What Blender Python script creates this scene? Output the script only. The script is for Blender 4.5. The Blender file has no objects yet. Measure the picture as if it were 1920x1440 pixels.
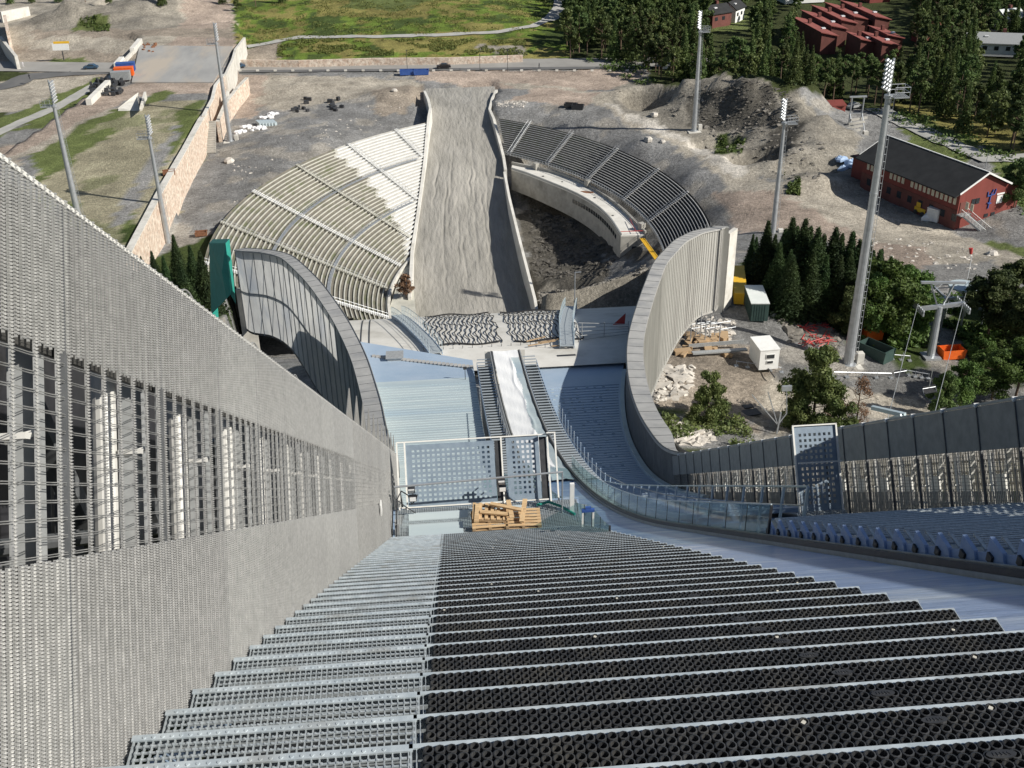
import bpy, math, random
import numpy as np
from mathutils import Vector, Matrix
random.seed(7); rng = np.random.default_rng(7)
SC = bpy.context.scene; COL = SC.collection
# ---------------------------------------------------------------- camera maths
F_ = 2050.; CX, CY = 960, 720
def nrm(v): v = np.array(v, float); return v/np.linalg.norm(v)
_dn = nrm([1030-CX, 4400-CY, F_]); _st = nrm([840-CX, 925-CY, F_])
Yv = nrm(_st-_dn*np.dot(_st, _dn)); Xv = nrm(np.cross(_dn, Yv))
if Xv[0] < 0: Xv = -Xv
Zv = -_dn
def ray(px, py):
    d = nrm([px-CX, py-CY, F_]); return np.array([d@Xv, d@Yv, d@Zv])
def W(px, py, z): r = ray(px, py); return r*(z/r[2])
def atX(px, py, x): r = ray(px, py); return r*(x/r[0])
def atY(px, py, y): r = ray(px, py); return r*(y/r[1])
cam = bpy.data.cameras.new('camera'); camo = bpy.data.objects.new('camera', cam); COL.objects.link(camo)
rw = Vector((Xv[0], Yv[0], Zv[0])); dw = Vector((Xv[1], Yv[1], Zv[1])); fw = Vector((Xv[2], Yv[2], Zv[2]))
camo.matrix_world = Matrix(((rw.x, -dw.x, -fw.x, 0), (rw.y, -dw.y, -fw.y, 0), (rw.z, -dw.z, -fw.z, 0), (0, 0, 0, 1)))
cam.sensor_width = 36; cam.lens = F_/1920*36; cam.clip_start = .1; cam.clip_end = 20000
SC.camera = camo
# ---------------------------------------------------------------- light
SUN = Vector((.84, -.42, 0)).normalized()*math.cos(math.radians(36)); SUN.z = math.sin(math.radians(36))
w = bpy.data.worlds.new('World'); SC.world = w; w.use_nodes = True
nt = w.node_tree; nt.nodes.clear()
sk = nt.nodes.new('ShaderNodeTexSky'); sk.sky_type = 'NISHITA'; sk.sun_disc = False
sk.sun_elevation = math.radians(36); sk.sun_rotation = math.atan2(SUN.x, SUN.y)
bg = nt.nodes.new('ShaderNodeBackground'); bg.inputs[1].default_value = .062
wo = nt.nodes.new('ShaderNodeOutputWorld'); nt.links.new(sk.outputs[0], bg.inputs[0]); nt.links.new(bg.outputs[0], wo.inputs[0])
sl = bpy.data.lights.new('sun', 'SUN'); sl.energy = 5.0; sl.angle = math.radians(.5); sl.color = (1, .955, .87)
so = bpy.data.objects.new('sun', sl); COL.objects.link(so); so.rotation_euler = (-SUN).to_track_quat('-Z', 'Y').to_euler()
SC.view_settings.view_transform = 'Standard'; SC.view_settings.look = 'None'; SC.view_settings.exposure = .22; SC.view_settings.gamma = 1
SC.cycles.max_bounces = 6; SC.cycles.transparent_max_bounces = 12
# ---------------------------------------------------------------- materials
def mat(name, c1, c2=None, scale=1., rough=.8, metal=0., bump=0., bscale=None, detail=6, spec=.4, c3=None, sc3=.1, trans=0., alpha=None, lo=.35, hi=.65, stretch=None, rnd=0., bdist=.05):
    m = bpy.data.materials.new(name); m.use_nodes = True; t = m.node_tree; N = t.nodes; L = t.links
    b = N['Principled BSDF']; b.inputs['Roughness'].default_value = rough; b.inputs['Metallic'].default_value = metal
    b.inputs['Specular IOR Level'].default_value = spec
    g = N.new('ShaderNodeNewGeometry'); mp = N.new('ShaderNodeMapping'); L.new(g.outputs['Position'], mp.inputs[0])
    if stretch: mp.inputs['Scale'].default_value = stretch
    def noise(s, d=detail):
        n = N.new('ShaderNodeTexNoise'); n.inputs['Scale'].default_value = s; n.inputs['Detail'].default_value = d
        n.inputs['Roughness'].default_value = .62; L.new(mp.outputs[0], n.inputs['Vector']); return n
    out = None
    if c2:
        n = noise(scale); r = N.new('ShaderNodeMapRange'); r.inputs[1].default_value = lo; r.inputs[2].default_value = hi; L.new(n.outputs[0], r.inputs[0])
        mx = N.new('ShaderNodeMix'); mx.data_type = 'RGBA'; L.new(r.outputs[0], mx.inputs[0])
        mx.inputs[6].default_value = (*c1, 1); mx.inputs[7].default_value = (*c2, 1); out = mx.outputs[2]
        if c3:
            n3 = noise(sc3); r3 = N.new('ShaderNodeMapRange'); r3.inputs[1].default_value = .5; r3.inputs[2].default_value = .68; L.new(n3.outputs[0], r3.inputs[0])
            m3 = N.new('ShaderNodeMix'); m3.data_type = 'RGBA'; L.new(r3.outputs[0], m3.inputs[0]); L.new(out, m3.inputs[6]); m3.inputs[7].default_value = (*c3, 1); out = m3.outputs[2]
    if rnd:
        oi = N.new('ShaderNodeObjectInfo'); hs = N.new('ShaderNodeHueSaturation'); rr = N.new('ShaderNodeMapRange')
        rr.inputs[3].default_value = 1-rnd; rr.inputs[4].default_value = 1+rnd; L.new(oi.outputs['Random'], rr.inputs[0]); L.new(rr.outputs[0], hs.inputs['Value'])
        rh = N.new('ShaderNodeMapRange'); rh.inputs[3].default_value = .485; rh.inputs[4].default_value = .515; L.new(oi.outputs['Random'], rh.inputs[0]); L.new(rh.outputs[0], hs.inputs['Hue'])
        if out is not None: L.new(out, hs.inputs['Color'])
        else: hs.inputs['Color'].default_value = (*c1, 1)
        out = hs.outputs[0]
    if out is not None: L.new(out, b.inputs['Base Color'])
    else: b.inputs['Base Color'].default_value = (*c1, 1)
    if bump:
        nb = noise(bscale or scale*3); bp = N.new('ShaderNodeBump'); bp.inputs['Strength'].default_value = bump; bp.inputs['Distance'].default_value = bdist
        L.new(nb.outputs[0], bp.inputs['Height']); L.new(bp.outputs[0], b.inputs['Normal'])
    if trans:
        tr = N.new('ShaderNodeBsdfTranslucent'); ms = N.new('ShaderNodeMixShader'); ms.inputs[0].default_value = trans
        if out is not None: L.new(out, tr.inputs[0])
        else: tr.inputs[0].default_value = (*c1, 1)
        L.new(b.outputs[0], ms.inputs[1]); L.new(tr.outputs[0], ms.inputs[2]); L.new(ms.outputs[0], N['Material Output'].inputs[0])
    if alpha is not None: b.inputs['Alpha'].default_value = alpha
    return m
M = {}
M['galv'] = mat('galvanised_steel', (.36, .40, .42), (.52, .56, .58), 22, .42, .35, .1, 60)
M['nosing'] = mat('galvanised_nosing', (.42, .48, .52), (.60, .66, .69), 9, .38, .25, c3=(.38, .40, .40), sc3=2.5)
M['rubber'] = mat('black_rubber', (.024, .025, .027), (.048, .049, .051), 6, .36, 0, spec=.6, c3=(.055, .053, .048), sc3=3)
M['rubber_dirt'] = mat('pale_grit', (.45, .43, .38), (.6, .58, .5), 40, .9)
M['mesh'] = mat('stainless_mesh', (.37, .37, .36), (.49, .488, .475), 14, .34, .35, spec=.5, rnd=.07)
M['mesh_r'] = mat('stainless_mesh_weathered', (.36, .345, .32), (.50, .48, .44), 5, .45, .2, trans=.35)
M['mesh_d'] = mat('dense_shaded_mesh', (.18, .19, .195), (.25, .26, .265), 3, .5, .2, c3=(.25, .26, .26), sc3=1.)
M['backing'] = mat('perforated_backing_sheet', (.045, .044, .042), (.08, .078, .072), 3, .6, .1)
M['darkmesh'] = mat('dark_shaded_mesh_sheet', (.085, .09, .095), (.12, .125, .13), 2, .6, .2, c3=(.15, .155, .16), sc3=.5)  # shade of the right wing's inner face put into the colour
M['whitepost'] = mat('white_painted_steel', (.66, .65, .61), (.76, .75, .71), 4, .4, .0)
M['toothblue'] = mat('blue_stair_side_plate', (.23, .33, .52), (.29, .39, .60), 3, .4, .0)
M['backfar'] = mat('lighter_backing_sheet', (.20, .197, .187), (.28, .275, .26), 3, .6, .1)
M['colpost'] = mat('pale_grey_round_column', (.50, .49, .46), (.60, .59, .56), 4, .4)
M['jointsteel'] = mat('dark_grey_joint_steel', (.09, .095, .10), (.14, .145, .15), 5, .5, .2)
M['greysteel'] = mat('grey_painted_steel', (.30, .31, .31), (.40, .41, .41), 5, .5, .2)
M['darksteel'] = mat('dark_steel', (.035, .037, .04), (.06, .06, .065), 5, .5, .2)
M['bluesteel'] = mat('blue_grey_sheet_steel', (.25, .34, .47), (.32, .42, .55), 3, .35, .1, c3=(.40, .45, .50), sc3=.8)
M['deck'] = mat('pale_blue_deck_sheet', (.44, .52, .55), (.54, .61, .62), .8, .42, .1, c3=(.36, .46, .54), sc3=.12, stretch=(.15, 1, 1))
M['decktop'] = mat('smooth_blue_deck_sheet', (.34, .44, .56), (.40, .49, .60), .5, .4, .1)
M['inrun'] = mat('inrun_blue_coating', (.30, .42, .68), (.42, .54, .78), .5, .24, .0, bump=.5, bscale=1.3, stretch=(.35, 1.3, 1.3), bdist=.10, c3=(.64, .73, .86), sc3=.8, spec=.7)  # pale streaks paint glossy highlights into the blue coating
M['cover'] = mat('white_track_cover', (.86, .86, .85), (.90, .90, .89), 1.2, .6, 0, bump=.35, bscale=.8, stretch=(3, .35, 1), bdist=.10)
M['blackrail'] = mat('black_rail', (.02, .02, .022), (.035, .035, .04), 4, .4)
M['paleconc'] = mat('pale_concrete', (.56, .54, .49), (.66, .64, .59), 1.1, .85, bump=.15, bscale=4, c3=(.45, .43, .38), sc3=.35)
M['conc'] = mat('grey_concrete', (.33, .32, .29), (.44, .42, .38), .7, .88, bump=.2, bscale=3, c3=(.26, .25, .22), sc3=.25)
M['whiteconc'] = mat('whitish_concrete', (.62, .60, .55), (.72, .70, .65), .6, .85, bump=.1, bscale=4, c3=(.50, .48, .43), sc3=.3)
M['benchclean'] = mat('clean_white_bench_concrete', (.62, .62, .60), (.74, .74, .72), .8, .8)
M['benchold'] = mat('cream_bench_concrete', (.45, .44, .38), (.55, .54, .475), .5, .85, c3=(.36, .35, .30), sc3=.3)
M['weedy'] = mat('weedy_terrace_ground', (.15, .14, .115), (.21, .195, .165), .5, .95, bump=.3, c3=(.12, .135, .07), sc3=.3)
M['graverow'] = mat('clean_terrace_floor', (.40, .39, .36), (.5, .49, .46), .6, .9)
M['darkrow'] = mat('dark_terrace_floor', (.045, .045, .045), (.075, .072, .068), .8, .9)
M['greybench'] = mat('grey_bench_concrete', (.34, .34, .34), (.44, .44, .43), .8, .85)
M['wing'] = mat('wing_cladding_grey', (.36, .355, .33), (.46, .45, .42), 1.0, .6, .1, c3=(.32, .31, .29), sc3=.3, stretch=(1, 1, .15))
M['wingtrans'] = mat('translucent_wing_cladding', (.60, .60, .585), (.72, .72, .70), .6, .6, 0, trans=.55, c3=(.46, .49, .53), sc3=.18)
M['cap'] = mat('cap_plank_grey', (.37, .365, .35), (.46, .45, .43), .9, .65, .1, c3=(.30, .30, .30), sc3=.4)
M['green'] = mat('green_scaffold_sheet', (.02, .24, .19), (.03, .30, .24), .8, .6, bump=.3, bscale=1.5)
M['stone'] = mat('pinkish_stone_wall', (.52, .38, .29), (.74, .66, .56), .9, .9, bump=.8, bscale=1.2, bdist=.25, c3=(.35, .27, .21), sc3=1.6)
M['asphalt'] = mat('asphalt_road', (.11, .11, .11), (.15, .148, .145), .15, .9, bump=.1, bscale=3)
M['asphaltlite'] = mat('pale_asphalt', (.25, .24, .225), (.32, .31, .29), .1, .9)
M['slabgrey'] = mat('grey_bridge_deck', (.27, .27, .265), (.36, .355, .34), .12, .9, c3=(.42, .37, .31), sc3=.07, stretch=(1.5, .4, 1))
M['pathgrey'] = mat('pale_gravel_path', (.33, .33, .31), (.42, .41, .38), .4, .9)
M['outrun'] = mat('outrun_gravel', (.25, .24, .215), (.335, .32, .29), .28, .95, bump=.9, bscale=.8, bdist=.35, c3=(.40, .38, .34), sc3=.06, stretch=(1.6, .35, 1))
M['mastmet'] = mat('galvanised_mast', (.38, .40, .42), (.48, .50, .52), 1.2, .42, .5)
M['lampface'] = mat('pale_lamp_face', (.75, .76, .76), (.85, .85, .85), 2, .2, 0)
M['redwood'] = mat('red_painted_timber', (.165, .038, .03), (.21, .05, .04), .7, .75, stretch=(1, 1, .2))
M['redroof'] = mat('red_brown_roof', (.20, .055, .045), (.27, .085, .07), .5, .8)
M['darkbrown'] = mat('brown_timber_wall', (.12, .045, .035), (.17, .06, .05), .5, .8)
M['roofblack'] = mat('black_roof_felt', (.018, .019, .02), (.03, .031, .032), .4, .85)
M['whitepaint'] = mat('white_paint', (.72, .72, .70), (.80, .80, .78), 1.5, .6)
M['creamwin'] = mat('pale_window_blind', (.50, .46, .36), (.62, .58, .46), 2, .5)
M['winglass'] = mat('dark_window_glass', (.02, .025, .03), (.04, .045, .05), 2, .12, 0, spec=.6)
M['blue'] = mat('blue_paint', (.03, .08, .28), (.05, .11, .34), 1, .5)
M['orange'] = mat('orange_paint', (.70, .11, .015), (.80, .15, .02), 1.5, .5)
M['yellow'] = mat('yellow_paint', (.72, .42, .03), (.82, .50, .04), 1.2, .5)
M['red'] = mat('red_plastic', (.42, .035, .035), (.52, .07, .06), 1.2, .5)
M['contgreen'] = mat('dark_green_container', (.03, .06, .055), (.045, .08, .07), 1, .6)
M['controof'] = mat('pale_container_roof', (.62, .66, .64), (.70, .73, .71), 1, .6)
M['rust'] = mat('rusty_steel', (.16, .07, .035), (.25, .12, .07), 3, .9)
M['timber'] = mat('new_pallet_timber', (.50, .34, .18), (.66, .48, .28), 5, .75, stretch=(1, 6, 6), c3=(.36, .22, .11), sc3=2.5)
M['timberold'] = mat('weathered_pallet_timber', (.34, .23, .13), (.46, .33, .20), 6, .8, stretch=(1, 6, 6))
M['tarp'] = mat('white_tarpaulin', (.74, .75, .76), (.82, .82, .82), 1, .6, bump=.5, bscale=1.2)
M['bluetarp'] = mat('pale_blue_tarpaulin', (.30, .42, .62), (.40, .52, .70), 1, .6)
M['rock'] = mat('broken_rock', (.13, .12, .105), (.26, .24, .21), .7, .95)
M['rockdark'] = mat('dark_broken_rock', (.05, .047, .042), (.13, .12, .105), .7, .95)
M['grassblade'] = mat('yellow_green_grass', (.10, .13, .03), (.20, .21, .06), .25, .8, trans=.3)
M['rockpale'] = mat('pale_boulder', (.42, .39, .35), (.60, .56, .50), .9, .95)
M['net'] = mat('black_safety_net', (.02, .02, .022), (.03, .03, .032), 1, .8)
M['darkleaf'] = mat('spruce_needles', (.020, .044, .013), (.055, .090, .026), .5, .75, rnd=.3, trans=.2)
M['gatesheet'] = mat('shade_darkened_gate_sheet', (.19, .24, .30), (.25, .31, .37), 3, .4, .1)  # blue-grey steel darkened to carry the shade on the gates
M['forestleaf'] = mat('forest_foliage', (.040, .072, .020), (.125, .165, .050), .3, .75, rnd=.35, trans=.28)
M['leaf'] = mat('broad_leaves', (.050, .095, .018), (.12, .18, .040), .8, .65, rnd=.2, trans=.25)
M['olive'] = mat('olive_leaves', (.070, .105, .028), (.16, .19, .06), .8, .65, trans=.25)
M['dryleaf'] = mat('dry_brown_twigs', (.15, .085, .05), (.26, .16, .10), 2, .9, trans=.1)
M['bark'] = mat('bark', (.10, .065, .045), (.17, .12, .085), 2, .9)
M['carblack'] = mat('black_car_paint', (.012, .012, .014), None, 1, .25, spec=.6)
M['carblue'] = mat('dark_blue_car_paint', (.04, .08, .13), None, 1, .25, spec=.6)
M['skin'] = mat('skin', (.45, .28, .2), None, 1, .6)
M['cloth'] = mat('dark_cloth', (.02, .022, .03), None, 1, .9)
M['clothlight'] = mat('pale_cloth', (.5, .48, .5), None, 1, .9)
def glassmat():
    m = bpy.data.materials.new('green_tinted_glass'); m.use_nodes = True; t = m.node_tree; N = t.nodes; L = t.links
    N.remove(N['Principled BSDF']); tr = N.new('ShaderNodeBsdfTransparent'); tr.inputs[0].default_value = (.62, .80, .80, 1)
    gl = N.new('ShaderNodeBsdfGlossy'); gl.inputs['Roughness'].default_value = .05
    df = N.new('ShaderNodeBsdfDiffuse'); df.inputs[0].default_value = (.32, .46, .48, 1)
    fr = N.new('ShaderNodeFresnel'); fr.inputs[0].default_value = 1.5
    m1 = N.new('ShaderNodeMixShader'); m1.inputs[0].default_value = .30; L.new(tr.outputs[0], m1.inputs[1]); L.new(df.outputs[0], m1.inputs[2])
    m2 = N.new('ShaderNodeMixShader'); L.new(fr.outputs[0], m2.inputs[0]); L.new(m1.outputs[0], m2.inputs[1]); L.new(gl.outputs[0], m2.inputs[2])
    L.new(m2.outputs[0], N['Material Output'].inputs[0]); return m
M['glass'] = glassmat()
# ---------------------------------------------------------------- mesh builder
class MB:
    def __init__(s): s.v = []; s.f = []; s.m = []; s.mi = 0
    def add(s, vs, fs):
        o = len(s.v); s.v.extend([tuple(map(float, p)) for p in vs]); s.f.extend([tuple(i+o for i in f) for f in fs]); s.m.extend([s.mi]*len(fs)); return s
    def box(s, c, d, rz=0, R=None):
        hx, hy, hz = d[0]/2, d[1]/2, d[2]/2; pts = []
        for x, y, z in [(-1,-1,-1),(1,-1,-1),(1,1,-1),(-1,1,-1),(-1,-1,1),(1,-1,1),(1,1,1),(-1,1,1)]:
            p = Vector((x*hx, y*hy, z*hz))
            if R is not None: p = R@p
            elif rz: p = Vector((p.x*math.cos(rz)-p.y*math.sin(rz), p.x*math.sin(rz)+p.y*math.cos(rz), p.z))
            pts.append((p.x+c[0], p.y+c[1], p.z+c[2]))
        return s.add(pts, [(0,3,2,1),(4,5,6,7),(0,1,5,4),(1,2,6,5),(2,3,7,6),(3,0,4,7)])
    def hexa(s, p): return s.add(p, [(0,3,2,1),(4,5,6,7),(0,1,5,4),(1,2,6,5),(2,3,7,6),(3,0,4,7)])
    def quad(s, a, b, c, d): return s.add([a, b, c, d], [(0,1,2,3)])
    def beam(s, p, q, w, h, up=(0,0,1)):
        p = Vector(p); q = Vector(q); d = (q-p)
        if d.length < 1e-6: return s
        d.normalize(); u = Vector(up)
        if abs(d.dot(u)) > .98: u = Vector((0, 1, 0))
        a = d.cross(u).normalized(); b = a.cross(d).normalized(); a = a*w/2; b = b*h/2
        return s.hexa([p-a-b, p+a-b, q+a-b, q-a-b, p-a+b, p+a+b, q+a+b, q-a+b])
    def tube(s, p, q, r, n=8, r2=None, caps=True):
        p = Vector(p); q = Vector(q); d = (q-p)
        if d.length < 1e-6: return s
        d.normalize(); r2 = r if r2 is None else r2
        u = Vector((0, 0, 1)) if abs(d.z) < .9 else Vector((1, 0, 0)); a = d.cross(u).normalized(); b = d.cross(a)
        vs = []
        for c, rr in ((p, r), (q, r2)):
            for i in range(n):
                t = 2*math.pi*i/n; vs.append(c+a*(rr*math.cos(t))+b*(rr*math.sin(t)))
        fs = [(i, (i+1) % n, n+(i+1) % n, n+i) for i in range(n)]
        if caps: fs += [tuple(range(n-1, -1, -1)), tuple(range(n, 2*n))]
        return s.add(vs, fs)
    def path(s, pts, r, n=6):
        for a, b in zip(pts[:-1], pts[1:]): s.tube(a, b, r, n)
        return s
    def ribbon(s, pts, w, h, up=(0,0,1)):
        for a, b in zip(pts[:-1], pts[1:]): s.beam(a, b, w, h, up)
        return s
    def strip(s, A, B, thick=None, down=(0,0,-1)):      # sheet between two polylines, optional thickness
        n = len(A)
        if thick is None:
            return s.add(list(A)+list(B), [(i, i+1, n+i+1, n+i) for i in range(n-1)])
        dn = Vector(down)*thick; A = [Vector(a) for a in A]; B = [Vector(b) for b in B]
        vs = A+B+[a+dn for a in A]+[b+dn for b in B]; fs = []
        for i in range(n-1):
            fs += [(i, n+i, n+i+1, i+1), (2*n+i, 2*n+i+1, 3*n+i+1, 3*n+i), (i, i+1, 2*n+i+1, 2*n+i), (n+i, 3*n+i, 3*n+i+1, n+i+1)]
        fs += [(0, 2*n, 3*n, n), (n-1, 2*n-1, 4*n-1, 3*n-1)]
        return s.add(vs, fs)
    def prism(s, poly, z0, z1):
        n = len(poly); vs = [(p[0], p[1], z0) for p in poly]+[(p[0], p[1], z1) for p in poly]
        return s.add(vs, [tuple(range(n-1, -1, -1)), tuple(range(n, 2*n))]+[(i, (i+1) % n, n+(i+1) % n, n+i) for i in range(n)])
    def build(s, name, m, parent=None, smooth=False, label=None, cat=None, group=None, kind=None):
        me = bpy.data.meshes.new(name); me.from_pydata(s.v, [], s.f)
        ms = m if isinstance(m, (list, tuple)) else [m]
        for k in ms: me.materials.append(M[k] if isinstance(k, str) else k)
        if len(ms) > 1: me.polygons.foreach_set('material_index', s.m)
        if smooth: me.polygons.foreach_set('use_smooth', [True]*len(me.polygons))
        me.update(); o = bpy.data.objects.new(name, me); COL.objects.link(o)
        if parent is not None: o.parent = parent
        return tag(o, label, cat, group, kind)
def tag(o, label=None, cat=None, group=None, kind=None):
    if label: o['label'] = label
    if cat: o['category'] = cat
    if group: o['group'] = group
    if kind: o['kind'] = kind
    return o
def thing(name, label, cat, loc=(0, 0, 0), rz=0, group=None):
    o = bpy.data.objects.new(name, None); COL.objects.link(o); o.location = tuple(map(float, loc)); o.rotation_euler = (0, 0, rz); o.empty_display_size = .3
    return tag(o, label, cat, group)
def dup(root, loc, rz=None, label=None, group=None, scale=None):
    r = root.copy(); COL.objects.link(r); r.location = tuple(map(float, loc))
    if rz is not None: r.rotation_euler = (0, 0, rz)
    if scale is not None: r.scale = (scale,)*3 if not isinstance(scale, (tuple, list)) else scale
    if label: r['label'] = label
    if group: r['group'] = group
    for ch in list(root.children):
        c = ch.copy(); COL.objects.link(c); c.parent = r
        for g in list(ch.children):
            d = g.copy(); COL.objects.link(d); d.parent = c
    return r
def lerp(a, b, t): return a+(b-a)*t
# ---------------------------------------------------------------- profiles of the jump
def steepz(y): return -.692*y
def pr(y): return -1.65-.692*y+(.5*.0101*(y-26)**2 if y > 26 else 0)
def sstep(a, b, x): t = min(1, max(0, (x-a)/(b-a))); return t*t*(3-2*t)
def deckz(y, s=1): return pr(y)-(2.9 if s > 0 else .75)*sstep(30, 62, y)
WL = ([0, 38, 49, 61, 69, 76, 82, 90.6, 99, 109, 121, 131, 136], [-1.9, -1.9, -2.6, -3.7, -4.4, -5.3, -6.2, -8.1, -10.4, -13.4, -17.1, -21.9, -25.4])
WR = ([0, 56, 66, 73, 80, 85.3, 94, 105, 116.6, 127, 136], [13, 13, 13.4, 14.2, 15.4, 16.7, 19.3, 22.8, 27.7, 32.7, 38.2])
WZ = ([46, 54, 62, 72, 82, 95, 104, 116, 125, 135, 140], [-29.8, -33.9, -37.2, -40.2, -42.0, -43.5, -44.6, -47, -49.6, -53.0, -55])
WZR = ([38, 50, 55, 62, 68, 73, 82, 95, 104, 116, 125, 135, 140], [-24.65, -32.95, -35.7, -38.0, -39.4, -40.4, -42.0, -43.5, -44.6, -47, -49.6, -53.0, -55])
WB = ([40, 50, 70, 85, 96, 105, 116, 126, 136], [-34, -40, -49, -53, -56, -58.5, -59.6, -61.6, -65.5])
def itp(T, y, s=3.): return float(np.mean([np.interp(y+d, T[0], T[1]) for d in np.linspace(-s, s, 7)]))
def capz(y, side):
    a = steepz(y)+(1.95 if side < 0 else 1.66)
    if side > 0: return a if y <= 46 else lerp(a, itp(WZR, y, 2.), sstep(46, 50, y))
    if y <= 38: return a
    return lerp(a, itp(WZ, y), sstep(38, 50, y))
def wx(y, side): return itp(WL if side < 0 else WR, y)
# ================================================================ woven mesh panels of the tower walls
def panel_mesh(width, ztop, zbot, wtop, wbot, pitch, dz, fine=True):
    """parallelogram panel in the plane x=0, along +y, sheared down the slope; bead-like weave"""
    b = MB(); n = int(round(width/pitch)); S = 0.; TLT = 0
    def P(y, z, x=0): return (x, y, z+S*y)
    t = .0045
    # vertical ropes
    for i in range(n+1):
        y = i*pitch
        spans = [(zbot, ztop)] if i % 4 == 0 else [(zbot, wbot), (wtop, ztop)]
        for a, c in spans:
            if fine: b.beam(P(y, a, .002), P(y, c, .002), .012 if pitch < .1 else .052, .010, (0, 1, 0))
            else: b.beam(P(y, a), P(y, c), .018, .03, (0, 1, 0))
    if not fine:
        z = zbot+.1
        while z < ztop:
            b.beam(P(0, z, .012), P(width, z, .012), .004, .012); z += dz
        return b
    z = zbot+.01
    while z < ztop:
        win = wbot < z < wtop
        if win: z += .010; zs = [z, z+.011]; step = .076
        else: zs = [z]; step = dz
        for zz in zs:
            hw = .0026 if win else .0013; rw_ = pitch*.17
            # polyline bulging over each rope
            ys = []; 
            for i in range(n+1):
                y = i*pitch
                if win:
                    ys.append((y, .007 if i % 4 == 0 else .0))
                else:
                    if i > 0: ys.append((y-rw_, .002))
                    ys.append((y, .019))
                    if i < n: ys.append((y+rw_, .002))
            o = len(b.v)
            for y, x in ys:
                b.v += [P(y, zz-hw, x), P(y, zz, x+hw*1.6), P(y, zz+hw, x)]
            for k in range(len(ys)-1):
                a = o+3*k; b.f += [(a, a+3, a+4, a+1), (a+1, a+4, a+5, a+2)]; b.m += [0, 0]
            if win:      # little knots where the wires pass the ropes
                for i in range(0, n+1, 4):
                    pass
        z += step
    for i in range(0, n+1):      # beads where the wires pass over the ropes
        for a, c in ([(zbot, ztop)] if i % 4 == 0 else [(zbot, wbot), (wtop, ztop)]):
            z = a+.008+(.00825 if i % 2 else 0)
            while z < c:
                y = i*pitch; q = 1 if int(z/.0132) % 2 else -1
                b.add([P(y-.0145, z, .008), P(y, z-.0068, .014), P(y+.0145, z, .008), P(y, z+.0068, .014), P(y, z, .026)], [(0,1,4), (1,2,4), (2,3,4), (3,0,4)]); z += .0165
    return b
PW = 1.55; KN = .822; TILT = -math.atan(.692)
ZT, WT, WBt, ZB = 1.95*KN, .97*KN, -.27*KN, -1.72*KN; PS = PW/.8223
def wall_post_mesh():
    b = MB(); b.tube((-.24, 1.2, -.83+1.9), (-.24, 1.2, -.83-1.9), .085, 12); return b
wl = thing('mesh_clad_wall', 'tall sunlit woven stainless mesh wall along the left side of the grating stair', 'wall', (-1.9, 0, 0))
pm = None; post = flat = back_u = back_l = rail_ = brace = None
for k in range(0, 22):
    y0 = 1.53+PW*k-.0
    if k < 1: continue
    z0 = steepz(y0)
    if k <= 10:
        if pm is None: pm = panel_mesh(PS-.03, ZT, ZB, WT, WBt, .072, .0165).build('mesh_panel', 'mesh', wl); pm.location = (0, y0+.03, z0); o = pm; fine0 = o
        else: o = fine0.copy(); COL.objects.link(o); o.location = (0, y0+.03, z0)
    else:
        if k == 11: pm2 = panel_mesh(PS-.03, ZT, ZB, WT, WBt, .13, .03).build('mesh_panel', 'mesh', wl); pm2.location = (0, y0+.03, z0); o = pm2
        else: o = pm2.copy(); COL.objects.link(o); o.location = (0, y0+.03, z0)
    o.rotation_euler = (TILT, 0, 0)
    # edge bar, column, backing, interior
    if post is None:
        f = MB(); f.box((-.02, 0, .08), (.05, .032, 3.0)); post = f.build('edge_post', 'jointsteel', wl)
        c = MB(); c.tube((-.24, 0, 1.5), (-.24, 0, -1.5), .075, 16); c.box((-.08, 0, .38), (.14, .06, .03)); c.tube((-.12, .02, .36), (-.02, .10, .40), .02, 6); col_ = c.build('round_column', 'colpost', wl, smooth=False)
        i_ = MB(); i_.box((-.16, 0, .0), (.16, .012, 3.0)); i_.box((-.08, -.02, .0), (.012, .11, 3.0)); ib = i_.build('steel_post', 'greysteel', wl)
        q = MB(); w1 = PS-.03; H_ = 0.
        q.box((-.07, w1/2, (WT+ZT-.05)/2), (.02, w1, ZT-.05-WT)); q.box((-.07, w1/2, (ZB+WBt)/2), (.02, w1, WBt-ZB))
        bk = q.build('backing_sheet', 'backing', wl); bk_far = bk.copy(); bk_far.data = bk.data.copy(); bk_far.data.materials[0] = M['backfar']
        r = MB(); r.tube((-.55, 0, -.15), (-.55, PS, -.15), .05, 8); r.beam((-.95, .2, .8), (-.6, PS*.8, -1.1), .16, .10)
        r.box((-.8, .55, -.5), (.06, .34, .8)); r.tube((-.66, 1.05, -.42), (-.58, 1.05, -.42), .15, 14)
        for j in range(5): r.box((-1.0, .2+j*.16, -.2), (.03, .02, 1.0))
        br = r.build('diagonal_brace', 'jointsteel', wl); s0 = (post, col_, ib, bk, br)
        offs = ((0, 0, 0), (0, -.40, .692*.40), (0, -.10, .07), (0, .02, 0), (0, 0, 0))
        for ob in s0: ob.rotation_euler = (TILT, 0, 0)
        for ob, of in zip(s0, offs): ob.location = (of[0], y0+of[1], z0+of[2])
    else:
        for ob, of in zip(s0, offs):
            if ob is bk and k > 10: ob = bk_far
            c2 = ob.copy(); COL.objects.link(c2); c2.location = (of[0], y0+of[1], z0+of[2])
c = MB(); y1 = 1.5+PW*21.2
c.beam((0, 2.6, 1.95-.692*2.6), (0, 34, 1.95-.692*34), .022, .022)
c.build('top_edge_rail', 'whitepost', wl)
b = MB(); b.hexa([(-1.9, 1, -3.6), (-1.85, 1, -3.6), (-1.85, 36, -3.6-.692*35), (-1.9, 36, -3.6-.692*35), (-1.9, 1, 1.2), (-1.85, 1, 1.2), (-1.85, 36, 1.2-.692*35), (-1.9, 36, 1.2-.692*35)])
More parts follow.
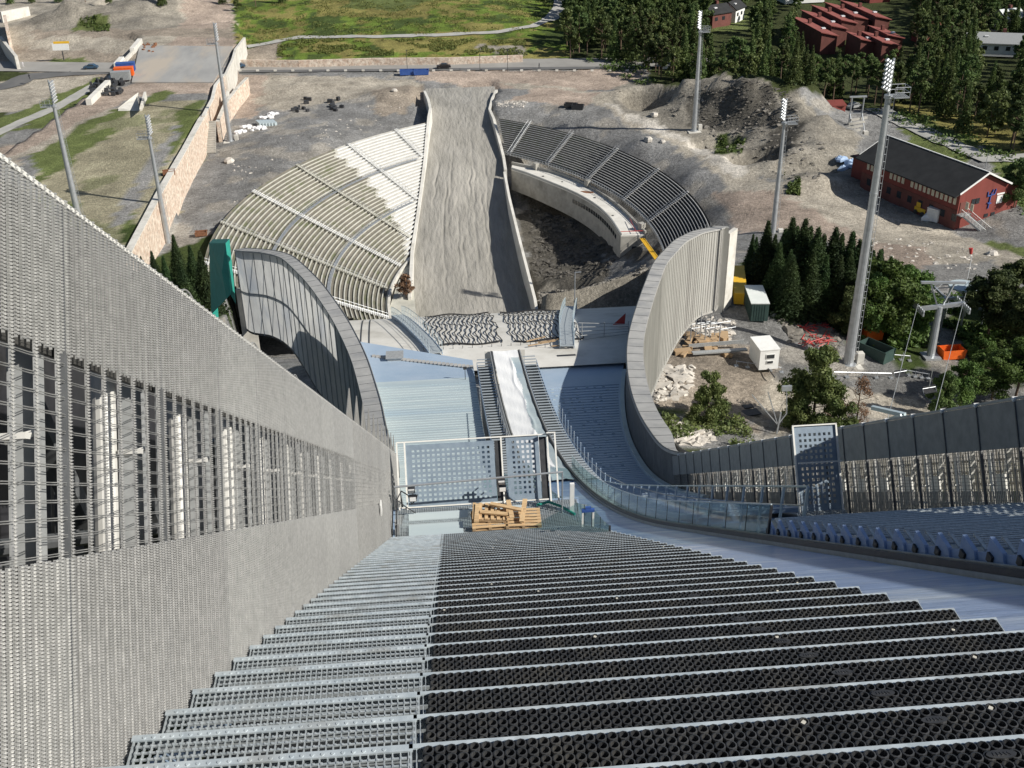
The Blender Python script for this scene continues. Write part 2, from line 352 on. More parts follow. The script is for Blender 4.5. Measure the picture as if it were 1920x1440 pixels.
b.build('inner_back_wall', 'blackrail', wl)  # black colour stands in for the unlit interior behind the window band
for yy in (7.9, 10.3, 12.8):      # loops of loose wire on the top edge
    b = MB(); pts = [(.0, yy+.18*math.cos(t)-.1, steepz(yy)+1.98+.10*math.sin(t)+.12*(-math.cos(t))) for t in np.linspace(0, math.pi, 9)]
    b.path(pts, .008, 5); b.build('wire_loop', 'mesh', wl)
# the clad continuation of the left wall, past the gate and out to the flare
def wallskin(side, ya, yb, step, zlo, name, m, par, thick=.10, ins=0.):
    ys = np.arange(ya, yb+1e-6, step); A = []; B = []
    for y in ys:
        x = wx(y, side)-side*ins; A.append((x, y, capz(y, side)-.01)); B.append((x, y, zlo(y)))
    b = MB(); b.strip(A, B, thick, (side, 0, 0)); return b.build(name, m, par)
# ================================================================ right tower wall
wrt = thing('shaded_mesh_wall', 'long dark woven mesh wall along the right side of the ski jump tower, in shade', 'wall', (13, 0, 0))
PR = 1.5
PRS = PR/.8223
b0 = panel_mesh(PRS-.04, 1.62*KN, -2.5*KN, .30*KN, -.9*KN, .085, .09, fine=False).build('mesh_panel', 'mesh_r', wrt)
bb = MB(); w1 = PRS-.05
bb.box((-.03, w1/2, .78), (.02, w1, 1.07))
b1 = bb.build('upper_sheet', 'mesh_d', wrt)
cc = MB(); cc.tube((.35, 0, .7), (.35, 0, -2.3), .075, 10); cc.box((.25, 0, -.6), (.3, .05, .05)); b2 = cc.build('round_column', 'whitepost', wrt)
ee = MB(); ee.box((-.03, 0, -.35), (.07, .045, 3.35)); b3 = ee.build('edge_post', 'jointsteel', wrt)
gg = MB(); gg.beam((.7, 0, .4), (.9, 1.3, -2.1), .12, .1); gg.box((.7, .6, -.7), (.05, .5, .7)); gg.tube((.6, 0, -1.1), (.6, PRS, -1.1), .06, 6); gg.box((.9, 1.4, -1.0), (.08, .14, 2.3)); b4 = gg.build('diagonal_brace', 'whitepost', wrt)
oo = MB()
for j in range(12): oo.box((1.1, .08+j*PRS/12, -.9), (.015, .098, 3.0))
for j in range(8): oo.beam((1.12, 0, .3-j*.3), (1.12, PRS, .3-j*.3), .012, .05)
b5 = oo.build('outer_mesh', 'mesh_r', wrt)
prs = (b0, b1, b2, b3, b4, b5); offr = ((0, .03), (0, .02), (0, .25), (0, 0), (0, 0), (0, 0))
for k in range(-8, 26):
    y0 = 12.3+PR*k
    for ob, of in zip(prs, offr):
        c2 = ob if k == -8 else ob.copy()
        if k != -8: COL.objects.link(c2)
        c2.location = (of[0], y0+of[1], steepz(y0+of[1])); c2.rotation_euler = (TILT, 0, 0)
c = MB(); c.beam((0, 0, 1.66), (0, 50, 1.66-.692*50), .07, .06); c.build('top_edge_rail', 'greysteel', wrt)
c = MB()
for k in range(0, 26): yq = 12.3+PR*k+.468*1.64; c.box((-.02, yq, steepz(yq)+1.64), (.14, .10, .08))
c.build('joint_caps', 'whitepaint', wrt)
# ================================================================ the stair of gratings
st = thing('grating_stair', 'wide flight of steel grating steps with black rubber mats below the camera', 'stair')
TP = .612; X0, X1, XM = -1.86, 4.36, -.26
def off(y): return -1.55
g = MB(); g.mi = 0
for i in range(int((XM-X0)/.041)+2): g.box((X0+.03+i*.041, -.14, -.015), (.006, .27, .026))
for j in range(6): g.beam((X0+.02, -.03-j*.048, -.004), (XM-.02, -.03-j*.048, -.004), .012, .010)
for i in range(0, int((XM-X0)/.02)):      # the twist of the cross rods
    if i % 2 == 0:
        for j in range(4): g.box((X0+.03+i*.02, -.03-j*.048, .003), (.010, .015, .005))
g.box(((X0+X1)/2, -.3, -.02), (X1-X0, .008, .04)); g.box(((X0+X1)/2, .005, -.06), (X1-X0, .006, .10))
g.box((X0+.004, -.15, -.02), (.008, .31, .05)); g.box((X1+.003, -.15, -.04), (.008, .31, .09)); g.box((XM, -.15, -.02), (.01, .3, .04))
tr0 = g.build('tread', 'galv', st)
g = MB(); g.box(((X0+XM)/2, -.019, .002), (XM-X0+.02, .044, .012)); g.box(((XM+X1)/2, -.012, .002), (X1-XM+.02, .030, .012))
for i in range(int((XM-X0-.1)/.052)):
    x = X0+.06+i*.052; g.tube((x, -.022, .006), (x, -.022, .012), .012, 8, .009)
nz0 = g.build('nosing', 'nosing', tr0)
g = MB(); RP = .059; nr = int((X1-.02-XM-.04)/RP); NS = 10
for i in range(nr):
    for j in range(5):
        cx = XM+.06+RP*(i+.5); cy = -.029-RP*(j+.5); ro = RP*.53; ri = RP*.375
        vs = []
        for k in range(NS):
            t = 2*math.pi*(k+.5)/NS; c_, s_ = math.cos(t), math.sin(t)
            vs += [(cx+ro*c_, cy+ro*s_, .006), (cx+ro*.93*c_, cy+ro*.93*s_, .024), (cx+ri*c_, cy+ri*s_, .026), (cx+ri*.72*c_, cy+ri*.72*s_, -.006)]
        fs = []
        for k in range(NS):
            a = 4*k; c2 = 4*((k+1) % NS)
            fs += [(a, c2, c2+1, a+1), (a+1, c2+1, c2+2, a+2), (a+2, c2+2, c2+3, a+3)]
        g.add(vs, fs)
g.box((XM+.06+RP*nr/2, -.029-RP*2.5, -.016), (RP*nr, RP*5, .008))
mt0 = g.build('rubber_mat', 'rubber', tr0)
def place_tread(y, first=False):
    z = steepz(y)-1.55
    if first: tr0.location = (0, y, z); return
    t = tr0.copy(); COL.objects.link(t); t.location = (0, y, z)
    for s_ in (nz0, mt0): c2 = s_.copy(); COL.objects.link(c2); c2.parent = t
ty = []
y = 27.9
while y > 2.2: ty.append(y); y -= TP
for i, y in enumerate(ty): place_tread(y, i == 0)
b = MB()
for x in (X0-.03, -.3, 1.3, 2.9, X1-.05): b.beam((x, 1, steepz(1)-2.0), (x, 28, steepz(28)-2.0), .04, .26)
b.build('stringer', 'bluesteel', st)
b = MB(); b.quad((X0-.1, 1, steepz(1)-2.3), (X1+.1, 1, steepz(1)-2.3), (X1+.1, 28, steepz(28)-2.3), (X0-.1, 28, steepz(28)-2.3)); b.build('under_stair_shade_sheet', 'darksteel', st)  # dark sheet added for the shadow seen below the gratings
# plugs with letters and grit caught in the mats
g = MB(); 
for i in range(26):
    y = ty[rng.integers(4, len(ty)-1)]; x = rng.uniform(-.1, 4.2); k = round((x-XM-.06)/RP-.5); j = rng.integers(0, 2)
    g = MB(); g.box((XM+.06+RP*(k+.5), y-.029-RP*(j+.5), steepz(y)-1.55+.010), (.026, .022, .018), rng.uniform(0, 3)); g.build('grit', 'rubber_dirt', st)
for i in range(len(ty)):
    y = ty[i]; x = 3.55-(28-y)*.046; g = MB()
    if x > X1-.3 or y > 19: continue
    cx, cy, cz = x, y-.029-RP*1.5, steepz(y)-1.55+.027
    pts = [(cx+.072*math.cos(t)*(1 if abs(math.cos(t)) < .7 else 1), cy+.026*math.sin(t)) for t in np.linspace(0, 2*math.pi, 13)[:-1]]
    g.prism(pts, cz-.004, cz+.004)
    for q in range(5): g.box((cx-.036+q*.018, cy, cz+.005), (.008, .018, .004), .2*q)
    g.build('name_plug', 'rubber', st)
# ================================================================ in-run track
tr = thing('inrun_track', 'blue coated ski jump in-run curving down from right foreground to the take-off', 'ski jump track')
def track(xa, xb, ya, yb, dz, name, m, par, step=1., thick=.05):
    ys = np.arange(ya, yb+1e-6, step); A = [(xa, y, pr(y)+dz) for y in ys]; B = [(xb, y, pr(y)+dz) for y in ys]
    b = MB(); b.strip(A, B, thick); return b.build(name, m, par)
track(X1+.12, 6.52, 4, 82, -.12, 'track_surface', 'inrun', tr)
for xs, nm in ((6.62, 'side_rail'), (4.30, 'side_rail')):
    ya = 5 if xs > 5 else 29
    ys = np.arange(ya, 83, 1.); b = MB(); b.ribbon([(xs, y, pr(y)+.02) for y in ys], .07, .10); b.build(nm, 'blackrail', tr)
    b = MB(); b.ribbon([(xs+(.09 if xs > 5 else -.09), y, pr(y)+.07) for y in ys], .06, .05); b.ribbon([(xs+(.02 if xs > 5 else -.02), y, pr(y)-.12) for y in ys], .16, .14); b.build('rail_coping', 'greysteel', tr)
# white cover sheet over the lower track, rumpled along its right edge
def coverz(x, y, e): return pr(y)+.02+.03*math.sin(y*1.7+x*3)+(.05*math.exp(-((x-5.85-.16*math.sin(y*.31)-.1*math.sin(y*.83))/.10)**2)*(1+.4*math.sin(y*1.3)) if e else 0)
xs = np.linspace(4.42, 6.5, 34); ys = np.arange(46, 82.3, .35); b = MB(); n = len(xs)
vs = [(x, y, coverz(x, y, y < 80)) for y in ys for x in xs]
b.add(vs, [(j*n+i, j*n+i+1, (j+1)*n+i+1, (j+1)*n+i) for j in range(len(ys)-1) for i in range(n-1)])
b.m = [1 if xs[i] > 5.93+.10*math.sin(ys[j]*.37)+.05*math.sin(ys[j]*1.4) and ys[j] < 80 else 0 for j in range(len(ys)-1) for i in range(n-1)]
b.build('track_cover', ['cover', 'deck'], None, smooth=True, label='white sheet covering the lower in-run track, rumpled on its right side', cat='cover sheet')
b = MB(); b.box((5.45, 82.2, pr(82)-1.6), (3.4, .25, 3.2)); b.build('takeoff_front', 'whiteconc', tr)
# narrow stairs on both sides of the lower track
def narrow_stair(xa, xb, ya, yb, label, dzf=lambda y: -.25):
    t = thing('service_stair', label, 'stair', (0, 0, 0), 0, 'narrow service stairs beside the track')
    k = 0; y = ya; b = MB()
    while y < yb:
        s_ = -(pr(y+.3)-pr(y-.3))/.6; z = pr(y)+dzf(y)
        b.box(((xa+xb)/2, y, z+.08), (xb-xa, .15, .03)); b.build('tread', 'galv', t); b = MB(); y += .72
    b = MB(); ys = np.arange(ya, yb, 1.)
    for x in (xa-.03, xb+.03): b.ribbon([(x, y, pr(y)+dzf(y)-.12) for y in ys], .04, .34)
    b.build('stringer', 'bluesteel', t)
    b = MB(); b.strip([(xa, y, pr(y)+dzf(y)-.35) for y in ys], [(xb, y, pr(y)+dzf(y)-.35) for y in ys]); b.build('under_pan', 'blackrail', t)
    return t
narrow_stair(3.0, 4.12, 36, 81, 'narrow grey service stair on the left of the white covered track')
narrow_stair(6.86, 7.9, 29, 81, 'narrow shaded service stair on the right of the white covered track')
# small handrail on the left stair
b = MB(); 
for y in np.arange(57, 70, 2.2): b.tube((3.9, y, pr(y)-.2), (3.9, y, pr(y)+.75), .025, 6)
b.path([(3.9, y, pr(y)+.75) for y in np.arange(57, 68.1, 1.1)], .025, 6)
b.build('stair_handrail', 'mastmet', None, label='short tubular handrail standing on the left service stair', cat='handrail')
# ================================================================ saw-tooth stair on the right of the in-run
rs = thing('sawtooth_stair', 'shaded stair with blue saw-toothed side plates right of the in-run', 'stair')
ys_r = np.arange(6.3, 18.6, .612)
g = MB(); g.box((3.0, -.15, 0), (6.0, .32, .028)); g.box((3.0, .01, -.01), (6.0, .03, .06))
for j in range(6): g.box((3., -.04-.05*j, .018), (5.9, .012, .012))
t0 = g.build('tread', 'galv', rs)
g = MB(); g.hexa([(-.02, .0, 0), (.02, .0, 0), (.02, -.62, .0), (-.02, -.62, .0), (-.02, .0, .001), (.02, .0, .001), (.02, -.05, .40), (-.02, -.05, .40)])
for i, y in enumerate(ys_r):
    o = t0 if i == 0 else t0.copy()
    if i: COL.objects.link(o)
    o.location = (6.95, y, pr(y)+.45)
g = MB()
for y in ys_r:
    z = pr(y)
    A = (6.82, y+.02, z-.12+.0); B_ = (6.82, y+.02, z+.31); C_ = (6.82, y-.30, z+.31); D_ = (6.82, y-.60, z+.29)
    pts = [(y+.03, z-.14), (y+.03, z+.46), (y-.30, z+.45), (y-.57, z+.14)]
    g.add([(6.80, p, q) for p, q in pts]+[(6.86, p, q) for p, q in pts], [(0,1,2,3), (7,6,5,4), (0,4,5,1), (1,5,6,2), (2,6,7,3), (3,7,4,0)])
g.build('side_plate', 'toothblue', rs)
g = MB()
for y in ys_r: g = MB(); g.box((6.79, y-.10, pr(y)+.22), (.05, .12, .12)); g.build('fixing_bracket', 'darksteel', rs)
b = MB(); b.strip([(6.8, y, pr(y)-.12) for y in np.arange(5, 20, 1.)], [(12.95, y, pr(y)-.12) for y in np.arange(5, 20, 1.)], .05); b.build('under_pan', 'bluesteel', rs)
b = MB(); b.strip([(6.84, y, pr(y)-.05) for y in (5, 19)], [(6.84, y, pr(y)+.22) for y in (5, 19)], .05, (1, 0, 0)); b.build('side_stringer', 'toothblue', rs)
# ================================================================ sheet-metal decks
def deck(xa, xb, ya, yb, name, m, label, yend=None, dz=0.):
    t = thing(name, label, 'sheet metal deck')
    ys = np.arange(ya, yb+1e-6, 1.); S_ = -1 if xa(50) < 5 else 1; A = [(xa(y), y, deckz(y, S_)+dz) for y in ys]; B = [(xb(y), y, deckz(y, S_)+dz) for y in ys]
    b = MB(); b.strip(A, B, .2); b.build('deck_sheet', m, t)
    return t
def rcut(y): return 0
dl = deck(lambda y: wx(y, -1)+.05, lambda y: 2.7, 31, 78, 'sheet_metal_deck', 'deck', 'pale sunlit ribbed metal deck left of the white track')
b = MB()
y = 32.
while y < 77: 
    b.beam((wx(y, -1)+.1, y, deckz(y, -1)+.02), (2.68, y, deckz(y, -1)+.02), .035, .03); y += .62
b.build('standing_seam', 'deck', dl)
b = MB(); ys = np.arange(78, 88.1, 1.)
b.strip([(wx(y, -1)+.05, y, deckz(y, -1)+.005) for y in ys[:]], [(2.7, y-5.5*(y-78)/10., deckz(y-4*(y-78)/10, -1)+.005) for y in ys], .2)
b.build('smooth_sheet', 'decktop', dl)
b = MB(); n_ = 26
for i in range(n_):
    x = -5.9+i*(8.6/n_); y = 84.2-i*.15
    b.box((x+.16, y, deckz(y, -1)+.05), (.30, .42, .06))
b.build('planks_on_deck', 'cap', None, label='row of short boards laid across the upper left metal deck', cat='boards')
b = MB(); b.box((-3.9, 83.4, deckz(83.4, -1)+.38), (1.5, 1.3, .10)); b.box((-3.9, 83.4, deckz(83.4, -1)+.18), (1.2, 1.0, .3)); b.build('grey_cabinet', 'greysteel', None, label='low grey square cabinet on the left metal deck', cat='cabinet')
b = MB(); b.tube((1.9, 77.5, deckz(77.5, -1)), (1.9, 77.5, deckz(77.5, -1)+1.0), .03, 6); b.box((1.9, 77.5, deckz(77.5, -1)+1.05), (.28, .1, .22)); b.build('short_post', 'darksteel', None, label='short dark post standing near the white track on the left deck', cat='post')
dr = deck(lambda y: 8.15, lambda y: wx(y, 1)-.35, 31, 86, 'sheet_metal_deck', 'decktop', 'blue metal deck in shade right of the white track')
b = MB(); y = 32.
while y < 80:
    b.beam((8.3, y, deckz(y)+.02), (wx(y, 1)-.5, y, deckz(y)+.02), .03, .03); y += .62
b.build('standing_seam', 'decktop', dr)
b = MB()
for yy in np.arange(33, 80, .8):
    for xx in np.arange(9.2, wx(yy, 1)-1.0, .62):
        if rng.random() < .6: b.box((xx+rng.uniform(-.2, .2), yy, deckz(yy)+.03), (.22, .06, .045))
b.build('sun_dapple', 'deck', dr, kind='stuff')  # pale dashes stand in for sun dapples falling through the wall
b = MB(); ys = np.arange(44, 84, 1.); b.strip([(wx(y, 1)-.36, y, deckz(y)+.12) for y in ys], [(wx(y, 1)-.02, y, deckz(y)+.12) for y in ys], .2); b.build('edge_gutter', 'deck', dr)
b = MB()
for i in range(11): 
    x = 8.1+i*.32; y = 84.8-.03*i; b.box((x, y, deckz(y)+.06), (.30, .5, .06))
b.box((10.6, 85.4, deckz(85)+.08), (2.4, .22, .08)); b.build('planks_on_deck', 'cap', None, label='row of short boards laid across the upper right metal deck', cat='boards')
b = MB(); b.box((11.3, 86.2, deckz(86)+.1), (1.7, 1.2, .1)); b.box((11.3, 86.2, deckz(86)), (1.5, 1, .1)); b.build('dark_hatch', 'darksteel', None, label='dark square hatch lid on the right metal deck', cat='hatch')
# ================================================================ wings (flared wind walls)
def wing(side, label, m_out):
    t = thing('wing_wall', label, 'wind wall', (0, 0, 0), 0)
    y0 = 28 if side < 0 else 48
    ys = np.arange(y0, 136.01, 1.)
    # normals of the plan curve (outward)
    def outp(y, d):
        x = wx(y, side); dx = (wx(y+.5, side)-wx(y-.5, side)); n = Vector((side*1.0, -side*dx, 0)); 
        n = Vector((1, -dx, 0)).normalized()*side; return x+n.x*d, y+n.y*d
    inn = [(*outp(y, 0), capz(y, side)) for y in ys]; cw = lambda y: 1.35 if side < 0 else 1.35*sstep(49, 60, y)+.06
    out = [(*outp(y, cw(y)), capz(y, side)-.02) for y in ys]
    b = MB(); b.strip(inn, out, .18); b.build('cap', 'cap', t)
    b = MB()                                  # joints of the cap boards, as thin raised battens
    for i, y in enumerate(ys[::1]):
        if i % 2 == 0:
            a = Vector((*outp(y, .03), capz(y, side)+.012)); c = Vector((*outp(y, cw(y)-.05), capz(y, side)-.008)); b.beam(a, c, .035, .02)
    b.ribbon([(*outp(y, .06), capz(y, side)+.02) for y in ys], .05, .05); b.build('cap_joints', 'jointsteel', t)
    yb0 = 40
    yy = np.arange(max(y0, 34), 136.01, 1.)
    A = [(*outp(y, 1.20), capz(y, side)-.19) for y in yy]; B = [(*outp(y, 1.20), min(itp(WB, y), capz(y, side)-1)) for y in yy]
    b = MB(); b.strip(A, B); b.build('outer_face', m_out, t)
    b = MB()
    for i, y in enumerate(yy):
        if i % (3 if side < 0 else 1): continue
        w_ = .10 if side < 0 else .06
        p = Vector((*outp(y, 1.25), capz(y, side)-.3)); q = Vector((*outp(y, 1.25), min(itp(WB, y), capz(y, side)-1)+.05)); b.beam(p, q, w_, .07, (0, 1, 0))
    b.build('face_batten', 'greysteel' if side < 0 else 'wing', t, kind='stuff' if side > 0 else None)
    if side < 0:
        b = MB()
        b.ribbon([(*outp(y, 1.0), lerp(capz(y, side), itp(WB, y), .5)) for y in yy], .2, .25); b.ribbon([(*outp(y, 1.1), itp(WB, y)+.15) for y in yy], .25, .3)
        for i in range(0, len(yy)-6, 4):
            y = yy[i]; b.beam((*outp(y, .9), capz(y, side)-.5), (*outp(y+5, .9), itp(WB, y+5)+.3), .12, .12)
        b.build('inner_frame', 'darksteel', t)
    else:
        b = MB(); b.ribbon([(*outp(y, 1.15), itp(WB, y)+.05) for y in yy], .35, .25); b.build('bottom_edge', 'wing', t)
    # inner face above the deck and the knoll
    if side < 0: ys = ys[ys < 92]
    A = [(*outp(y, .06), capz(y, side)-.19) for y in ys]; B = [(*outp(y, .06), deckz(y)-.5 if y < 86 else capz(y, side)-6-.1*(y-86)) for y in ys]
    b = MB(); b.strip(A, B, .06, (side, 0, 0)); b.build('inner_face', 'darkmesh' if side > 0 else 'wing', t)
    # end slab
    y = 136; p = outp(y, -.1); q = outp(y, 1.9)
    b = MB(); zt = capz(y, side)-.1; zb = itp(WB, y)-4
    if side < 0:
        b.hexa([(p[0], p[1], zb), (q[0], q[1], zb), (q[0], q[1]+.5, zb), (p[0], p[1]+.5, zb), (p[0], p[1], zt-5.5), (q[0], q[1], zt-5.5), (q[0], q[1]+.5, zt-5.5), (p[0], p[1]+.5, zt-5.5)]); b.build('end_slab', 'conc', t)
    if side > 0:
        b = MB()
        b.add([(p[0], p[1], zb), (q[0], q[1], zb), (q[0], q[1]+.5, zb), (p[0], p[1]+.5, zb), (p[0], p[1], zt), (q[0], q[1], zt), (q[0], q[1]+.5, zt), (p[0], p[1]+.5, zt)], [(0,3,2,1),(4,5,6,7),(0,1,5,4),(1,2,6,5),(2,3,7,6),(3,0,4,7)])
        b.build('end_slab', 'wing', t)
        b = MB(); b.box((q[0]+.9, q[1]+1.6, zt-6.8), (.6, 2.4, 11.5), -.7); b.build('end_buttress', 'paleconc', t)
    return t
wing(-1, 'flared left wind wall with grey plank cap, translucent shaded face and arched bottom', 'wingtrans')
wing(1, 'flared right wind wall with grey plank cap, sunlit ribbed face and arched bottom', 'wing')
gA, gB, gC, gD = atY(392, 456, 147), atY(423, 456, 136.4), atY(429, 510, 135.6), atY(416, 511, 136.6)
gE, gF = atY(425, 560, 136.6), atY(432, 552, 135.6); gH = atY(396, 590, 147)
b = MB(); b.add([gA, gB, gC, gD, gF, gE, gH, gB+np.array([.3, 1.5, 0]), gA+np.array([.3, 1.5, 0]), gH+np.array([.6, 1.5, -2]), gF+np.array([.3, 1.2, -2])], [(3,2,1,0), (3,5,4,2), (0,6,5,3), (0,1,7,8), (6,0,8,9), (1,2,4,10,7)])
b.build('green_scaffold_cover', 'green', None, label='green sheeted scaffold box at the outer end of the left wing', cat='scaffold cover')
# belly of the tower so that the decks rest on something
b = MB(); ys = np.arange(24, 88.1, 2.)
A = [(wx(y, -1)-.9, y, 0) for y in ys]; B = [(wx(y, 1)+.9, y, deckz(y)-.4) for y in ys]
A = [(p[0], p[1], deckz(p[1])-.4) for p in A]
b.strip(A, B, 3.2); b.build('tower_underside', 'greysteel', None, label='steel underside box carrying the in-run decks', cat='bridge girder')
# ================================================================ lower platform, gate, balustrades
FZ = -21.2; GY = 29.85
pf = thing('grating_platform', 'small steel platform with grid floor at the foot of the grating stair', 'platform')
b = MB()
for x in np.arange(-1.75, 4.3, .075): b.box((x, 28.9, FZ), (.012, 1.9, .03))
for y in np.arange(28.0, 29.85, .075): b.box((1.27, y, FZ+.001), (6.05, .012, .026))
b.build('floor_grid', 'galv', pf)
b = MB(); b.box((-.45, 28.55, FZ+.03), (1.75, .75, .02)); b.box((-.35, 29.35, FZ+.03), (1.95, .42, .02)); b.box((1.6, 29.5, FZ+.025), (1.9, .3, .02)); b.build('floor_plate', 'deck', pf)
b = MB(); b.box((1.3, 28.0, FZ-.1), (6.1, .06, .22)); b.box((1.3, 29.9, FZ-.1), (6.1, .06, .22)); b.box((-1.8, 28.9, FZ-.1), (.06, 1.9, .2)); b.box((4.3, 28.9, FZ-.1), (.06, 1.9, .2)); b.build('frame', 'bluesteel', pf)
gt = thing('perforated_gate', 'perforated sheet steel gate with two leaves behind the pallets', 'gate', (0, GY, FZ)); gt.rotation_euler = (TILT, 0, 0); gt.scale = (1, 1, .84)
def perf(x0, x1, z0, z1, nx, nz, mx, mt, mb, mr=None):
    b = MB(); mr = mx if mr is None else mr; pw = (x1-x0-mx-mr)/nx; ph = (z1-z0-mt-mb)/nz; hw = pw*.26; hh = ph*.26; T = .012
    xc = [x0+mx+pw*(i+.5) for i in range(nx)]; zc = [z0+mb+ph*(i+.5) for i in range(nz)]
    e = [z0]+[v for z in zc for v in (z-hh, z+hh)]+[z1]
    for i in range(0, len(e)-1, 2): b.box(((x0+x1)/2, 0, (e[i]+e[i+1])/2), (x1-x0, T, e[i+1]-e[i]))
    ex = [x0]+[v for x in xc for v in (x-hw, x+hw)]+[x1]
    for z in zc:
        for i in range(0, len(ex)-1, 2): b.box(((ex[i]+ex[i+1])/2, 0, z), (ex[i+1]-ex[i], T, 2*hh))
    return b
perf(-1.32, 1.62, .10, 2.52, 16, 11, .15, .16, .12, .12).build('perforated_leaf', 'gatesheet', gt)
perf(2.02, 3.12, .10, 2.62, 5, 11, .16, .12, .18, .14).build('perforated_leaf', 'gatesheet', gt)
b = MB()
for x in (-1.62, -1.36, 1.86, 3.42, 3.62): b.box((x, -.04 if x != 3.62 else -.6, 1.3), (.05, .05, 2.65))
b.box((1.0, -.04, 2.64), (5.25, .05, .05)); b.box((3.5, -.3, 2.66), (.3, .6, .04)); b.box((.9, 0, .06), (4.9, .05, .05)); b.build('gate_frame', 'whitepost', gt)
b = MB(); b.box((1.74, .03, 1.3), (.20, .05, 2.4)); b.box((3.26, .03, 1.3), (.24, .05, 2.5)); b.build('dark_jamb', 'darksteel', gt)
b = MB(); b.tube((-1.7, -.75, 1.42), (3.72, -.75, 1.62), .035, 10); b.tube((-1.68, -.75, 0), (-1.68, -.75, 1.42), .025, 8); b.tube((3.7, -.75, 0), (3.7, -.75, 1.62), .025, 8)
b.build('handrail', 'mastmet', None, label='long horizontal round steel handrail in front of the perforated gate', cat='handrail').location = (0, GY, FZ)
for i, (x, z, lb) in enumerate(((-1.18, 1.0, 'upper of two small floodlights at the left post of the gate'), (-1.15, .68, 'lower of two small floodlights at the left post of the gate'), (1.75, 1.12, 'small floodlight at the middle post of the gate, upper'), (1.78, .85, 'small floodlight at the middle post of the gate, lower'))):
    t = thing('floodlight', lb, 'lamp', (x, GY-.35, FZ+z), 0, 'floodlights on the gate')
    b = MB(); b.box((0, 0, 0), (.24, .16, .18)); b.tube((0, .1, -.02), (0, .3, -.05), .02, 6); b.build('housing', 'darksteel', t)
    b = MB(); b.box((0, -.09, .01), (.20, .02, .14)); b.build('lens', 'lampface', t)
b = MB(); pts = [(-1.72, 28.2, FZ+.05), (-1.66, 28.6, FZ+.7), (-1.64, 29.0, FZ+1.0), (-1.5, 29.4, FZ+1.05), (-1.3, 29.5, FZ+.8), (-1.2, 29.5, FZ+.45), (-1.05, 29.5, FZ+.6), (-1.0, 29.5, FZ+.8)]
b.path(pts, .02, 6); b.path([(-1.66, 29.0, FZ+1.0), (-1.4, 29.3, FZ+.5), (-1.1, 29.5, FZ+.08)], .018, 6); b.build('black_cable', 'blackrail', None, label='looping black cable hanging beside the left gate post', cat='cable')
b = MB(); b.box((-1.68, 28.55, FZ+.25), (.14, .25, .42)); b.build('junction_box', 'greysteel', None, label='grey junction box by the left wall at the foot of the stair', cat='box')
b = MB(); b.box((-1.82, 24.4, steepz(24.4)-.35), (.03, .28, .34)); b.build('white_notice', 'whitepaint', None, label='small blank white plate fixed on the left mesh wall', cat='plate')
# pallets
def pallet(loc, rz, ry, label, w=1.15, l=.95):
    t = thing('pallet', label, 'pallet', loc, rz, 'wooden pallets on the platform'); t.rotation_euler = (ry, 0, rz)
    b = MB()
    for i in range(6): b.box((0, -l/2+.06+i*(l-.12)/5, .13), (w, .11, .022))
    b.build('top_boards', 'timber', t); b = MB()
    for i in (-1, 0, 1): b.box((i*(w/2-.06), 0, .075), (.10, l, .085))
    b.build('bearer', 'timberold', t); b = MB()
    for i in (-1, 0, 1): b.box((0, i*(l/2-.06), .018), (w, .1, .022))
    b.build('bottom_boards', 'timberold', t); return t
pallet((1.28, 28.78, FZ+.06), .02, 0, 'lower left wooden pallet on the grid platform')
pallet((2.38, 28.75, FZ+.06), -.04, 0, 'right wooden pallet with gaps between its boards')
pallet((1.3, 28.95, FZ+.23), 1.5, .05, 'upper left wooden pallet lying crosswise on another', .9, 1.1)
for i, (p, q, lb) in enumerate((((1.35, 29.15, .52), (2.35, 28.72, .50), 'thick pale plank lying slanted on top of the pallets'), ((1.0, 28.85, .44), (2.05, 28.6, .42), 'thinner slanted plank in front of the thick one on the pallets'),
        ((.95, 29.3, .42), (.85, 28.35, .40), 'upright-looking plank on the left edge of the pallet pile'), ((1.95, 29.35, .46), (2.0, 28.4, .44), 'short plank lengthwise in the middle of the pallet pile'), ((2.5, 29.3, .5), (2.3, 28.35, .3), 'broad plank lengthwise right of the middle of the pallet pile'))):
    b = MB(); b.beam((p[0], p[1], FZ+p[2]), (q[0], q[1], FZ+q[2]), .15, .05); b.build('plank', 'timber', None, label=lb, cat='plank', group='loose planks on the pallets')
b = MB(); pts = [(2.9, 29.5, FZ+.1), (3.3, 29.55, FZ+.16), (3.7, 29.3, FZ+.12), (4.1, 28.9, FZ+.06)]
b.path(pts, .045, 6); b.build('green_hose', 'green', None, label='green hose or strap lying right of the pallets', cat='hose')
b = MB(); b.box((4.02, 29.1, FZ+.55), (.14, .10, 1.2)); b.build('white_post', 'whitepaint', None, label='white square post standing at the right end of the platform', cat='post')
b = MB(); x = 4.15
b.box((3.75, 24.9, pr(24.9)+.5), (.05, .05, .55)); b.box((4.05, 24.9, pr(24.9)+.5), (.05, .05, .55)); b.mi = 1; b.box((3.9, 24.9, pr(24.9)+.78), (.36, .08, .09)); b.box((3.9, 24.9, pr(24.9)+.84), (.16, .06, .12))
b.build('rope_stand', ['whitepaint', 'blue'], None, label='small white trestle with a blue top at the foot of the stair', cat='trestle')
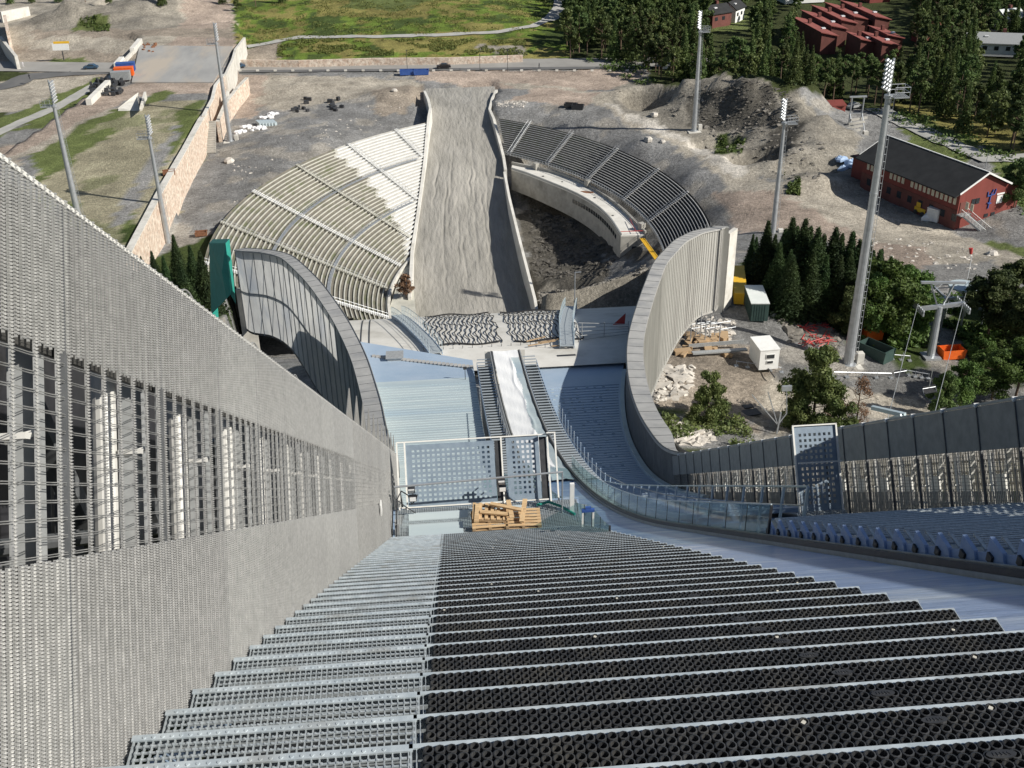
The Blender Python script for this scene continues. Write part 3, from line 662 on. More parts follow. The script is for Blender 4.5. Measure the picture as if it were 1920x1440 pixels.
def glassrun(x, ys, h0, h1, label, postx=.0, step=1.5, rail=True):
    t = thing('glass_balustrade', label, 'glass balustrade')
    b = MB(); n = len(ys)
    b.strip([(x, y, pr(y)+h1(y)) for y in ys], [(x, y, pr(y)+h0) for y in ys]); b.build('glass_pane', 'glass', t)
    y = ys[0]+step
    while y <= ys[-1]:
        b = MB(); b.beam((x, y, pr(y)+h0), (x, y, pr(y)+h1(y)), .015, .02, (0, 1, 0)); b.build('joint_strip', 'darksteel', t); y += step
    y = ys[0]; b = MB(); b.beam((x, y-.02, pr(y)+h0), (x, y-.02, pr(y)+h1(y)), .05, .05, (0, 1, 0)); b.build('end_post', 'darksteel', t)
    if rail: b = MB(); b.ribbon([(x, y, pr(y)+h1(y)+.015) for y in ys], .03, .025); b.build('top_rail', 'deck', t)
    return t
glassrun(6.78, np.arange(18.4, 50, 1.), .02, lambda y: .85, 'greenish glass balustrade with dark end post along the right side of the in-run')
glassrun(4.22, np.arange(23.2, 50, 1.), .0, lambda y: .30+.6*sstep(23, 27, y), 'greenish glass balustrade left of the in-run beside the platform', rail=False)
# handrail with dark infill between the service stair and the right deck
hr = thing('deck_handrail', 'long curved handrail with blue posts between the right stair and the shaded deck', 'handrail')
HP = [atX(px, py, 8.55) for px, py in ((1045, 805), (1058, 835), (1078, 862), (1100, 884), (1130, 902), (1170, 909), (1250, 911), (1350, 911), (1515, 912))]
b = MB(); b.path(HP, .03, 6)
HL = [Vector((p[0], p[1], pr(p[1])+.1)) for p in HP]
b.build('top_rail', 'deck', hr); b = MB(); HM = [Vector(p)*.5+q*.5 for p, q in zip(HP, HL)]; b.path(HM, .018, 6); b.build('middle_rail', 'mastmet', hr)
b = MB(); Yh = [p[1] for p in HP][::-1]; Zh = [p[2] for p in HP][::-1]
y = Yh[0]
while y < Yh[-1]:
    b = MB(); z = np.interp(y, Yh, Zh); b.box((8.55, y, (z+pr(y)-.3)/2), (.05, .10, z-pr(y)+.3)); b.build('post', 'bluesteel', hr); y += 1.55
# right-hand perforated gate and its grid floor
g2 = thing('perforated_screen', 'tall blue perforated screen standing against the shaded right wall', 'screen')
ga = atY(1521, 797, 26.5); gb = atY(1584, 930, 26.5); pm_ = perf(ga[0], gb[0], 0, 3.1, 7, 13, .14, .22, .2); x0g, x1g, zg = ga[0], gb[0], ga[2]-3.1
g2.location = (0, 26.5, zg); g2.rotation_euler = (TILT, 0, 0); g2.scale = (1, 1, .84); pm_.build('perforated_leaf', 'gatesheet', g2)
b = MB()
for x in (x0g, x1g): b.box((x, -.04, 1.5), (.05, .06, 3.3))
b.box(((x0g+x1g)/2, -.04, 3.12), (x1g-x0g+.05, .06, .05)); b.box(((x0g+x1g)/2, -.3, 1.75), (x1g-x0g, .05, .05)); b.build('frame', 'whitepost', g2)
b = MB()
fz = W(1550, 928, zg)[2]
for i in range(24): b.box((x0g-.1+i*.06, 25.2, zg), (.014, 2.5, .03))
for i in range(34): b.box(((x0g+x1g)/2, 24.0+i*.075, zg), (1.5, .014, .03))
b.box(((x0g+x1g)/2, 24.0, zg-.1), (1.6, .05, .2)); b.build('screen_floor_grid', 'galv', None, label='small dark grid floor in front of the tall perforated screen', cat='grid floor')
b = MB(); b.strip([(8.7, y, pr(y)-.4) for y in np.arange(19, 34, 1.)], [(12.95, y, pr(y)-.4) for y in np.arange(19, 34, 1.)], .1); b.build('dark_landing', 'bluesteel', None, label='dark sloping floor between the glass balustrade and the right wall', cat='floor panel')
# ================================================================ knoll and landing slope
def kz(y):      # knoll profile
    if y < 112: return -45.4-.12*(y-84)-.0058*(y-84)**2
    z112 = -45.4-.12*28-.0058*784
    if y < 190: t = y-112; u = min(t, 40); return z112-(.445*u+.0036*u*u+max(t-40, 0)*.733)
    return lerp(kz(189.9), -105.2, sstep(188, 216, y))
ysK = np.concatenate([np.arange(84, 120, 1.), np.arange(120, 226, 4.)])
def kx(y, side):
    if y <= 112: 
        return wx(y, side)-side*.1
    a = (-9.5, 20.5)[side > 0]; return lerp(wx(112, side), a, sstep(112, 122, y))
b = MB(); 
for i in range(len(ysK)-1): pass
A = []; n = 9
vs = [(lerp(kx(y, -1), kx(y, 1), i/(n-1)), y, kz(y)) for y in ysK for i in range(n)]
b.add(vs, [(j*n+i, j*n+i+1, (j+1)*n+i+1, (j+1)*n+i) for j in range(len(ysK)-1) for i in range(n-1)])
b.build('landing_slope', 'whiteconc', None, smooth=True, kind='structure', label='pale concrete knoll and landing slope under the take-off')
def netarea(xa, xb, ya, yb, label, seed):
    t = thing('safety_net', label, 'net'); r = random.Random(seed); b = MB()
    x = xa
    while x < xb:
        ph = r.uniform(0, 6); pts = []
        for y in np.arange(ya, yb+.01, .8):
            pts.append((x+.17*math.sin(y*.9+x*.12)+.07*math.sin(y*2.3+ph), y, kz(y)+.10+.06*math.sin(y*2+ph)))
        b.ribbon(pts, .07, .06); x += .50
    b.build('net_folds', 'net', t)
    for y in (ya, yb):
        b = MB(); b.ribbon([(x, y+.25*math.sin(x*1.3), kz(y)+.12) for x in np.arange(xa, xb, .5)], .16, .10)
        b.build('net_rope', 'net', t); b = MB()
netarea(-1.3, 6.0, 91.5, 112, 'rumpled black net spread over the knoll left of the pale centre strip', 1)
netarea(7.0, 13.6, 91.5, 112, 'rumpled black net spread over the knoll right of the pale centre strip', 2)
b = MB()
for x in np.arange(-1.5, 13.6, .9): b.box((x, 90.4, kz(90.4)+.12), (.05, .05, .3))
b.build('net_pegs', 'darksteel', None, label='row of small dark pegs in front of the black nets', cat='pegs')
def knollstair(pts0, w_, label, h=1.15, gl=True):
    gl = False; t = thing('knoll_stair', label, 'stair'); P = [Vector((x, y, kz(y)+.25)) for x, y in pts0]
    dense = []
    for a, c in zip(P[:-1], P[1:]):
        n = max(2, int((c-a).length/.45)); dense += [a.lerp(c, i/n) for i in range(n)]
    dense = [Vector((p.x, p.y, kz(p.y)+.35)) for p in dense]
    b = MB(); L_ = []; R_ = []
    for i, p in enumerate(dense[:-1]):
        d = (dense[i+1]-p); d.z = 0; d.normalize(); s_ = Vector((d.y, -d.x, 0))*w_/2; L_.append(p-s_); R_.append(p+s_); b.beam(p-s_, p+s_, .28, .05)
    b.build('treads', 'galv', t)
    for S_ in (L_, R_):
        b = MB(); b.ribbon([p-Vector((0, 0, .1)) for p in S_], .06, .35); b.build('stringer', 'bluesteel', t)
        up = Vector((0, 0, h)); b = MB(); b.path([p+up for p in S_[::2]], .03, 5); b.path([p+up*.5 for p in S_[::2]], .018, 4)
        for p in S_[::3]: b.tube(p, p+up, .03, 5)
        b.build('railing', 'deck', t)
        if gl: b = MB(); b.strip([p+up for p in S_], [p+Vector((0, 0, .1)) for p in S_]); b.build('glass_infill', 'glass', t)
knollstair([(-.4, 88.5), (-1.1, 92), (-2.2, 97), (-3.3, 103), (-4.2, 109), (-4.8, 114)], 1.2, 'stair with glass railings curving down the left side of the knoll')
knollstair([(11.6, 88.5), (12.3, 95), (13.6, 103), (14.6, 109), (15.4, 114)], 1.3, 'stair with steel railings down the right side of the knoll', gl=False)
b = MB(); p = (15.5, 112, kz(112)); b.tube(p, (p[0], p[1], p[2]+4.6), .06, 6); b.beam((p[0], p[1], p[2]+4.6), (p[0]+.7, p[1], p[2]+4.6), .08, .08); b.build('lamp_post', 'mastmet', None, label='thin lamp post with a short arm by the right knoll stair', cat='lamp post')
b = MB()
for (x, y, r_, l) in ((9.4, 89.5, .2, 2.6), (10.2, 90.4, .12, 2.2), (9.0, 91, .3, 1.8), (11, 89, -.1, 1.6)):
    b.beam((x-l/2, y, kz(y)+.2), (x+l/2, y+l*r_, kz(y)+.3), .12, .08)
b.build('loose_boards', 'timberold', None, label='loose boards lying behind the right end of the take-off', cat='boards')
b = MB(); b.add([(17.0, 95.5, kz(95)+.1), (18.2, 95.5, kz(95)+.1), (18.2, 95.6, kz(95)+1.2), (17.1, 95.6, kz(95)+.1), (18.25, 95.7, kz(95)+.1), (18.3, 95.7, kz(95)+1.2)], [(0,1,2), (3,5,4), (0,2,5,3), (1,4,5,2)]); b.build('red_pennant', 'red', None, label='small red triangular sheet by the right wing on the knoll', cat='flag')
b = MB()
for x, y0, y1 in ((-7.2, 88, 112), (-6.4, 88, 112)): b.ribbon([(x-.05*(y-88), y, kz(y)+.04) for y in np.arange(y0, y1, 1.)], .07, .06)
b.build('anchor_cables', 'darksteel', None, label='two dark cables laid over the pale left shoulder of the knoll', cat='cables')
b = MB()
for k in range(5): b.path([(13.2, 90.5+k*.5, kz(92)+.5+.2*k), (18, 91.5+k*.3, kz(92)+.4+.1*k)], .03, 5)
for x in (13.4, 15.5, 17.8): b.tube((x, 91.5, kz(91)), (x, 91.5, kz(91)+1.5), .04, 5)
b.build('scaffold_rails', 'greysteel', None, label='low scaffold rails between the right knoll stair and the wing', cat='scaffold')
# ================================================================ terrain
CP = []
def cp(px, py, z): p = W(px, py, z); CP.append((p[0], p[1], z))
for a in [(0,20,-76),(60,60,-76),(200,60,-75),(330,30,-74.5),(400,60,-75.5),(250,80,-76),(90,60,-76),(0,105,-80.5),(120,118,-80.5),(0,140,-81),(230,128,-81),(110,150,-81),(450,130,-80.5),(640,126,-80),(830,124,-80),(1000,122,-80),(1200,120,-80),
  (480,60,-78),(480,100,-78.5),(700,40,-75.5),(700,90,-78),(600,10,-74),(950,30,-75.5),(1000,90,-78.5),(1100,60,-78),(850,5,-74),(1045,10,-76),
  (560,160,-80.5),(480,180,-81),(460,230,-81.5),(520,230,-81),(620,220,-80.5),(700,200,-80.5),(760,170,-80.5),(780,200,-80.5),(430,265,-81.5),(400,300,-82),(345,400,-82.5),(330,450,-83),(400,380,-81),(500,320,-80.5),(600,270,-80.3),(455,400,-80.2),
  (880,150,-80),(960,160,-80),(1100,150,-80),(1180,160,-80.2),(980,200,-79),(1100,220,-79.2),(1200,260,-79),(1300,320,-78.6),(1370,380,-78.2),(1280,260,-80),(1220,240,-80),(1400,340,-79),
  (1500,400,-77),(1600,420,-77.8),(1700,450,-77.3),(1650,330,-78),(1450,290,-79),(1550,250,-79),(1600,230,-78.5),(1700,330,-77.5),(1900,440,-77.5),(1780,250,-78),(1880,300,-77.5),
  (1500,480,-73.5),(1700,520,-72.5),(1850,520,-73),(1425,590,-66),(1500,600,-67.5),(1590,683,-69),(1650,650,-70),(1740,660,-70.5),(1350,700,-65.5),(1300,640,-65.5),(1450,760,-67),(1600,760,-68.5),(1750,740,-70),(1850,700,-71),(1300,800,-65),(1250,780,-64.5),(1800,640,-71.5),
  (1300,140,-80),(1500,150,-80),(1700,150,-79),(1900,180,-78.5),(1400,60,-80),(1600,60,-79.5),(1800,60,-79.5),(1900,20,-79.5),(1500,10,-79.5),(1250,60,-80)]: cp(*a)
for a in [(100.5,191,-79.3),(90,218,-79),(113,200,-77),(104,234,-77),(95,200,-79)]: CP.append(a)
for a in [(-20,100,-66),(-28,125,-69),(-30,145,-72),(-45,150,-75),(-60,170,-79),(-40,185,-80),(5,100,-62),(20,90,-60),(35,120,-66),(0,60,-50),(40,60,-58),(-30,60,-60),(42,150,-67),(48,170,-72),(52,190,-77.5),(62,185,-76),(60,160,-71),
  (-80,120,-76),(-120,200,-80),(-200,300,-80),(-300,500,-78),(0,700,-76),(300,700,-79),(500,400,-80),(300,200,-74),(150,60,-66),(-150,0,-60),(0,-100,-40),(200,-50,-55)]: CP.append(a)
for a in [(1012,575,-96.5),(1060,560,-94.5),(1110,545,-92),(1170,530,-90.5),(1200,490,-90),(1180,500,-90.5),(1110,500,-94),(1050,500,-96),(1000,500,-96.5),(1100,460,-95),(1040,430,-95.5),(985,420,-95),(975,380,-96),(1050,395,-95.5),(1120,435,-94),(1160,470,-93)]: cp(*a)
CP = np.array(CP); Pn = len(CP)
D_ = np.hypot(CP[:,None,0]-CP[None,:,0], CP[:,None,1]-CP[None,:,1])
A_ = np.zeros((Pn+3, Pn+3)); A_[:Pn,:Pn] = D_+np.eye(Pn)*-.6*0; A_[:Pn,Pn] = 1; A_[:Pn,Pn+1:] = CP[:,:2]; A_[Pn,:Pn] = 1; A_[Pn+1:,:Pn] = CP[:,:2].T
A_[:Pn,:Pn] -= np.eye(Pn)*1.5
Wt = np.linalg.solve(A_, np.concatenate([CP[:,2], [0,0,0]]))
def rbf(x, y):
    x = np.asarray(x, float); y = np.asarray(y, float); z = Wt[Pn]+Wt[Pn+1]*x+Wt[Pn+2]*y
    for i in range(Pn): z = z+Wt[i]*np.hypot(x-CP[i,0], y-CP[i,1])
    return z
_pt = rng.random((256, 256))
def vn(x, y, s, o=0):
    x = np.asarray(x)/s+o*17.3+500; y = np.asarray(y)/s+o*9.1+500; xi = np.floor(x).astype(int); yi = np.floor(y).astype(int); fx = x-xi; fy = y-yi
    fx = fx*fx*(3-2*fx); fy = fy*fy*(3-2*fy); g = lambda i, j: _pt[i % 256, j % 256]
    return (g(xi,yi)*(1-fx)+g(xi+1,yi)*fx)*(1-fy)+(g(xi,yi+1)*(1-fx)+g(xi+1,yi+1)*fx)*fy-.5
def inpoly(x, y, P):
    x = np.asarray(x); y = np.asarray(y)
    if x.size > 5000:
        k0 = (x >= min(p[0] for p in P)) & (x <= max(p[0] for p in P)) & (y >= min(p[1] for p in P)) & (y <= max(p[1] for p in P)); r_ = np.zeros(x.shape, bool); r_[k0] = inpoly_(x[k0], y[k0], P); return r_
    return inpoly_(x, y, P)
def inpoly_(x, y, P):
    c = np.zeros(np.shape(x), bool); n = len(P)
    for i in range(n):
        x1, y1 = P[i][0], P[i][1]; x2, y2 = P[(i+1) % n][0], P[(i+1) % n][1]
        if y1 == y2: continue
        k = ((y1 > y) != (y2 > y)) & (x < (x2-x1)*(y-y1)/(y2-y1)+x1); c ^= k
    return c
def ss(a, b, x): t = np.clip((x-a)/(b-a), 0, 1); return t*t*(3-2*t)
# upper sports field left of the stone wall (a plateau 8 m above the gravel)
FW = [W(px, py, -74.2) for px, py in ((225,500),(247,457),(300,357),(343,283),(373,228),(381,218))]
FW2 = [W(px, py, -74.5) for px, py in ((381,218),(398,186),(404,160),(420,140),(440,100),(458,72))]
FIELD = [tuple(p[:2]) for p in FW]+[tuple(p[:2]) for p in FW2]+[tuple(W(440,40,-74.5)[:2]), tuple(W(240,60,-74.5)[:2])]+[tuple(W(px, py, -74.5)[:2]) for px, py in ((262,70),(230,110),(205,140),(170,175),(60,250),(-60,330),(-60,520))]+[(-75, 150), (-40, 160)]
# heaps and pits : x, y, rx, ry, h, roughness
def hp(px, py, z, rx, ry, h, rot=0.): p = W(px, py, z); return (p[0], p[1], rx, ry, h, rot)
_rd = np.array([W(px, py, -79.6)[:2] for px, py in ((-160,124),(0,127),(200,129),(440,128),(640,126),(830,124),(1000,122),(1200,120),(1330,114))]); RX, RY = _rd[:,0], _rd[:,1]
HEAPS = [hp(1400,215,-79,17,9,6.5,-.1),hp(1330,200,-79,10,8,5.5),hp(1470,235,-79,13,11,7),hp(1530,270,-79,10,9,4),hp(1500,310,-79,11,8,3.2),hp(1240,180,-80,14,6,2.6),hp(1410,300,-79,8,4,1.4),hp(1540,340,-78,8,4,1.5),hp(1500,352,-78,9,4,1.2),
  hp(200,35,-75,14,8,3.5),hp(100,45,-76,10,7,3),hp(300,25,-75,12,9,3.5),hp(240,20,-75,7,6,3),hp(150,40,-76,5,5,2),hp(280,45,-75,6,5,2),hp(330,15,-75,8,7,3.4),hp(120,80,-78,9,3,1.5),hp(560,170,-81,10,4,1.0),hp(590,165,-81,8,3,.8),hp(740,180,-80.5,10,6,1.6),hp(600,260,-81,14,8,1.2)]
HEAPS += [hp(x, y, -76, 3.2, 3.2, 1.5) for x, y in ((130,45),(152,46),(175,48),(198,50),(222,48),(170,20),(190,14),(215,22),(262,14),(285,30))]
PITS = [hp(1222,196,-80,6.5,9,-11),hp(1196,188,-80,4,4,-5),hp(1262,200,-80,5,7,3.5),hp(1345,270,-80,6,4,-3.5),hp(1418,304,-79.5,6,6,-8),hp(1520,322,-78.5,8,3,-2.5)]
LC = (49.75, 207.78); LR1 = 94.17; LS = .455; RC = (-36.52, 212.83); RR1 = 92.49; RS = .696
def cone(px, py, C, R1, z1, S):
    r = ray(px, py); y_ = np.arange(150, 380, .1); t = y_/r[1]; x = t*r[0]; z = t*r[2]; rr = np.hypot(x-C[0], y_-C[1]); g = z-(z1+(rr-R1)*S)
    k = np.where((g[:-1] > 0) & (g[1:] <= 0))[0]; i = k[0]; return x[i], y_[i], z[i], rr[i]
def wl3(L_): return [Vector(atY(px, py, Y)) for px, py, Y in L_]
WLp = wl3([(796,170,318),(803,186,305),(807,203,295)])
for q_ in ((804,222),(800,262),(797,300),(791,350),(785,395),(779,435),(773,472)):
    c_ = cone(*q_, LC, LR1, -80, LS); WLp.append(Vector((c_[0], c_[1], c_[2]+.5)))
WLp += wl3([(770,520,218.5),(768,556,209.5)])
WRp = wl3([(931,168,318),(923,184,310),(918,204,301),(926,222,290),(944,292,273),(948,318,265)])
WRq = wl3([(946,322,264),(955,370,249),(972,440,232),(990,510,217),(1003,560,206),(1008,590,200)])
OZ = ([190, 209, 222, 231, 247, 262, 277, 290, 305, 325, 350], [-99.6, -99.4, -98.3, -96.6, -92.8, -89.2, -85.8, -82.8, -81.1, -80.5, -80.2])
def oz(y): return np.interp(y, *OZ)
_a = sorted((p.y, p.x) for p in WLp); _b = sorted((p.y, p.x) for p in WRp+WRq)
def oxl(y): return np.interp(y, [p[0] for p in _a], [p[1]+.3 for p in _a])
def oxr(y): return np.interp(y, [p[0] for p in _b], [p[1]-.3 for p in _b])
def H(x, y, detail=True):
    x = np.asarray(x, float); y = np.asarray(y, float); z = rbf(x, y)
    z = np.where((y > 120) & (y < 600), np.clip(z, -106, -62), z)
    for cx, cy, rx, ry, h, ro in HEAPS+PITS:
        u = (x-cx)*math.cos(ro)+(y-cy)*math.sin(ro); v = -(x-cx)*math.sin(ro)+(y-cy)*math.cos(ro); r2 = (u/rx)**2+(v/ry)**2
        r2 = r2*(1+.5*vn(x, y, 5, 3))
        z = z+h*np.exp(-r2**(1.3 if h > 0 else 3.)*.9)*(1+ (.25*vn(x, y, 2.5, 5) if h > 0 else 0))
    # stand sectors and outrun
    rl = np.hypot(x-LC[0], y-LC[1]); al = (x < oxl(y)+.5) & (rl < LR1+.4) & (rl > 58) & (y > 172) & (y < 293)
    z = np.where(al, np.minimum(z, -80+(rl-LR1)*LS-1.6), z)
    rr = np.hypot(x-RC[0], y-RC[1]); ar = (x > oxr(y)-.5) & (rr < RR1+.3) & (rr > 82.6) & (y > 188) & (y < 291)
    z = np.where(ar, np.minimum(z, -79.5+(rr-RR1)*RS-1.6), z)
    ao = (x > oxl(y)-3.2) & (x < oxr(y)+.8) & (y > 190) & (y < 334)
    z = np.where(ao, oz(y)-1.2*ss(333, 325, y)-.05, z)
    k = (x > -.19*y-3) & (x < .2*y+2) & (y > 112) & (y <= np.where(x > 19.5, 180, 222)) & ~ao; z = np.where(k, np.minimum(z, np.maximum(-.485*y-2.2-3.*ss(112, 125, y)+(0*y), -103.)), z)
    yr = np.interp(x, RX, RY); rk = ss(15, 9, np.abs(y-yr))*(x > -200); z = np.where(inpoly(x, y, FIELD), z, z+(-79.85-z)*rk)
    inf = inpoly(x, y, FIELD); z = np.where(inf, -74.3+ .35*vn(x, y, 30, 1), z)
    if detail:
        am = .25+.9*((rr < 84) & (x > oxr(y)+1) & (y > 195)) + .6*ss(-79, -76.5, z)*(x > 60)*(y > 220)
        am = np.where(inf, .06, am); am = np.where(ao, .05, am)
        z = z+am*(vn(x, y, 3.1, 7)+.75*vn(x, y, 1.5, 8)+.8*vn(x, y, 8, 9))
    return z
def G(px, py):       # where the sight line of a pixel of the plan meets the ground
    r = ray(px, py); t = np.arange(90, 620, .5); P = r[None,:]*t[:,None]; h = H(P[:,0], P[:,1], False); k = np.where(P[:,2] < h)[0]
    i = k[0] if len(k) else len(t)-1
    return Vector((float(P[i,0]), float(P[i,1]), float(h[i])))
def Hz(x, y): return float(H(np.array([x]), np.array([y]))[0])
xs = np.concatenate([[-6000,-2500,-1100,-600,-400,-300,-240], np.arange(-200, 262, 1.25), [300,380,500,800,1600,3000,6000]])
ys = np.concatenate([[-3000,-800,-200,0,50,80], np.arange(95, 500, 1.25), np.arange(502, 640, 4), [700,900,1500,3000,8000]])
GX, GYY = np.meshgrid(xs, ys); gx = GX.ravel(); gy = GYY.ravel(); gz = H(gx, gy)
far = (np.abs(gx) > 290) | (gy > 640) | (gy < 40); gz = np.where(far, np.where(gy < 40, -60., -79.), gz)
# colour zones (in plan)
C_ = dict(gravel=(.205,.203,.198), soil=(.28,.24,.195), pink=(.35,.285,.235), tan=(.36,.325,.27), fieldtan=(.29,.265,.185), grass=(.115,.14,.048), dkgrass=(.045,.065,.018), meadow=(.115,.165,.03), meadow2=(.20,.18,.06), dksoil=(.095,.088,.075), heap=(.245,.225,.19), greyg=(.24,.235,.225), forest=(.045,.055,.02), dkgravel=(.15,.148,.143), pale=(.50,.465,.41))
ZN = [('gravel', [(-400,-200),(2400,-200),(2400,1500),(-400,1500)]),
 ('soil', [(-100,70),(260,75),(240,135),(-100,112)]), ('tan', [(-100,-40),(440,-40),(440,95),(-100,75)]), ('heap', [(60,10),(330,0),(345,60),(60,70)]),
 ('pink', [(370,-40),(420,-40),(450,120),(300,110),(330,70)]), ('grass', [(145,32),(205,30),(205,60),(140,62)]), ('grass', [(88,110),(160,108),(160,120),(90,122)]), ('soil', [(60,58),(440,55),(440,72),(60,74)]),
 ('tan', [(-200,165),(180,140),(100,195),(-200,240)]), ('grass', [(100,180),(185,140),(190,150),(60,225),(-100,280),(-100,262)]),
 ('meadow', [(425,-60),(1060,-60),(1075,110),(450,120)]), ('meadow2', [(560,-20),(860,-20),(800,35),(600,30)]), ('grass', [(700,-20),(840,-10),(760,20),(640,15)]), ('soil', [(450,75),(520,72),(530,110),(455,122)]), ('meadow2', [(700,75),(1000,72),(1000,95),(720,98)]), ('heap', [(900,82),(990,88),(985,105),(900,98)]),
 ('grass', [(-100,262),(-100,300),(60,225),(190,150),(160,190),(60,240)]),
 ('pink', [(-100,300),(160,185),(300,140),(420,150),(400,180),(250,180),(180,215),(-50,360)]),
 ('tan', [(-50,330),(200,205),(240,200),(60,290),(-50,360)]),
 ('fieldtan', [(60,290),(240,200),(395,185),(385,225),(245,465),(60,520)]),
 ('grass', [(215,205),(330,165),(340,175),(200,230),(130,270),(60,310),(60,290)]), ('grass', [(60,300),(130,262),(220,240),(140,300),(70,345)]), ('grass', [(70,360),(140,380),(150,440),(200,480),(60,480)]), ('grass', [(340,205),(395,180),(360,240),(310,310),(260,390),(235,450),(225,440),(275,350)]),
 ('greyg', [(300,270),(330,230),(320,290),(240,420),(190,440),(250,350)]),
 ('pink', [(440,135),(560,140),(520,150),(490,200),(470,225),(440,220),(430,180)]), ('tan', [(500,140),(780,150),(790,165),(640,190),(520,210),(480,195)]), ('soil', [(690,170),(790,160),(800,185),(760,215),(700,215)]),
 ('pink', [(780,135),(1210,130),(1200,160),(1000,170),(780,150)]), ('tan', [(930,150),(1300,150),(1330,200),(1160,200),(1000,175)]),
 ('pink', [(1000,165),(1120,175),(1100,200),(960,190)]),
 ('tan', [(1090,185),(1180,190),(1330,270),(1430,340),(1520,395),(1450,420),(1330,310),(1200,240)]), ('pale', [(1120,192),(1160,195),(1300,265),(1400,330),(1380,335),(1270,265)]),
 ('pink', [(1340,360),(1480,370),(1600,420),(1820,480),(1700,520),(1600,470),(1450,430),(1390,440)]), ('tan', [(1480,360),(1640,370),(1800,440),(1920,480),(1900,560),(1780,520),(1600,440)]),
 ('pink', [(1620,455),(1720,460),(1780,500),(1700,500)]), ('greyg', [(1740,500),(1860,490),(1880,560),(1800,600),(1740,590)]),
 ('heap', [(1200,140),(1500,170),(1600,260),(1660,330),(1560,380),(1420,330),(1300,270),(1150,200),(1150,165)]), ('dksoil', [(1285,180),(1450,172),(1480,235),(1300,240)]), ('dksoil', [(1440,240),(1500,225),(1490,290),(1430,280)]),
 ('dkgrass', [(1345,255),(1400,250),(1390,300),(1340,290)]), ('dkgrass', [(1470,330),(1500,330),(1500,370),(1465,365)]), ('tan', [(1420,345),(1640,345),(1620,400),(1500,390)]),
 ('dksoil', [(975,330),(1060,370),(1170,450),(1240,470),(1215,600),(1010,600),(985,500)]), ('gravel', [(1120,475),(1240,485),(1230,510),(1130,495)]), ('heap', [(1010,540),(1215,505),(1210,600),(1010,600)]),
 ('forest', [(1060,-60),(2300,-60),(2300,330),(1960,300),(1700,225),(1590,200),(1480,190),(1240,160),(1205,115),(1070,110)]), ('grass', [(1320,40),(1420,20),(1400,55),(1330,60)]), ('grass', [(1680,215),(1740,225),(1850,270),(1830,290),(1700,240)]), ('grass', [(1695,240),(1760,255),(1830,290),(1800,310),(1700,270)]), ('meadow2', [(1620,180),(1900,230),(1930,290),(1870,275),(1700,215)]), ('grass', [(1840,290),(1930,300),(1950,420),(1880,360)]),
 ('dkgravel', [(1340,560),(1620,600),(1950,690),(1950,800),(1500,730),(1360,640)]), ('gravel', [(1230,580),(1420,580),(1600,640),(1640,700),(1230,640)]), ('soil', [(1215,640),(1420,660),(1450,760),(1400,830),(1230,800)]), ('tan', [(1420,700),(1780,715),(1760,760),(1500,780),(1440,830)]), ('dkgrass', [(1560,540),(1730,560),(1760,640),(1700,660),(1560,600)]), ('grass', [(1220,780),(1290,800),(1280,815),(1220,800)]), ('dkgrass', [(1720,540),(1950,560),(1950,680),(1860,650)]),
 ('dkgrass', [(1380,480),(1600,480),(1600,540),(1420,520)]), ('dkgrass', [(220,440),(420,450),(400,620),(200,600)]), ('grass', [(1840,445),(1950,470),(1950,500),(1850,460)]), ('greyg', [(1860,380),(1950,420),(1950,460),(1870,430)])]
j1 = 3.2*vn(gx, gy, 6, 11)+2.0*vn(gx, gy, 2.2, 12); j2 = 3.2*vn(gx, gy, 6, 13)+2.0*vn(gx, gy, 2.2, 14)
col = np.zeros((len(gx), 3)); col[:] = C_['forest']
for nm, poly in ZN:
    if nm == 'gravel' and poly[0][0] < -300: col[(gx > -120) & (gx < 130) & (gy > 95) & (gy < 400)] = C_['gravel']; continue
    P = []
    for px, py in poly:
        py2 = max(py, -40); q = G(px, py2) if 560 > py2 else W(px, py2, -67); P.append((q[0], q[1]))
    k = inpoly(gx+j1, gy+j2, P); col[k] = C_[nm]
br = 1+.35*vn(gx, gy, 14, 20)+.25*vn(gx, gy, 4, 21)+.18*vn(gx, gy, 1.6, 22)
patch = (vn(gx, gy, 9, 23)+.6*vn(gx, gy, 3, 24)); isf = inpoly(gx, gy, FIELD)
kg = (patch > .17) & isf & (np.abs(col-np.array(C_['fieldtan'])).sum(1) < .01); col[kg] = col[kg]*.55+np.array(C_['grass'])*.45
kt = (patch > .22) & ~isf & (np.abs(col-np.array(C_['gravel'])).sum(1) < .01); col[kt] = col[kt]*.55+np.array(C_['tan'])*.45
km = (patch > .1) & (np.abs(col-np.array(C_['meadow'])).sum(1) < .01); col[km] = np.array(C_['meadow2'])
km = (patch < -.15) & (np.abs(col-np.array(C_['meadow'])).sum(1) < .01); col[km] = np.array(C_['dkgrass'])*1.3
col = np.clip(col*br[:,None], .01, .8)
me = bpy.data.meshes.new('ground'); nx_, ny_ = len(xs), len(ys); me.vertices.add(len(gx)); me.vertices.foreach_set('co', np.stack([gx, gy, gz], 1).ravel())
ii, jj = np.meshgrid(np.arange(nx_-1), np.arange(ny_-1)); a = (jj*nx_+ii).ravel(); F = np.stack([a, a+1, a+nx_+1, a+nx_], 1)
me.loops.add(F.size); me.loops.foreach_set('vertex_index', F.ravel().astype(np.int32)); me.polygons.add(len(F)); me.polygons.foreach_set('loop_start', np.arange(0, F.size, 4, dtype=np.int32)); me.polygons.foreach_set('loop_total', np.full(len(F), 4, np.int32))
me.polygons.foreach_set('use_smooth', [True]*len(F)); me.update(calc_edges=True)
ca = me.color_attributes.new('earth', 'FLOAT_COLOR', 'POINT'); ca.data.foreach_set('color', np.concatenate([col, np.ones((len(col), 1))], 1).ravel())
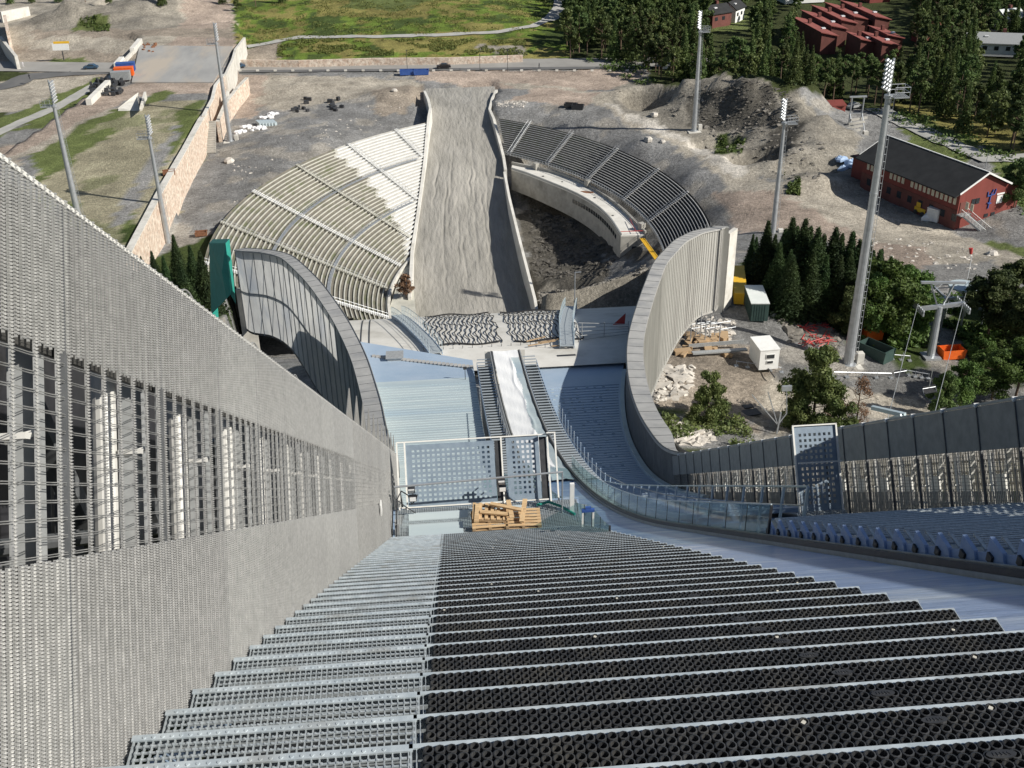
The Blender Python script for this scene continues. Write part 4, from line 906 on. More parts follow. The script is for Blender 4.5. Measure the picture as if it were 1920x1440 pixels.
gm = bpy.data.materials.new('earth_and_grass'); gm.use_nodes = True; t = gm.node_tree; N = t.nodes; L = t.links; b_ = N['Principled BSDF']; b_.inputs['Roughness'].default_value = .95; b_.inputs['Specular IOR Level'].default_value = .15
at_ = N.new('ShaderNodeAttribute'); at_.attribute_name = 'earth'; tc = N.new('ShaderNodeNewGeometry')
n1 = N.new('ShaderNodeTexNoise'); n1.inputs['Scale'].default_value = 1.4; n1.inputs['Detail'].default_value = 8; n1.inputs['Roughness'].default_value = .75; L.new(tc.outputs['Position'], n1.inputs['Vector'])
r1 = N.new('ShaderNodeMapRange'); r1.inputs[1].default_value = .3; r1.inputs[2].default_value = .7; r1.inputs[3].default_value = .55; r1.inputs[4].default_value = 1.5; L.new(n1.outputs[0], r1.inputs[0])
n2 = N.new('ShaderNodeTexNoise'); n2.inputs['Scale'].default_value = .22; n2.inputs['Detail'].default_value = 5; L.new(tc.outputs['Position'], n2.inputs['Vector'])
r2 = N.new('ShaderNodeMapRange'); r2.inputs[1].default_value = .3; r2.inputs[2].default_value = .7; r2.inputs[3].default_value = .8; r2.inputs[4].default_value = 1.22; L.new(n2.outputs[0], r2.inputs[0])
mm = N.new('ShaderNodeMath'); mm.operation = 'MULTIPLY'; L.new(r1.outputs[0], mm.inputs[0]); L.new(r2.outputs[0], mm.inputs[1])
vo = N.new('ShaderNodeTexVoronoi'); vo.inputs['Scale'].default_value = 1.6; L.new(tc.outputs['Position'], vo.inputs['Vector'])
rv = N.new('ShaderNodeMapRange'); rv.inputs[1].default_value = .12; rv.inputs[2].default_value = .26; rv.inputs[3].default_value = 1.45; rv.inputs[4].default_value = 1.; L.new(vo.outputs['Distance'], rv.inputs[0])
n4 = N.new('ShaderNodeTexNoise'); n4.inputs['Scale'].default_value = 6.; n4.inputs['Detail'].default_value = 4; L.new(tc.outputs['Position'], n4.inputs['Vector'])
r4 = N.new('ShaderNodeMapRange'); r4.inputs[1].default_value = .3; r4.inputs[2].default_value = .7; r4.inputs[3].default_value = .75; r4.inputs[4].default_value = 1.25; L.new(n4.outputs[0], r4.inputs[0])
m5 = N.new('ShaderNodeMath'); m5.operation = 'MULTIPLY'; L.new(rv.outputs[0], m5.inputs[0]); L.new(r4.outputs[0], m5.inputs[1])
m6 = N.new('ShaderNodeMath'); m6.operation = 'MULTIPLY'; L.new(mm.outputs[0], m6.inputs[0]); L.new(m5.outputs[0], m6.inputs[1]); mm = m6
vm = N.new('ShaderNodeVectorMath'); vm.operation = 'SCALE'; L.new(at_.outputs['Color'], vm.inputs[0]); L.new(mm.outputs[0], vm.inputs['Scale']); L.new(vm.outputs[0], b_.inputs['Base Color'])
bp = N.new('ShaderNodeBump'); bp.inputs['Strength'].default_value = .9; bp.inputs['Distance'].default_value = .5; L.new(n1.outputs[0], bp.inputs['Height']); L.new(bp.outputs[0], b_.inputs['Normal'])
me.materials.append(gm); go = bpy.data.objects.new('ground', me); COL.objects.link(go); tag(go, 'bare gravel, earth and grass ground spreading around the ski jump', kind='structure')
def drape(pts, width, dz, name, m, label, kind='structure', res=2.5, h=None):
    P = [Vector(p[:2]) for p in pts]; D = []
    for a, c in zip(P[:-1], P[1:]):
        n = max(1, int((c-a).length/res)); D += [a.lerp(c, i/n) for i in range(n)]
    D.append(P[-1]); b = MB(); n = 4; vs = []
    for i, p in enumerate(D):
        d = (D[min(i+1, len(D)-1)]-D[max(i-1, 0)]).normalized(); s_ = Vector((d.y, -d.x))
        wv = width(i/(len(D)-1)) if callable(width) else width
        for k in range(n+1):
            q = p+s_*wv*(k/n-.5); vs.append((q.x, q.y, (Hz(q.x, q.y) if h is None else h(q.x, q.y))+dz))
    b.add(vs, [(i*(n+1)+k, i*(n+1)+k+1, (i+1)*(n+1)+k+1, (i+1)*(n+1)+k) for i in range(len(D)-1) for k in range(n)])
    return b.build(name, m, None, smooth=True, kind=kind, label=label)
# ---- roads
def rdz(x, y): return -79.6
RD = [W(px, py, -79.6) for px, py in ((-160,122),(0,124),(200,126),(440,125),(640,123),(830,121),(1000,119),(1200,117),(1330,112))]
drape(RD, 13, 0, 'road', 'asphaltlite', 'pale asphalt road crossing behind the ski jump', h=rdz)
RD2 = [W(px, py+9, -79.6) for px, py in ((440,125),(640,123),(830,121),(1000,119),(1200,117))]
drape(RD2, 3.0, .02, 'pavement', 'asphalt', 'darker strip of fresh asphalt along the near side of the road', h=rdz)
drape([W(px, py, -79.5) for px, py in ((-160,178),(0,152),(60,140),(210,133))], lambda t: 9-4*t, .18, 'side_road', 'asphalt', 'dark asphalt side road joining the main road at far left')
b = MB()
for px in range(450, 1210, 33): p = W(px, 133.5, -79.6); b.box((p[0], p[1], -79.35), (.9, .35, .5))
b.build('kerb_blocks', 'paleconc', None, label='row of small pale concrete blocks along the near edge of the road', cat='kerb blocks')
drape([G(px, py) for px, py in ((445,71),(560,71),(700,70),(830,67),(930,62),(1000,50),(1035,35),(1050,15),(1052,-10))], lambda t: 3.2 if t < .7 else 5, .25, 'footpath', 'pathgrey', 'pale gravel path curving through the green meadow')
drape([G(px, py) for px, py in ((1640,205),(1680,225),(1730,245),(1790,275),(1850,300),(1930,300))], 6, .25, 'footpath', 'pathgrey', 'grey path winding past the red building into the wood')
drape([G(px, py) for px, py in ((-60,275),(30,235),(100,205),(180,160),(205,150))], 4, .12, 'footpath', 'pathgrey', 'grey footpath rising at far left towards the bridge')
# grey deck of the land bridge over the road
P = [W(px, py, -74.15) for px, py in ((247,155),(400,155),(437,88),(262,86))]
b = MB(); b.prism([(p[0], p[1]) for p in P], -74.3, -73.95); b.build('bridge_deck', 'slabgrey', None, kind='structure', label='grey slab of the land bridge carrying the field over the road')
def wallline(pts, th, zlo, name, m, label, cat, cop=None, off_=0.):
    """wall along 3-D top points; zlo = base level or function"""
    b = MB()
    for a, c in zip(pts[:-1], pts[1:]):
        a = Vector(a); c = Vector(c); d = (c-a); d.z = 0; d.normalize(); s_ = Vector((d.y, -d.x, 0))*th/2
        la = zlo(a) if callable(zlo) else zlo; lc = zlo(c) if callable(zlo) else zlo
        b.hexa([(a.x-s_.x, a.y-s_.y, la), (a.x+s_.x, a.y+s_.y, la), (c.x+s_.x, c.y+s_.y, lc), (c.x-s_.x, c.y-s_.y, lc), a-s_, a+s_, c+s_, c-s_])
    if cop:
        t = thing(name, label, cat); b.build('masonry', m, t); b = MB()
        b.ribbon([Vector(p)+Vector((0, 0, .1)) for p in pts], th+.15, .2); b.build('coping', cop, t); return t
    return b.build(name, m, None, label=label, cat=cat)
FWt = [Vector((p[0], p[1], -73.7)) for p in FW]
wallline([p+Vector((.5, 0, 0)) for p in FWt], 1.2, -85, 'stone_retaining_wall', 'stone', 'long pinkish stone retaining wall along the right edge of the field', 'retaining wall', 'paleconc')
P2 = [W(px, py, -73.4) for px, py in ((381,218),(398,186),(404,160),(420,140))]; wallline(P2, .7, -82, 'concrete_parapet', 'stone', 'stone and concrete parapet stepping up beside the grey bridge deck', 'wall', 'whiteconc')
P2 = [W(px, py, -73.2) for px, py in ((422,140),(436,110),(441,92),(458,70))]; wallline(P2, .7, -80.5, 'concrete_parapet', 'paleconc', 'concrete parapet on the right edge of the bridge above the road', 'wall')
P2 = [W(px, py, -76.2) for px, py in ((408,228),(418,205),(425,190),(445,165),(463,146))]; wallline(P2, .8, -83, 'stone_ramp_wall', 'stone', 'pinkish stone wall of the ramp right of the first wall, behind the tall mast', 'retaining wall', 'paleconc')
b = MB()
for i in range(14): 
    p = W(395, 285-4.3*i, lerp(-81.5, -76, i/13)); b.box((p[0], p[1], lerp(-81.5, -76, i/13)), (2.6, .6, .45))
b.build('concrete_stair', 'conc', None, label='straight concrete stair between two stone walls left of the tall mast', cat='stair')
for px, py, lb in ((428,150,'upper concrete wing wall of the road portal, right side'),(450,118,'lower concrete wing wall of the road portal, right side'),(427,215,'concrete wedge wall at the foot of the tall mast')):
    p = W(px, py, -80.5); b = MB(); b.add([(p[0]-.4, p[1]-5, -81), (p[0]+.4, p[1]-5, -81), (p[0]+.4, p[1]+5, -81), (p[0]-.4, p[1]+5, -81), (p[0]-.4, p[1]-5, -80), (p[0]+.4, p[1]-5, -80), (p[0]+.4, p[1]+5, -75), (p[0]-.4, p[1]+5, -75)], [(0,3,2,1),(4,5,6,7),(0,1,5,4),(1,2,6,5),(2,3,7,6),(3,0,4,7)])
    b.build('wing_wall', 'paleconc', None, label=lb, cat='wall')
for pts, lb in ((((165,186),(202,150)), 'pale concrete barrier along the path, lowest of three on the left edge of the bridge'), (((217,118),(228,106)), 'short pale concrete block at the middle of the bridge left edge'), (((247,90),(262,72)), 'pale concrete block at the far end of the bridge left edge')):
    wallline([Vector(W(px, py, -72.6)) for px, py in pts], 1.4, -76, 'concrete_barrier', 'whiteconc', lb, 'barrier')
wallline([Vector(W(px, py, -73.2)) for px, py in ((205,147),(232,112),(258,84))], .6, -80, 'bridge_edge_wall', 'paleconc', 'long low concrete wall on the left edge of the bridge over the road', 'wall')
wallline([Vector(W(px, py, -77.5)) for px, py in ((450,112),(560,113),(700,109),(840,108),(980,103))], .8, -80.5, 'rubble_roadside_wall', 'stone', 'low rubble stone wall on the far side of the road', 'retaining wall')
# trench with two concrete cheek walls in the field
t = thing('stair_pit', 'sunken concrete pit with two sloping cheek walls on the tan field', 'pit', W(245, 195, -74.2)); c0 = Vector(t.location)
def pv(px, py, z): return Vector(W(px, py, z))-c0
b = MB(); 
b.add([pv(221,208,-74.2), pv(262,208,-74.2), pv(262,206,-71.8), pv(257,180,-71.8), pv(223,203,-73.6), pv(221,206,-74)], [(0,4,3,2,1)])
A1, B1, = pv(222,207,-74.3), pv(259,199,-74.3)
b.hexa([A1, B1, B1+Vector((.3,1.5,0)), A1+Vector((.3,1.5,0)), A1+Vector((0,0,.6)), B1+Vector((0,0,3.2)), B1+Vector((.3,1.5,3.2)), A1+Vector((.3,1.5,.6))]); b.build('left_cheek_wall', 'paleconc', t)
b = MB(); A1, B1 = pv(262,209,-74.3), pv(272,186,-74.3); b.hexa([A1, A1+Vector((.6,0,0)), B1+Vector((.6,0,0)), B1, A1+Vector((0,0,.7)), A1+Vector((.6,0,.7)), B1+Vector((.6,0,2.0)), B1+Vector((0,0,2.0))]); b.build('right_cheek_wall', 'paleconc', t)
b = MB(); p = pv(262,198,-74.3); b.box((p.x, p.y, .15), (2.2, 6, .3)); b.build('pit_floor', 'darksteel', t)
# ================================================================ outrun
ysO = np.arange(196, 326, .7); n = 110
uu = np.linspace(0, 1, n); YY = np.repeat(ysO, n); UU = np.tile(uu, len(ysO)); XL_, XR_ = oxl(ysO)-.2, oxr(ysO)+.2; XX = np.repeat(XL_, n)+(np.repeat(XR_-XL_, n))*UU
ZZ = oz(YY)+.10*vn(XX, YY, 3, 30)+.07*vn(XX*3, YY*.6, 2, 31)+.09*vn(XX*5, YY*1.6, 2, 32)+.05*vn(XX*9, YY*4, 2, 33)+.03*np.sin(UU*21+.8*np.sin(YY*.05))*ss(212, 235, YY)
for k in range(15):
    u0 = lerp(.10, .82, ((k*7) % 15)/15); ya, yb = 214+(k*13) % 44, 238+(k*19) % 52
    xc = np.repeat(XL_, n)+np.repeat(XR_-XL_, n)*u0+.15*np.sin(YY*.17+k)+.08*np.sin(YY*.8+2*k)+.9*vn(YY*0+k, YY, 4, 60)
    ZZ = ZZ-(.10+.13*((k*5) % 3)/3)*np.exp(-((XX-xc)/(.16+.06*(k % 3)))**2)*ss(ya, ya+4, YY)*ss(yb, yb-6, YY)*(.55+.9*(vn(XX*0+k, YY, 3, 61)+.5))
b = MB(); b.add(np.stack([XX, YY, ZZ], 1), [(j*n+i, j*n+i+1, (j+1)*n+i+1, (j+1)*n+i) for j in range(len(ysO)-1) for i in range(n-1)])
b.build('outrun_slope', 'outrun', None, smooth=True, kind='structure', label='grey rutted gravel outrun rising between the two stands')
wallline(WLp, .7, lambda p: float(oz(p.y))-2, 'outrun_wall', 'whiteconc', 'white concrete wall along the left side of the gravel outrun', 'wall')
wallline(WRp, .7, lambda p: float(oz(p.y))-2, 'outrun_wall', 'paleconc', 'upper concrete wall along the right side of the gravel outrun', 'wall')
wallline(WRq, .6, lambda p: float(oz(p.y))-2, 'outrun_wall', 'whiteconc', 'lower white concrete wall along the right side of the gravel outrun', 'wall')
# beige facing at the lower left between the stand and the outrun
b = MB(); b.prism([(-6.0,231.5),(-8.6,217),(-10.1,205),(-10.3,194),(-4.2,194),(-5.2,222)], -101, -95.6); b.build('beige_facing', 'benchold', None, label='beige concrete facing at the lower end of the left stand', cat='wall')
# ================================================================ stands
def ang(px, py, *a): p = cone(px, py, *a); return math.atan2(p[1]-a[0][1], p[0]-a[0][0])
LA = (LC, LR1, -80, LS); RA = (RC, RR1, -79.5, RS)
NL = 37; r_in = 60.2; dL = (LR1-r_in)/NL
ls = thing('left_stand', 'curved terraced stand left of the outrun, cream benches, weeds and a cleaned white end', 'grandstand')
_cl = sorted((cone(*q, *LA)[3], ang(*q, *LA)) for q in ((618,277),(645,300),(690,338),(735,392),(757,440),(768,474)))
def bound(r):   # angle where the row of radius r meets the left outrun wall
    lo, hi = math.radians(100), math.radians(184)
    for _ in range(40):
        m_ = (lo+hi)/2; x = LC[0]+r*math.cos(m_); y = LC[1]+r*math.sin(m_)
        xw = np.interp(y, [p.y for p in WLp[::-1]], [p.x for p in WLp[::-1]])
        if x > xw-.45: lo = m_
        else: hi = m_
    return (lo+hi)/2
aE = math.radians(191)
def arcpts(C, r, a0, a1, z, st_=.022):
    n = max(2, int(abs(a1-a0)/st_)+1); return [(C[0]+r*math.cos(a), C[1]+r*math.sin(a), z) for a in np.linspace(a0, a1, n)]
def cleanang(r):   # the cleaned, white end: a stepped diagonal boundary
    return max(bound(r)+.02, float(np.interp(r, [c[0] for c in _cl], [c[1] for c in _cl]))+.012*math.sin(r*5.1))
for i in range(NL):
    r0 = r_in+dL*i; z0 = -80+(r0-LR1)*LS; a0 = bound(r0+.4); ac = min(cleanang(r0), aE-.01)
    b = MB()                     # row = floor step + bench edge
    for (s0, s1, mi, mb) in ((a0, ac, 0, 2), (ac, aE, 1, 3)):
        b.mi = mi; b.strip(arcpts(LC, r0, s0, s1, z0), arcpts(LC, r0+dL, s0, s1, z0)); b.strip(arcpts(LC, r0+dL, s0, s1, z0), arcpts(LC, r0+dL, s0, s1, z0+dL*LS))
        b.mi = mb; b.strip(arcpts(LC, r0+.02, s0, s1, z0+.26), arcpts(LC, r0+.02+(.46 if mb == 2 else .21), s0, s1, z0+.26), .24)
    b.build('terrace_row', ['graverow', 'weedy', 'benchclean', 'benchold'], ls)
def aisle(C, R1, z1, S, a, ra, rb, par, m, wd=1.1, step=.42):
    b = MB(); r = ra; ca, sa = math.cos(a), math.sin(a)
    while r < rb:
        b.box((C[0]+r*ca, C[1]+r*sa, z1+(r-R1)*S+.42), (.30, wd, .12), a); r += step
    b.build('aisle_steps', m, par)
    for s_ in (-1, 1):
        b = MB(); e = Vector((-sa*wd/2*s_, ca*wd/2*s_, 0)); pts = [Vector((C[0]+r*ca, C[1]+r*sa, z1+(r-R1)*S+1.0))+e for r in (ra, (ra+rb)/2, rb)]
        b.path(pts, .035, 4)
        for r in np.arange(ra, rb, 2.0): q = Vector((C[0]+r*ca, C[1]+r*sa, z1+(r-R1)*S))+e; b.tube(q, q+Vector((0, 0, 1.)), .03, 4)
        b.build('aisle_railing', 'mastmet', par)
for (p, q, mm_) in (((660,270),(777,377),'benchclean'),((737,247),(797,293),'benchclean'),((560,303),(763,450),'benchold'),((480,357),(752,505),'benchclean'),((428,419),(724,546),'benchold')):
    a_ = (ang(*p, *LA)+ang(*q, *LA))/2; ri = max(r_in+.5, cone(*q, *LA)[3]); aisle(LC, LR1, -80, LS, a_, ri, LR1-.2, ls, mm_, 1.5 if p == (480,357) else 1.0)
aisle(LC, LR1, -80, LS, ang(660, 578, *LA), r_in, LR1-.2, ls, 'benchclean', 1.5)
for rr_, (s0, s1) in ((LR1-11.5, (0, 1)), (LR1-23, (0, 1))):      # cross gangways
    b = MB(); P = arcpts(LC, rr_, bound(rr_)+.02, aE, -80+(rr_-LR1)*LS+.5); Q = arcpts(LC, rr_+.75, bound(rr_)+.02, aE, -80+(rr_-LR1)*LS+.5); b.strip(P, Q, .1)
    for k in range(0, len(P), 1): b.box((P[k][0], P[k][1], P[k][2]+.45), (.08, .08, .9))
    b.path([(p[0], p[1], p[2]+.9) for p in P], .05, 4); b.build('gangway_rail', 'mastmet', ls)
b = MB(); P = arcpts(LC, r_in-.1, bound(r_in), aE, -80+(r_in-LR1)*LS+.5); b.strip(P, [(p[0]+.5, p[1], p[2]) for p in P], 2.5); b.build('front_kerb', 'paleconc', ls)
# right stand
rsd = thing('right_stand', 'curved terraced stand right of the outrun, dark rows with thin pale bench edges', 'grandstand')
NR = 17; rR = 83.6; dR = (RR1-rR)/NR
def boundR(r):
    lo, hi = math.radians(20), math.radians(75)
    for _ in range(40):
        m_ = (lo+hi)/2; x = RC[0]+r*math.cos(m_); y = RC[1]+r*math.sin(m_); xw = np.interp(y, [p.y for p in WRp[::-1]], [p.x for p in WRp[::-1]])
        if x > xw+.6: lo = m_
        else: hi = m_
    return (lo+hi)/2
sE = math.radians(-13)
for i in range(NR):
    r0 = rR+dR*i; z0 = -79.5+(r0-RR1)*RS; a1 = boundR(r0); am_ = math.radians(31)+.02*math.sin(r0*3)
    b = MB(); b.mi = 0; b.strip(arcpts(RC, r0, sE, am_, z0, .02), arcpts(RC, r0+dR, sE, am_, z0, .02)); b.strip(arcpts(RC, r0+dR, sE, am_, z0, .02), arcpts(RC, r0+dR, sE, am_, z0+dR*RS, .02))
    b.mi = 1; b.strip(arcpts(RC, r0, am_, a1, z0, .02), arcpts(RC, r0+dR, am_, a1, z0, .02)); b.strip(arcpts(RC, r0+dR, am_, a1, z0, .02), arcpts(RC, r0+dR, am_, a1, z0+dR*RS, .02))
    b.mi = 2; b.strip(arcpts(RC, r0+.02, sE, a1, z0+.2, .02), arcpts(RC, r0+.17, sE, a1, z0+.2, .02), .14)
    b.build('terrace_row', ['darkrow', 'weedy', 'greybench'], rsd)
s6 = 4.364
def c6(x, y): return (920+x/s6, 180+y/s6)
for p, q in ((c6(330,250),c6(140,470)),(c6(660,340),c6(450,570)),(c6(1040,460),c6(790,680)),(c6(1380,630),c6(1070,850)),(c6(1630,810),c6(1270,1030))):
    a_ = (ang(*p, *RA)+ang(*q, *RA))/2; aisle(RC, RR1, -79.5, RS, a_, rR, RR1, rsd, 'greybench', 1.0, .36)
aR = boundR(rR)
b = MB(); P = arcpts(RC, rR-.3, sE+.12, aR, -79.5+(rR-RR1)*RS+.0, .012)
b.path([(p[0], p[1], p[2]+1.0) for p in P], .06, 4); b.path([(p[0], p[1], p[2]+.5) for p in P], .04, 4)
for p in P: b.box((p[0], p[1], p[2]+.5), (.09, .09, 1.0))
b.build('front_railing', 'mastmet', rsd)
# bent reinforcement bars and braces at the lower end of the right stand
b = MB()
for i in range(26):
    a = sE+.02+i*.005; r = lerp(rR, RR1, i/25); x, y, z = RC[0]+r*math.cos(sE+.1), RC[1]+r*math.sin(sE+.1), -79.5+(r-RR1)*RS; q = (x+rng.uniform(-.6, .6), y+rng.uniform(-1, 1), z+rng.uniform(1, 2.4)); b.tube((x, y, z), q, .04, 4)
b.build('starter_bars', 'mastmet', rsd)
# ---- curved concrete building below the right stand
bl = thing('judges_building', 'curved low concrete building with pale flat roof below the right stand', 'building')
ZR = -87.0
FR = [W(px, py, ZR) for px, py in (c6(170,600), c6(300,640), c6(480,712), c6(600,760), c6(700,805), c6(810,865), c6(900,930), c6(985,1015), c6(1065,1142))]
BK = [W(px, py, ZR) for px, py in (c6(175,560), c6(330,592), c6(520,632), c6(660,680), c6(760,725), c6(870,785), c6(975,855), c6(1110,965), c6(1270,1135))]
def rs_(P, n=40):
    t = np.linspace(0, 1, len(P)); P = np.array(P); T = np.linspace(0, 1, n)
    from_ = [np.interp(T, t, P[:, k]) for k in range(3)]; Q = np.stack(from_, 1)
    for _ in range(3): Q[1:-1] = (Q[:-2]+2*Q[1:-1]+Q[2:])/4
    return [Vector(q) for q in Q]
FR = rs_(FR); BK = rs_(BK)
def hgt(i): return lerp(3.9, 5.6, i/39)
b = MB(); b.strip(FR, BK, .3); b.build('roof', 'whiteconc', bl)
b = MB()
FB = [p-Vector((0, 0, hgt(i)+1.5)) for i, p in enumerate(FR)]
b.strip([p-Vector((0,0,.3)) for p in FR], FB, .4, (0.5, .8, 0)); b.strip([p-Vector((0,0,.31)) for p in BK], [p-Vector((0, 0, 7)) for p in BK], .4, (.4, .7, 0)); b.build('curved_wall', 'conc', bl)
b = MB(); p0, p1 = FR[-1], BK[-1]; b.hexa([p0-Vector((0,0,7.4)), p1-Vector((0,0,7.4)), p1-Vector((.2,-.4,7.4)), p0-Vector((.2,-.4,7.4)), p0-Vector((0,0,.31)), p1-Vector((0,0,.31)), p1-Vector((.2,-.4,.31)), p0-Vector((.2,-.4,.31))]); b.build('end_wall', 'conc', bl)
b = MB(); m_ = (p0+p1)/2; e = (p1-p0).normalized(); q = p0.lerp(p1, .55); b.hexa([q-e*.5-Vector((0,.1,4.9)), q+e*.5-Vector((0,.1,4.9)), q+e*.5-Vector((0,-.1,4.9)), q-e*.5-Vector((0,-.1,4.9)), q-e*.5-Vector((0,.1,2.6)), q+e*.5-Vector((0,.1,2.6)), q+e*.5-Vector((0,-.1,2.6)), q-e*.5-Vector((0,-.1,2.6))]); b.build('door', 'darksteel', bl)
nf = Vector((-.45, -.85, 0))
b = MB()
for i in range(18, 37):
    a, c = FR[i], FR[i+1]; a = a.lerp(c, .08)+nf*.06; c = FR[i].lerp(c, .86)+nf*.06
    b.hexa([a-Vector((0,0,2.5)), c-Vector((0,0,2.5)), c-nf*.1-Vector((0,0,2.5)), a-nf*.1-Vector((0,0,2.5)), a-Vector((0,0,1.5)), c-Vector((0,0,1.5)), c-nf*.1-Vector((0,0,1.5)), a-nf*.1-Vector((0,0,1.5))])
b.build('window_band', 'winglass', bl)
b = MB(); b.ribbon([p+Vector((0,0,.18))+nf*-.2 for p in FR], .35, .35); b.ribbon([p+Vector((0,0,.5))+nf*.05 for p in FR], .1, .08)
for i in range(0, 40): b.box(tuple(FR[i]+Vector((0,0,.3))), (.08, .08, .5)); b.box(tuple(FR[i].lerp(FR[min(i+1,39)], .5)+Vector((0,0,.3))), (.08, .08, .5))
b.build('eaves_railing', 'greysteel', bl)
b = MB(); b.ribbon([p+Vector((0,0,.35)) for p in BK], .45, .7); b.build('rear_parapet', 'conc', bl)
for k, i in enumerate((6, 21, 38)): p = BK[i]; b = MB(); b.box((p.x, p.y, p.z+.9), (1.2, 1.2, 1.6), .5); b.build('roof_pier', 'conc', bl)
b = MB()
for i, u, w_ in ((8, .4, .5), (13, .5, .4), (25, .5, .5), (33, .3, .4), (28, .8, .3)): q = FR[i].lerp(BK[i], u); b.box((q.x, q.y, q.z+.05), (w_, w_, .1))
q = FR[22].lerp(BK[22], .6); b.build('roof_vent', 'darksteel', bl)
b = MB(); pts = [(q.x+1.5*math.cos(t)*(1+.2*math.sin(3*t)), q.y+.8*math.sin(t)-.5*math.cos(t)) for t in np.linspace(0, 6.28, 12)[:-1]]; b.prism(pts, ZR-.01, ZR+.04); b.build('rust_stain_patch', 'rust', bl)
b = MB(); b.path([FR[-1]+Vector((0,.3,.8)), FR[-1].lerp(BK[-1], .9)+Vector((0,.3,.8))], .08, 4); b.path([FR[-1].lerp(BK[-1], .6)+Vector((0,.3,.8)), FR[36].lerp(BK[36], .8)+Vector((0,.3,.8))], .08, 4); b.build('red_barrier', 'red', None, label='red barrier rail on the near end of the curved concrete roof', cat='barrier')
def crane_ladder(p, q, label, m, w_=.9):
    p = Vector(p); q = Vector(q); d = (q-p).normalized(); s_ = Vector((-d.y, d.x, 0)).normalized()*w_/2; b = MB(); b.beam(p-s_, q-s_, .14, .18); b.beam(p+s_, q+s_, .14, .18)
    n = int((q-p).length/.6)
    for i in range(n+1): c = p.lerp(q, i/n); b.beam(c-s_, c+s_, .12, .1)
    return b.build('material_chute', m, None, label=label, cat='chute')
crane_ladder(W(1204,447,-87.0), G(1235,497)+Vector((0, 0, .7)), 'yellow ladder-like chute leaning at the end of the curved building', 'yellow')
# ================================================================ floodlight masts
def mast(bx, by, topx, topy, label, bz=None, side=1, big=1.0, lr=0., foot=True):
    g_ = Vector(W(bx, by, bz)) if bz is not None else G(bx, by)
    top = atY(topx, topy, g_.y); h = top[2]-g_.z
    t = thing('floodlight_mast', label, 'floodlight mast', g_, 0, 'tall floodlight masts round the arena')
    hp_ = h*(.89 if big > 1.06 else .83); lean = 0.
    b = MB(); n = 14
    for k in range(3): b.tube((0, 0, hp_*k/3), (0, 0, hp_*(k+1)/3), lerp(.62, .30, k/3)*big, n, lerp(.62, .30, (k+1)/3)*big, caps=False)
    for k in (1, 2): b.tube((0, 0, hp_*k/3-.15), (0, 0, hp_*k/3+.15), lerp(.62, .30, k/3)*big+.04, n)
    b.tube((0, 0, 0), (0, 0, .2), .95*big, n); b.build('pole', 'mastmet', t, smooth=False)
    b = MB(); b.tube((0, 0, hp_), (0, 0, h), .16, 8); b.tube((0, 0, hp_-.2), (0, 0, hp_+.2), .5, 10)
    sx = -side; 
    for k in range(7): b.beam((sx*.15, -.75, hp_+.9+k*(h-hp_-1)/6.6), (sx*.15, .75, hp_+.9+k*(h-hp_-1)/6.6), .12, .12)
    b.build('head_frame', 'mastmet', t)
    b = MB(); lens = MB()
    for k in range(7):
        z = hp_+.9+k*(h-hp_-1)/6.6
        for j in (-1, 0, 1):
            lr_ = .22 if big > 1.06 else .27; p = Vector((sx*.5, j*.75, z)); d = Vector((sx*.62, -.25, -.55)).normalized(); b.tube(p-d*.28, p+d*.05, .16, 8, lr_); lens.tube(p+d*.05, p+d*.09, lr_*.95, 8)
    b.build('lamp_bank', 'mastmet', t); lens.build('lamp_lenses', 'lampface', t)
    b = MB(); x0, x1 = sorted((side*.4, side*2.2))
    for i in range(8): b.box((lerp(x0, x1, i/7), 0, hp_), (.08, 1.6, .08))
    for z in (.6, 1.2): b.path([(x0, -.8, hp_+z), (x1, -.8, hp_+z), (x1, .8, hp_+z), (x0, .8, hp_+z)], .035, 4)
    for x in (x0, (x0+x1)/2, x1):
        for y in (-.8, .8): b.tube((x, y, hp_), (x, y, hp_+1.2), .035, 4)
    b.box(((x0+x1)/2, -.8, hp_), (x1-x0, .1, .14)); b.box(((x0+x1)/2, .8, hp_), (x1-x0, .1, .14)); b.build('service_basket', 'mastmet', t)
    b = MB(); s_ = .75*big
    b.tube((s_, 0, 1.5), (s_*.55, 0, hp_), .03, 4); b.tube((s_+.3, 0, 1.5), (s_*.55+.3, 0, hp_), .03, 4)
    for k in range(int(hp_/.9)): z = 1.5+k*.9; x = lerp(s_, s_*.55, z/hp_); b.tube((x, 0, z), (x+.3, 0, z), .025, 4)
    b.build('ladder', 'mastmet', t)
    if foot: b = MB(); b.box((1.6, .3, .7), (.9, .9, 1.6)); b.box((0, 0, -.3), (3.2, 3.2, .6)); b.build('base_cabinet', 'paleconc', t)
    return t
mast(1590, 683, 1659, 110, 'tallest nearest floodlight mast right of the tower, its basket above the red building', -69, side=1, big=1.1)
mast(1448, 445, 1467, 185, 'slim floodlight mast rising from behind the dark spruces right of the stands', -77.5, side=1, big=.85)
mast(1301, 246, 1304, 20, 'far floodlight mast standing beside the dark soil heap', None, side=1, big=1.)
mast(432, 265, 408, 42, 'floodlight mast at the foot of the stone walls near the grey bridge deck', None, side=-1, big=1.)
mast(316, 458, 281, 215, 'shorter looking floodlight mast at the end of the stone retaining wall', -83, side=-1, big=.9, foot=False)
mast(150, 420, 103, 150, 'leftmost floodlight mast over the tan sports field, foot hidden by the mesh wall', -76, side=-1, big=1.05, foot=False)
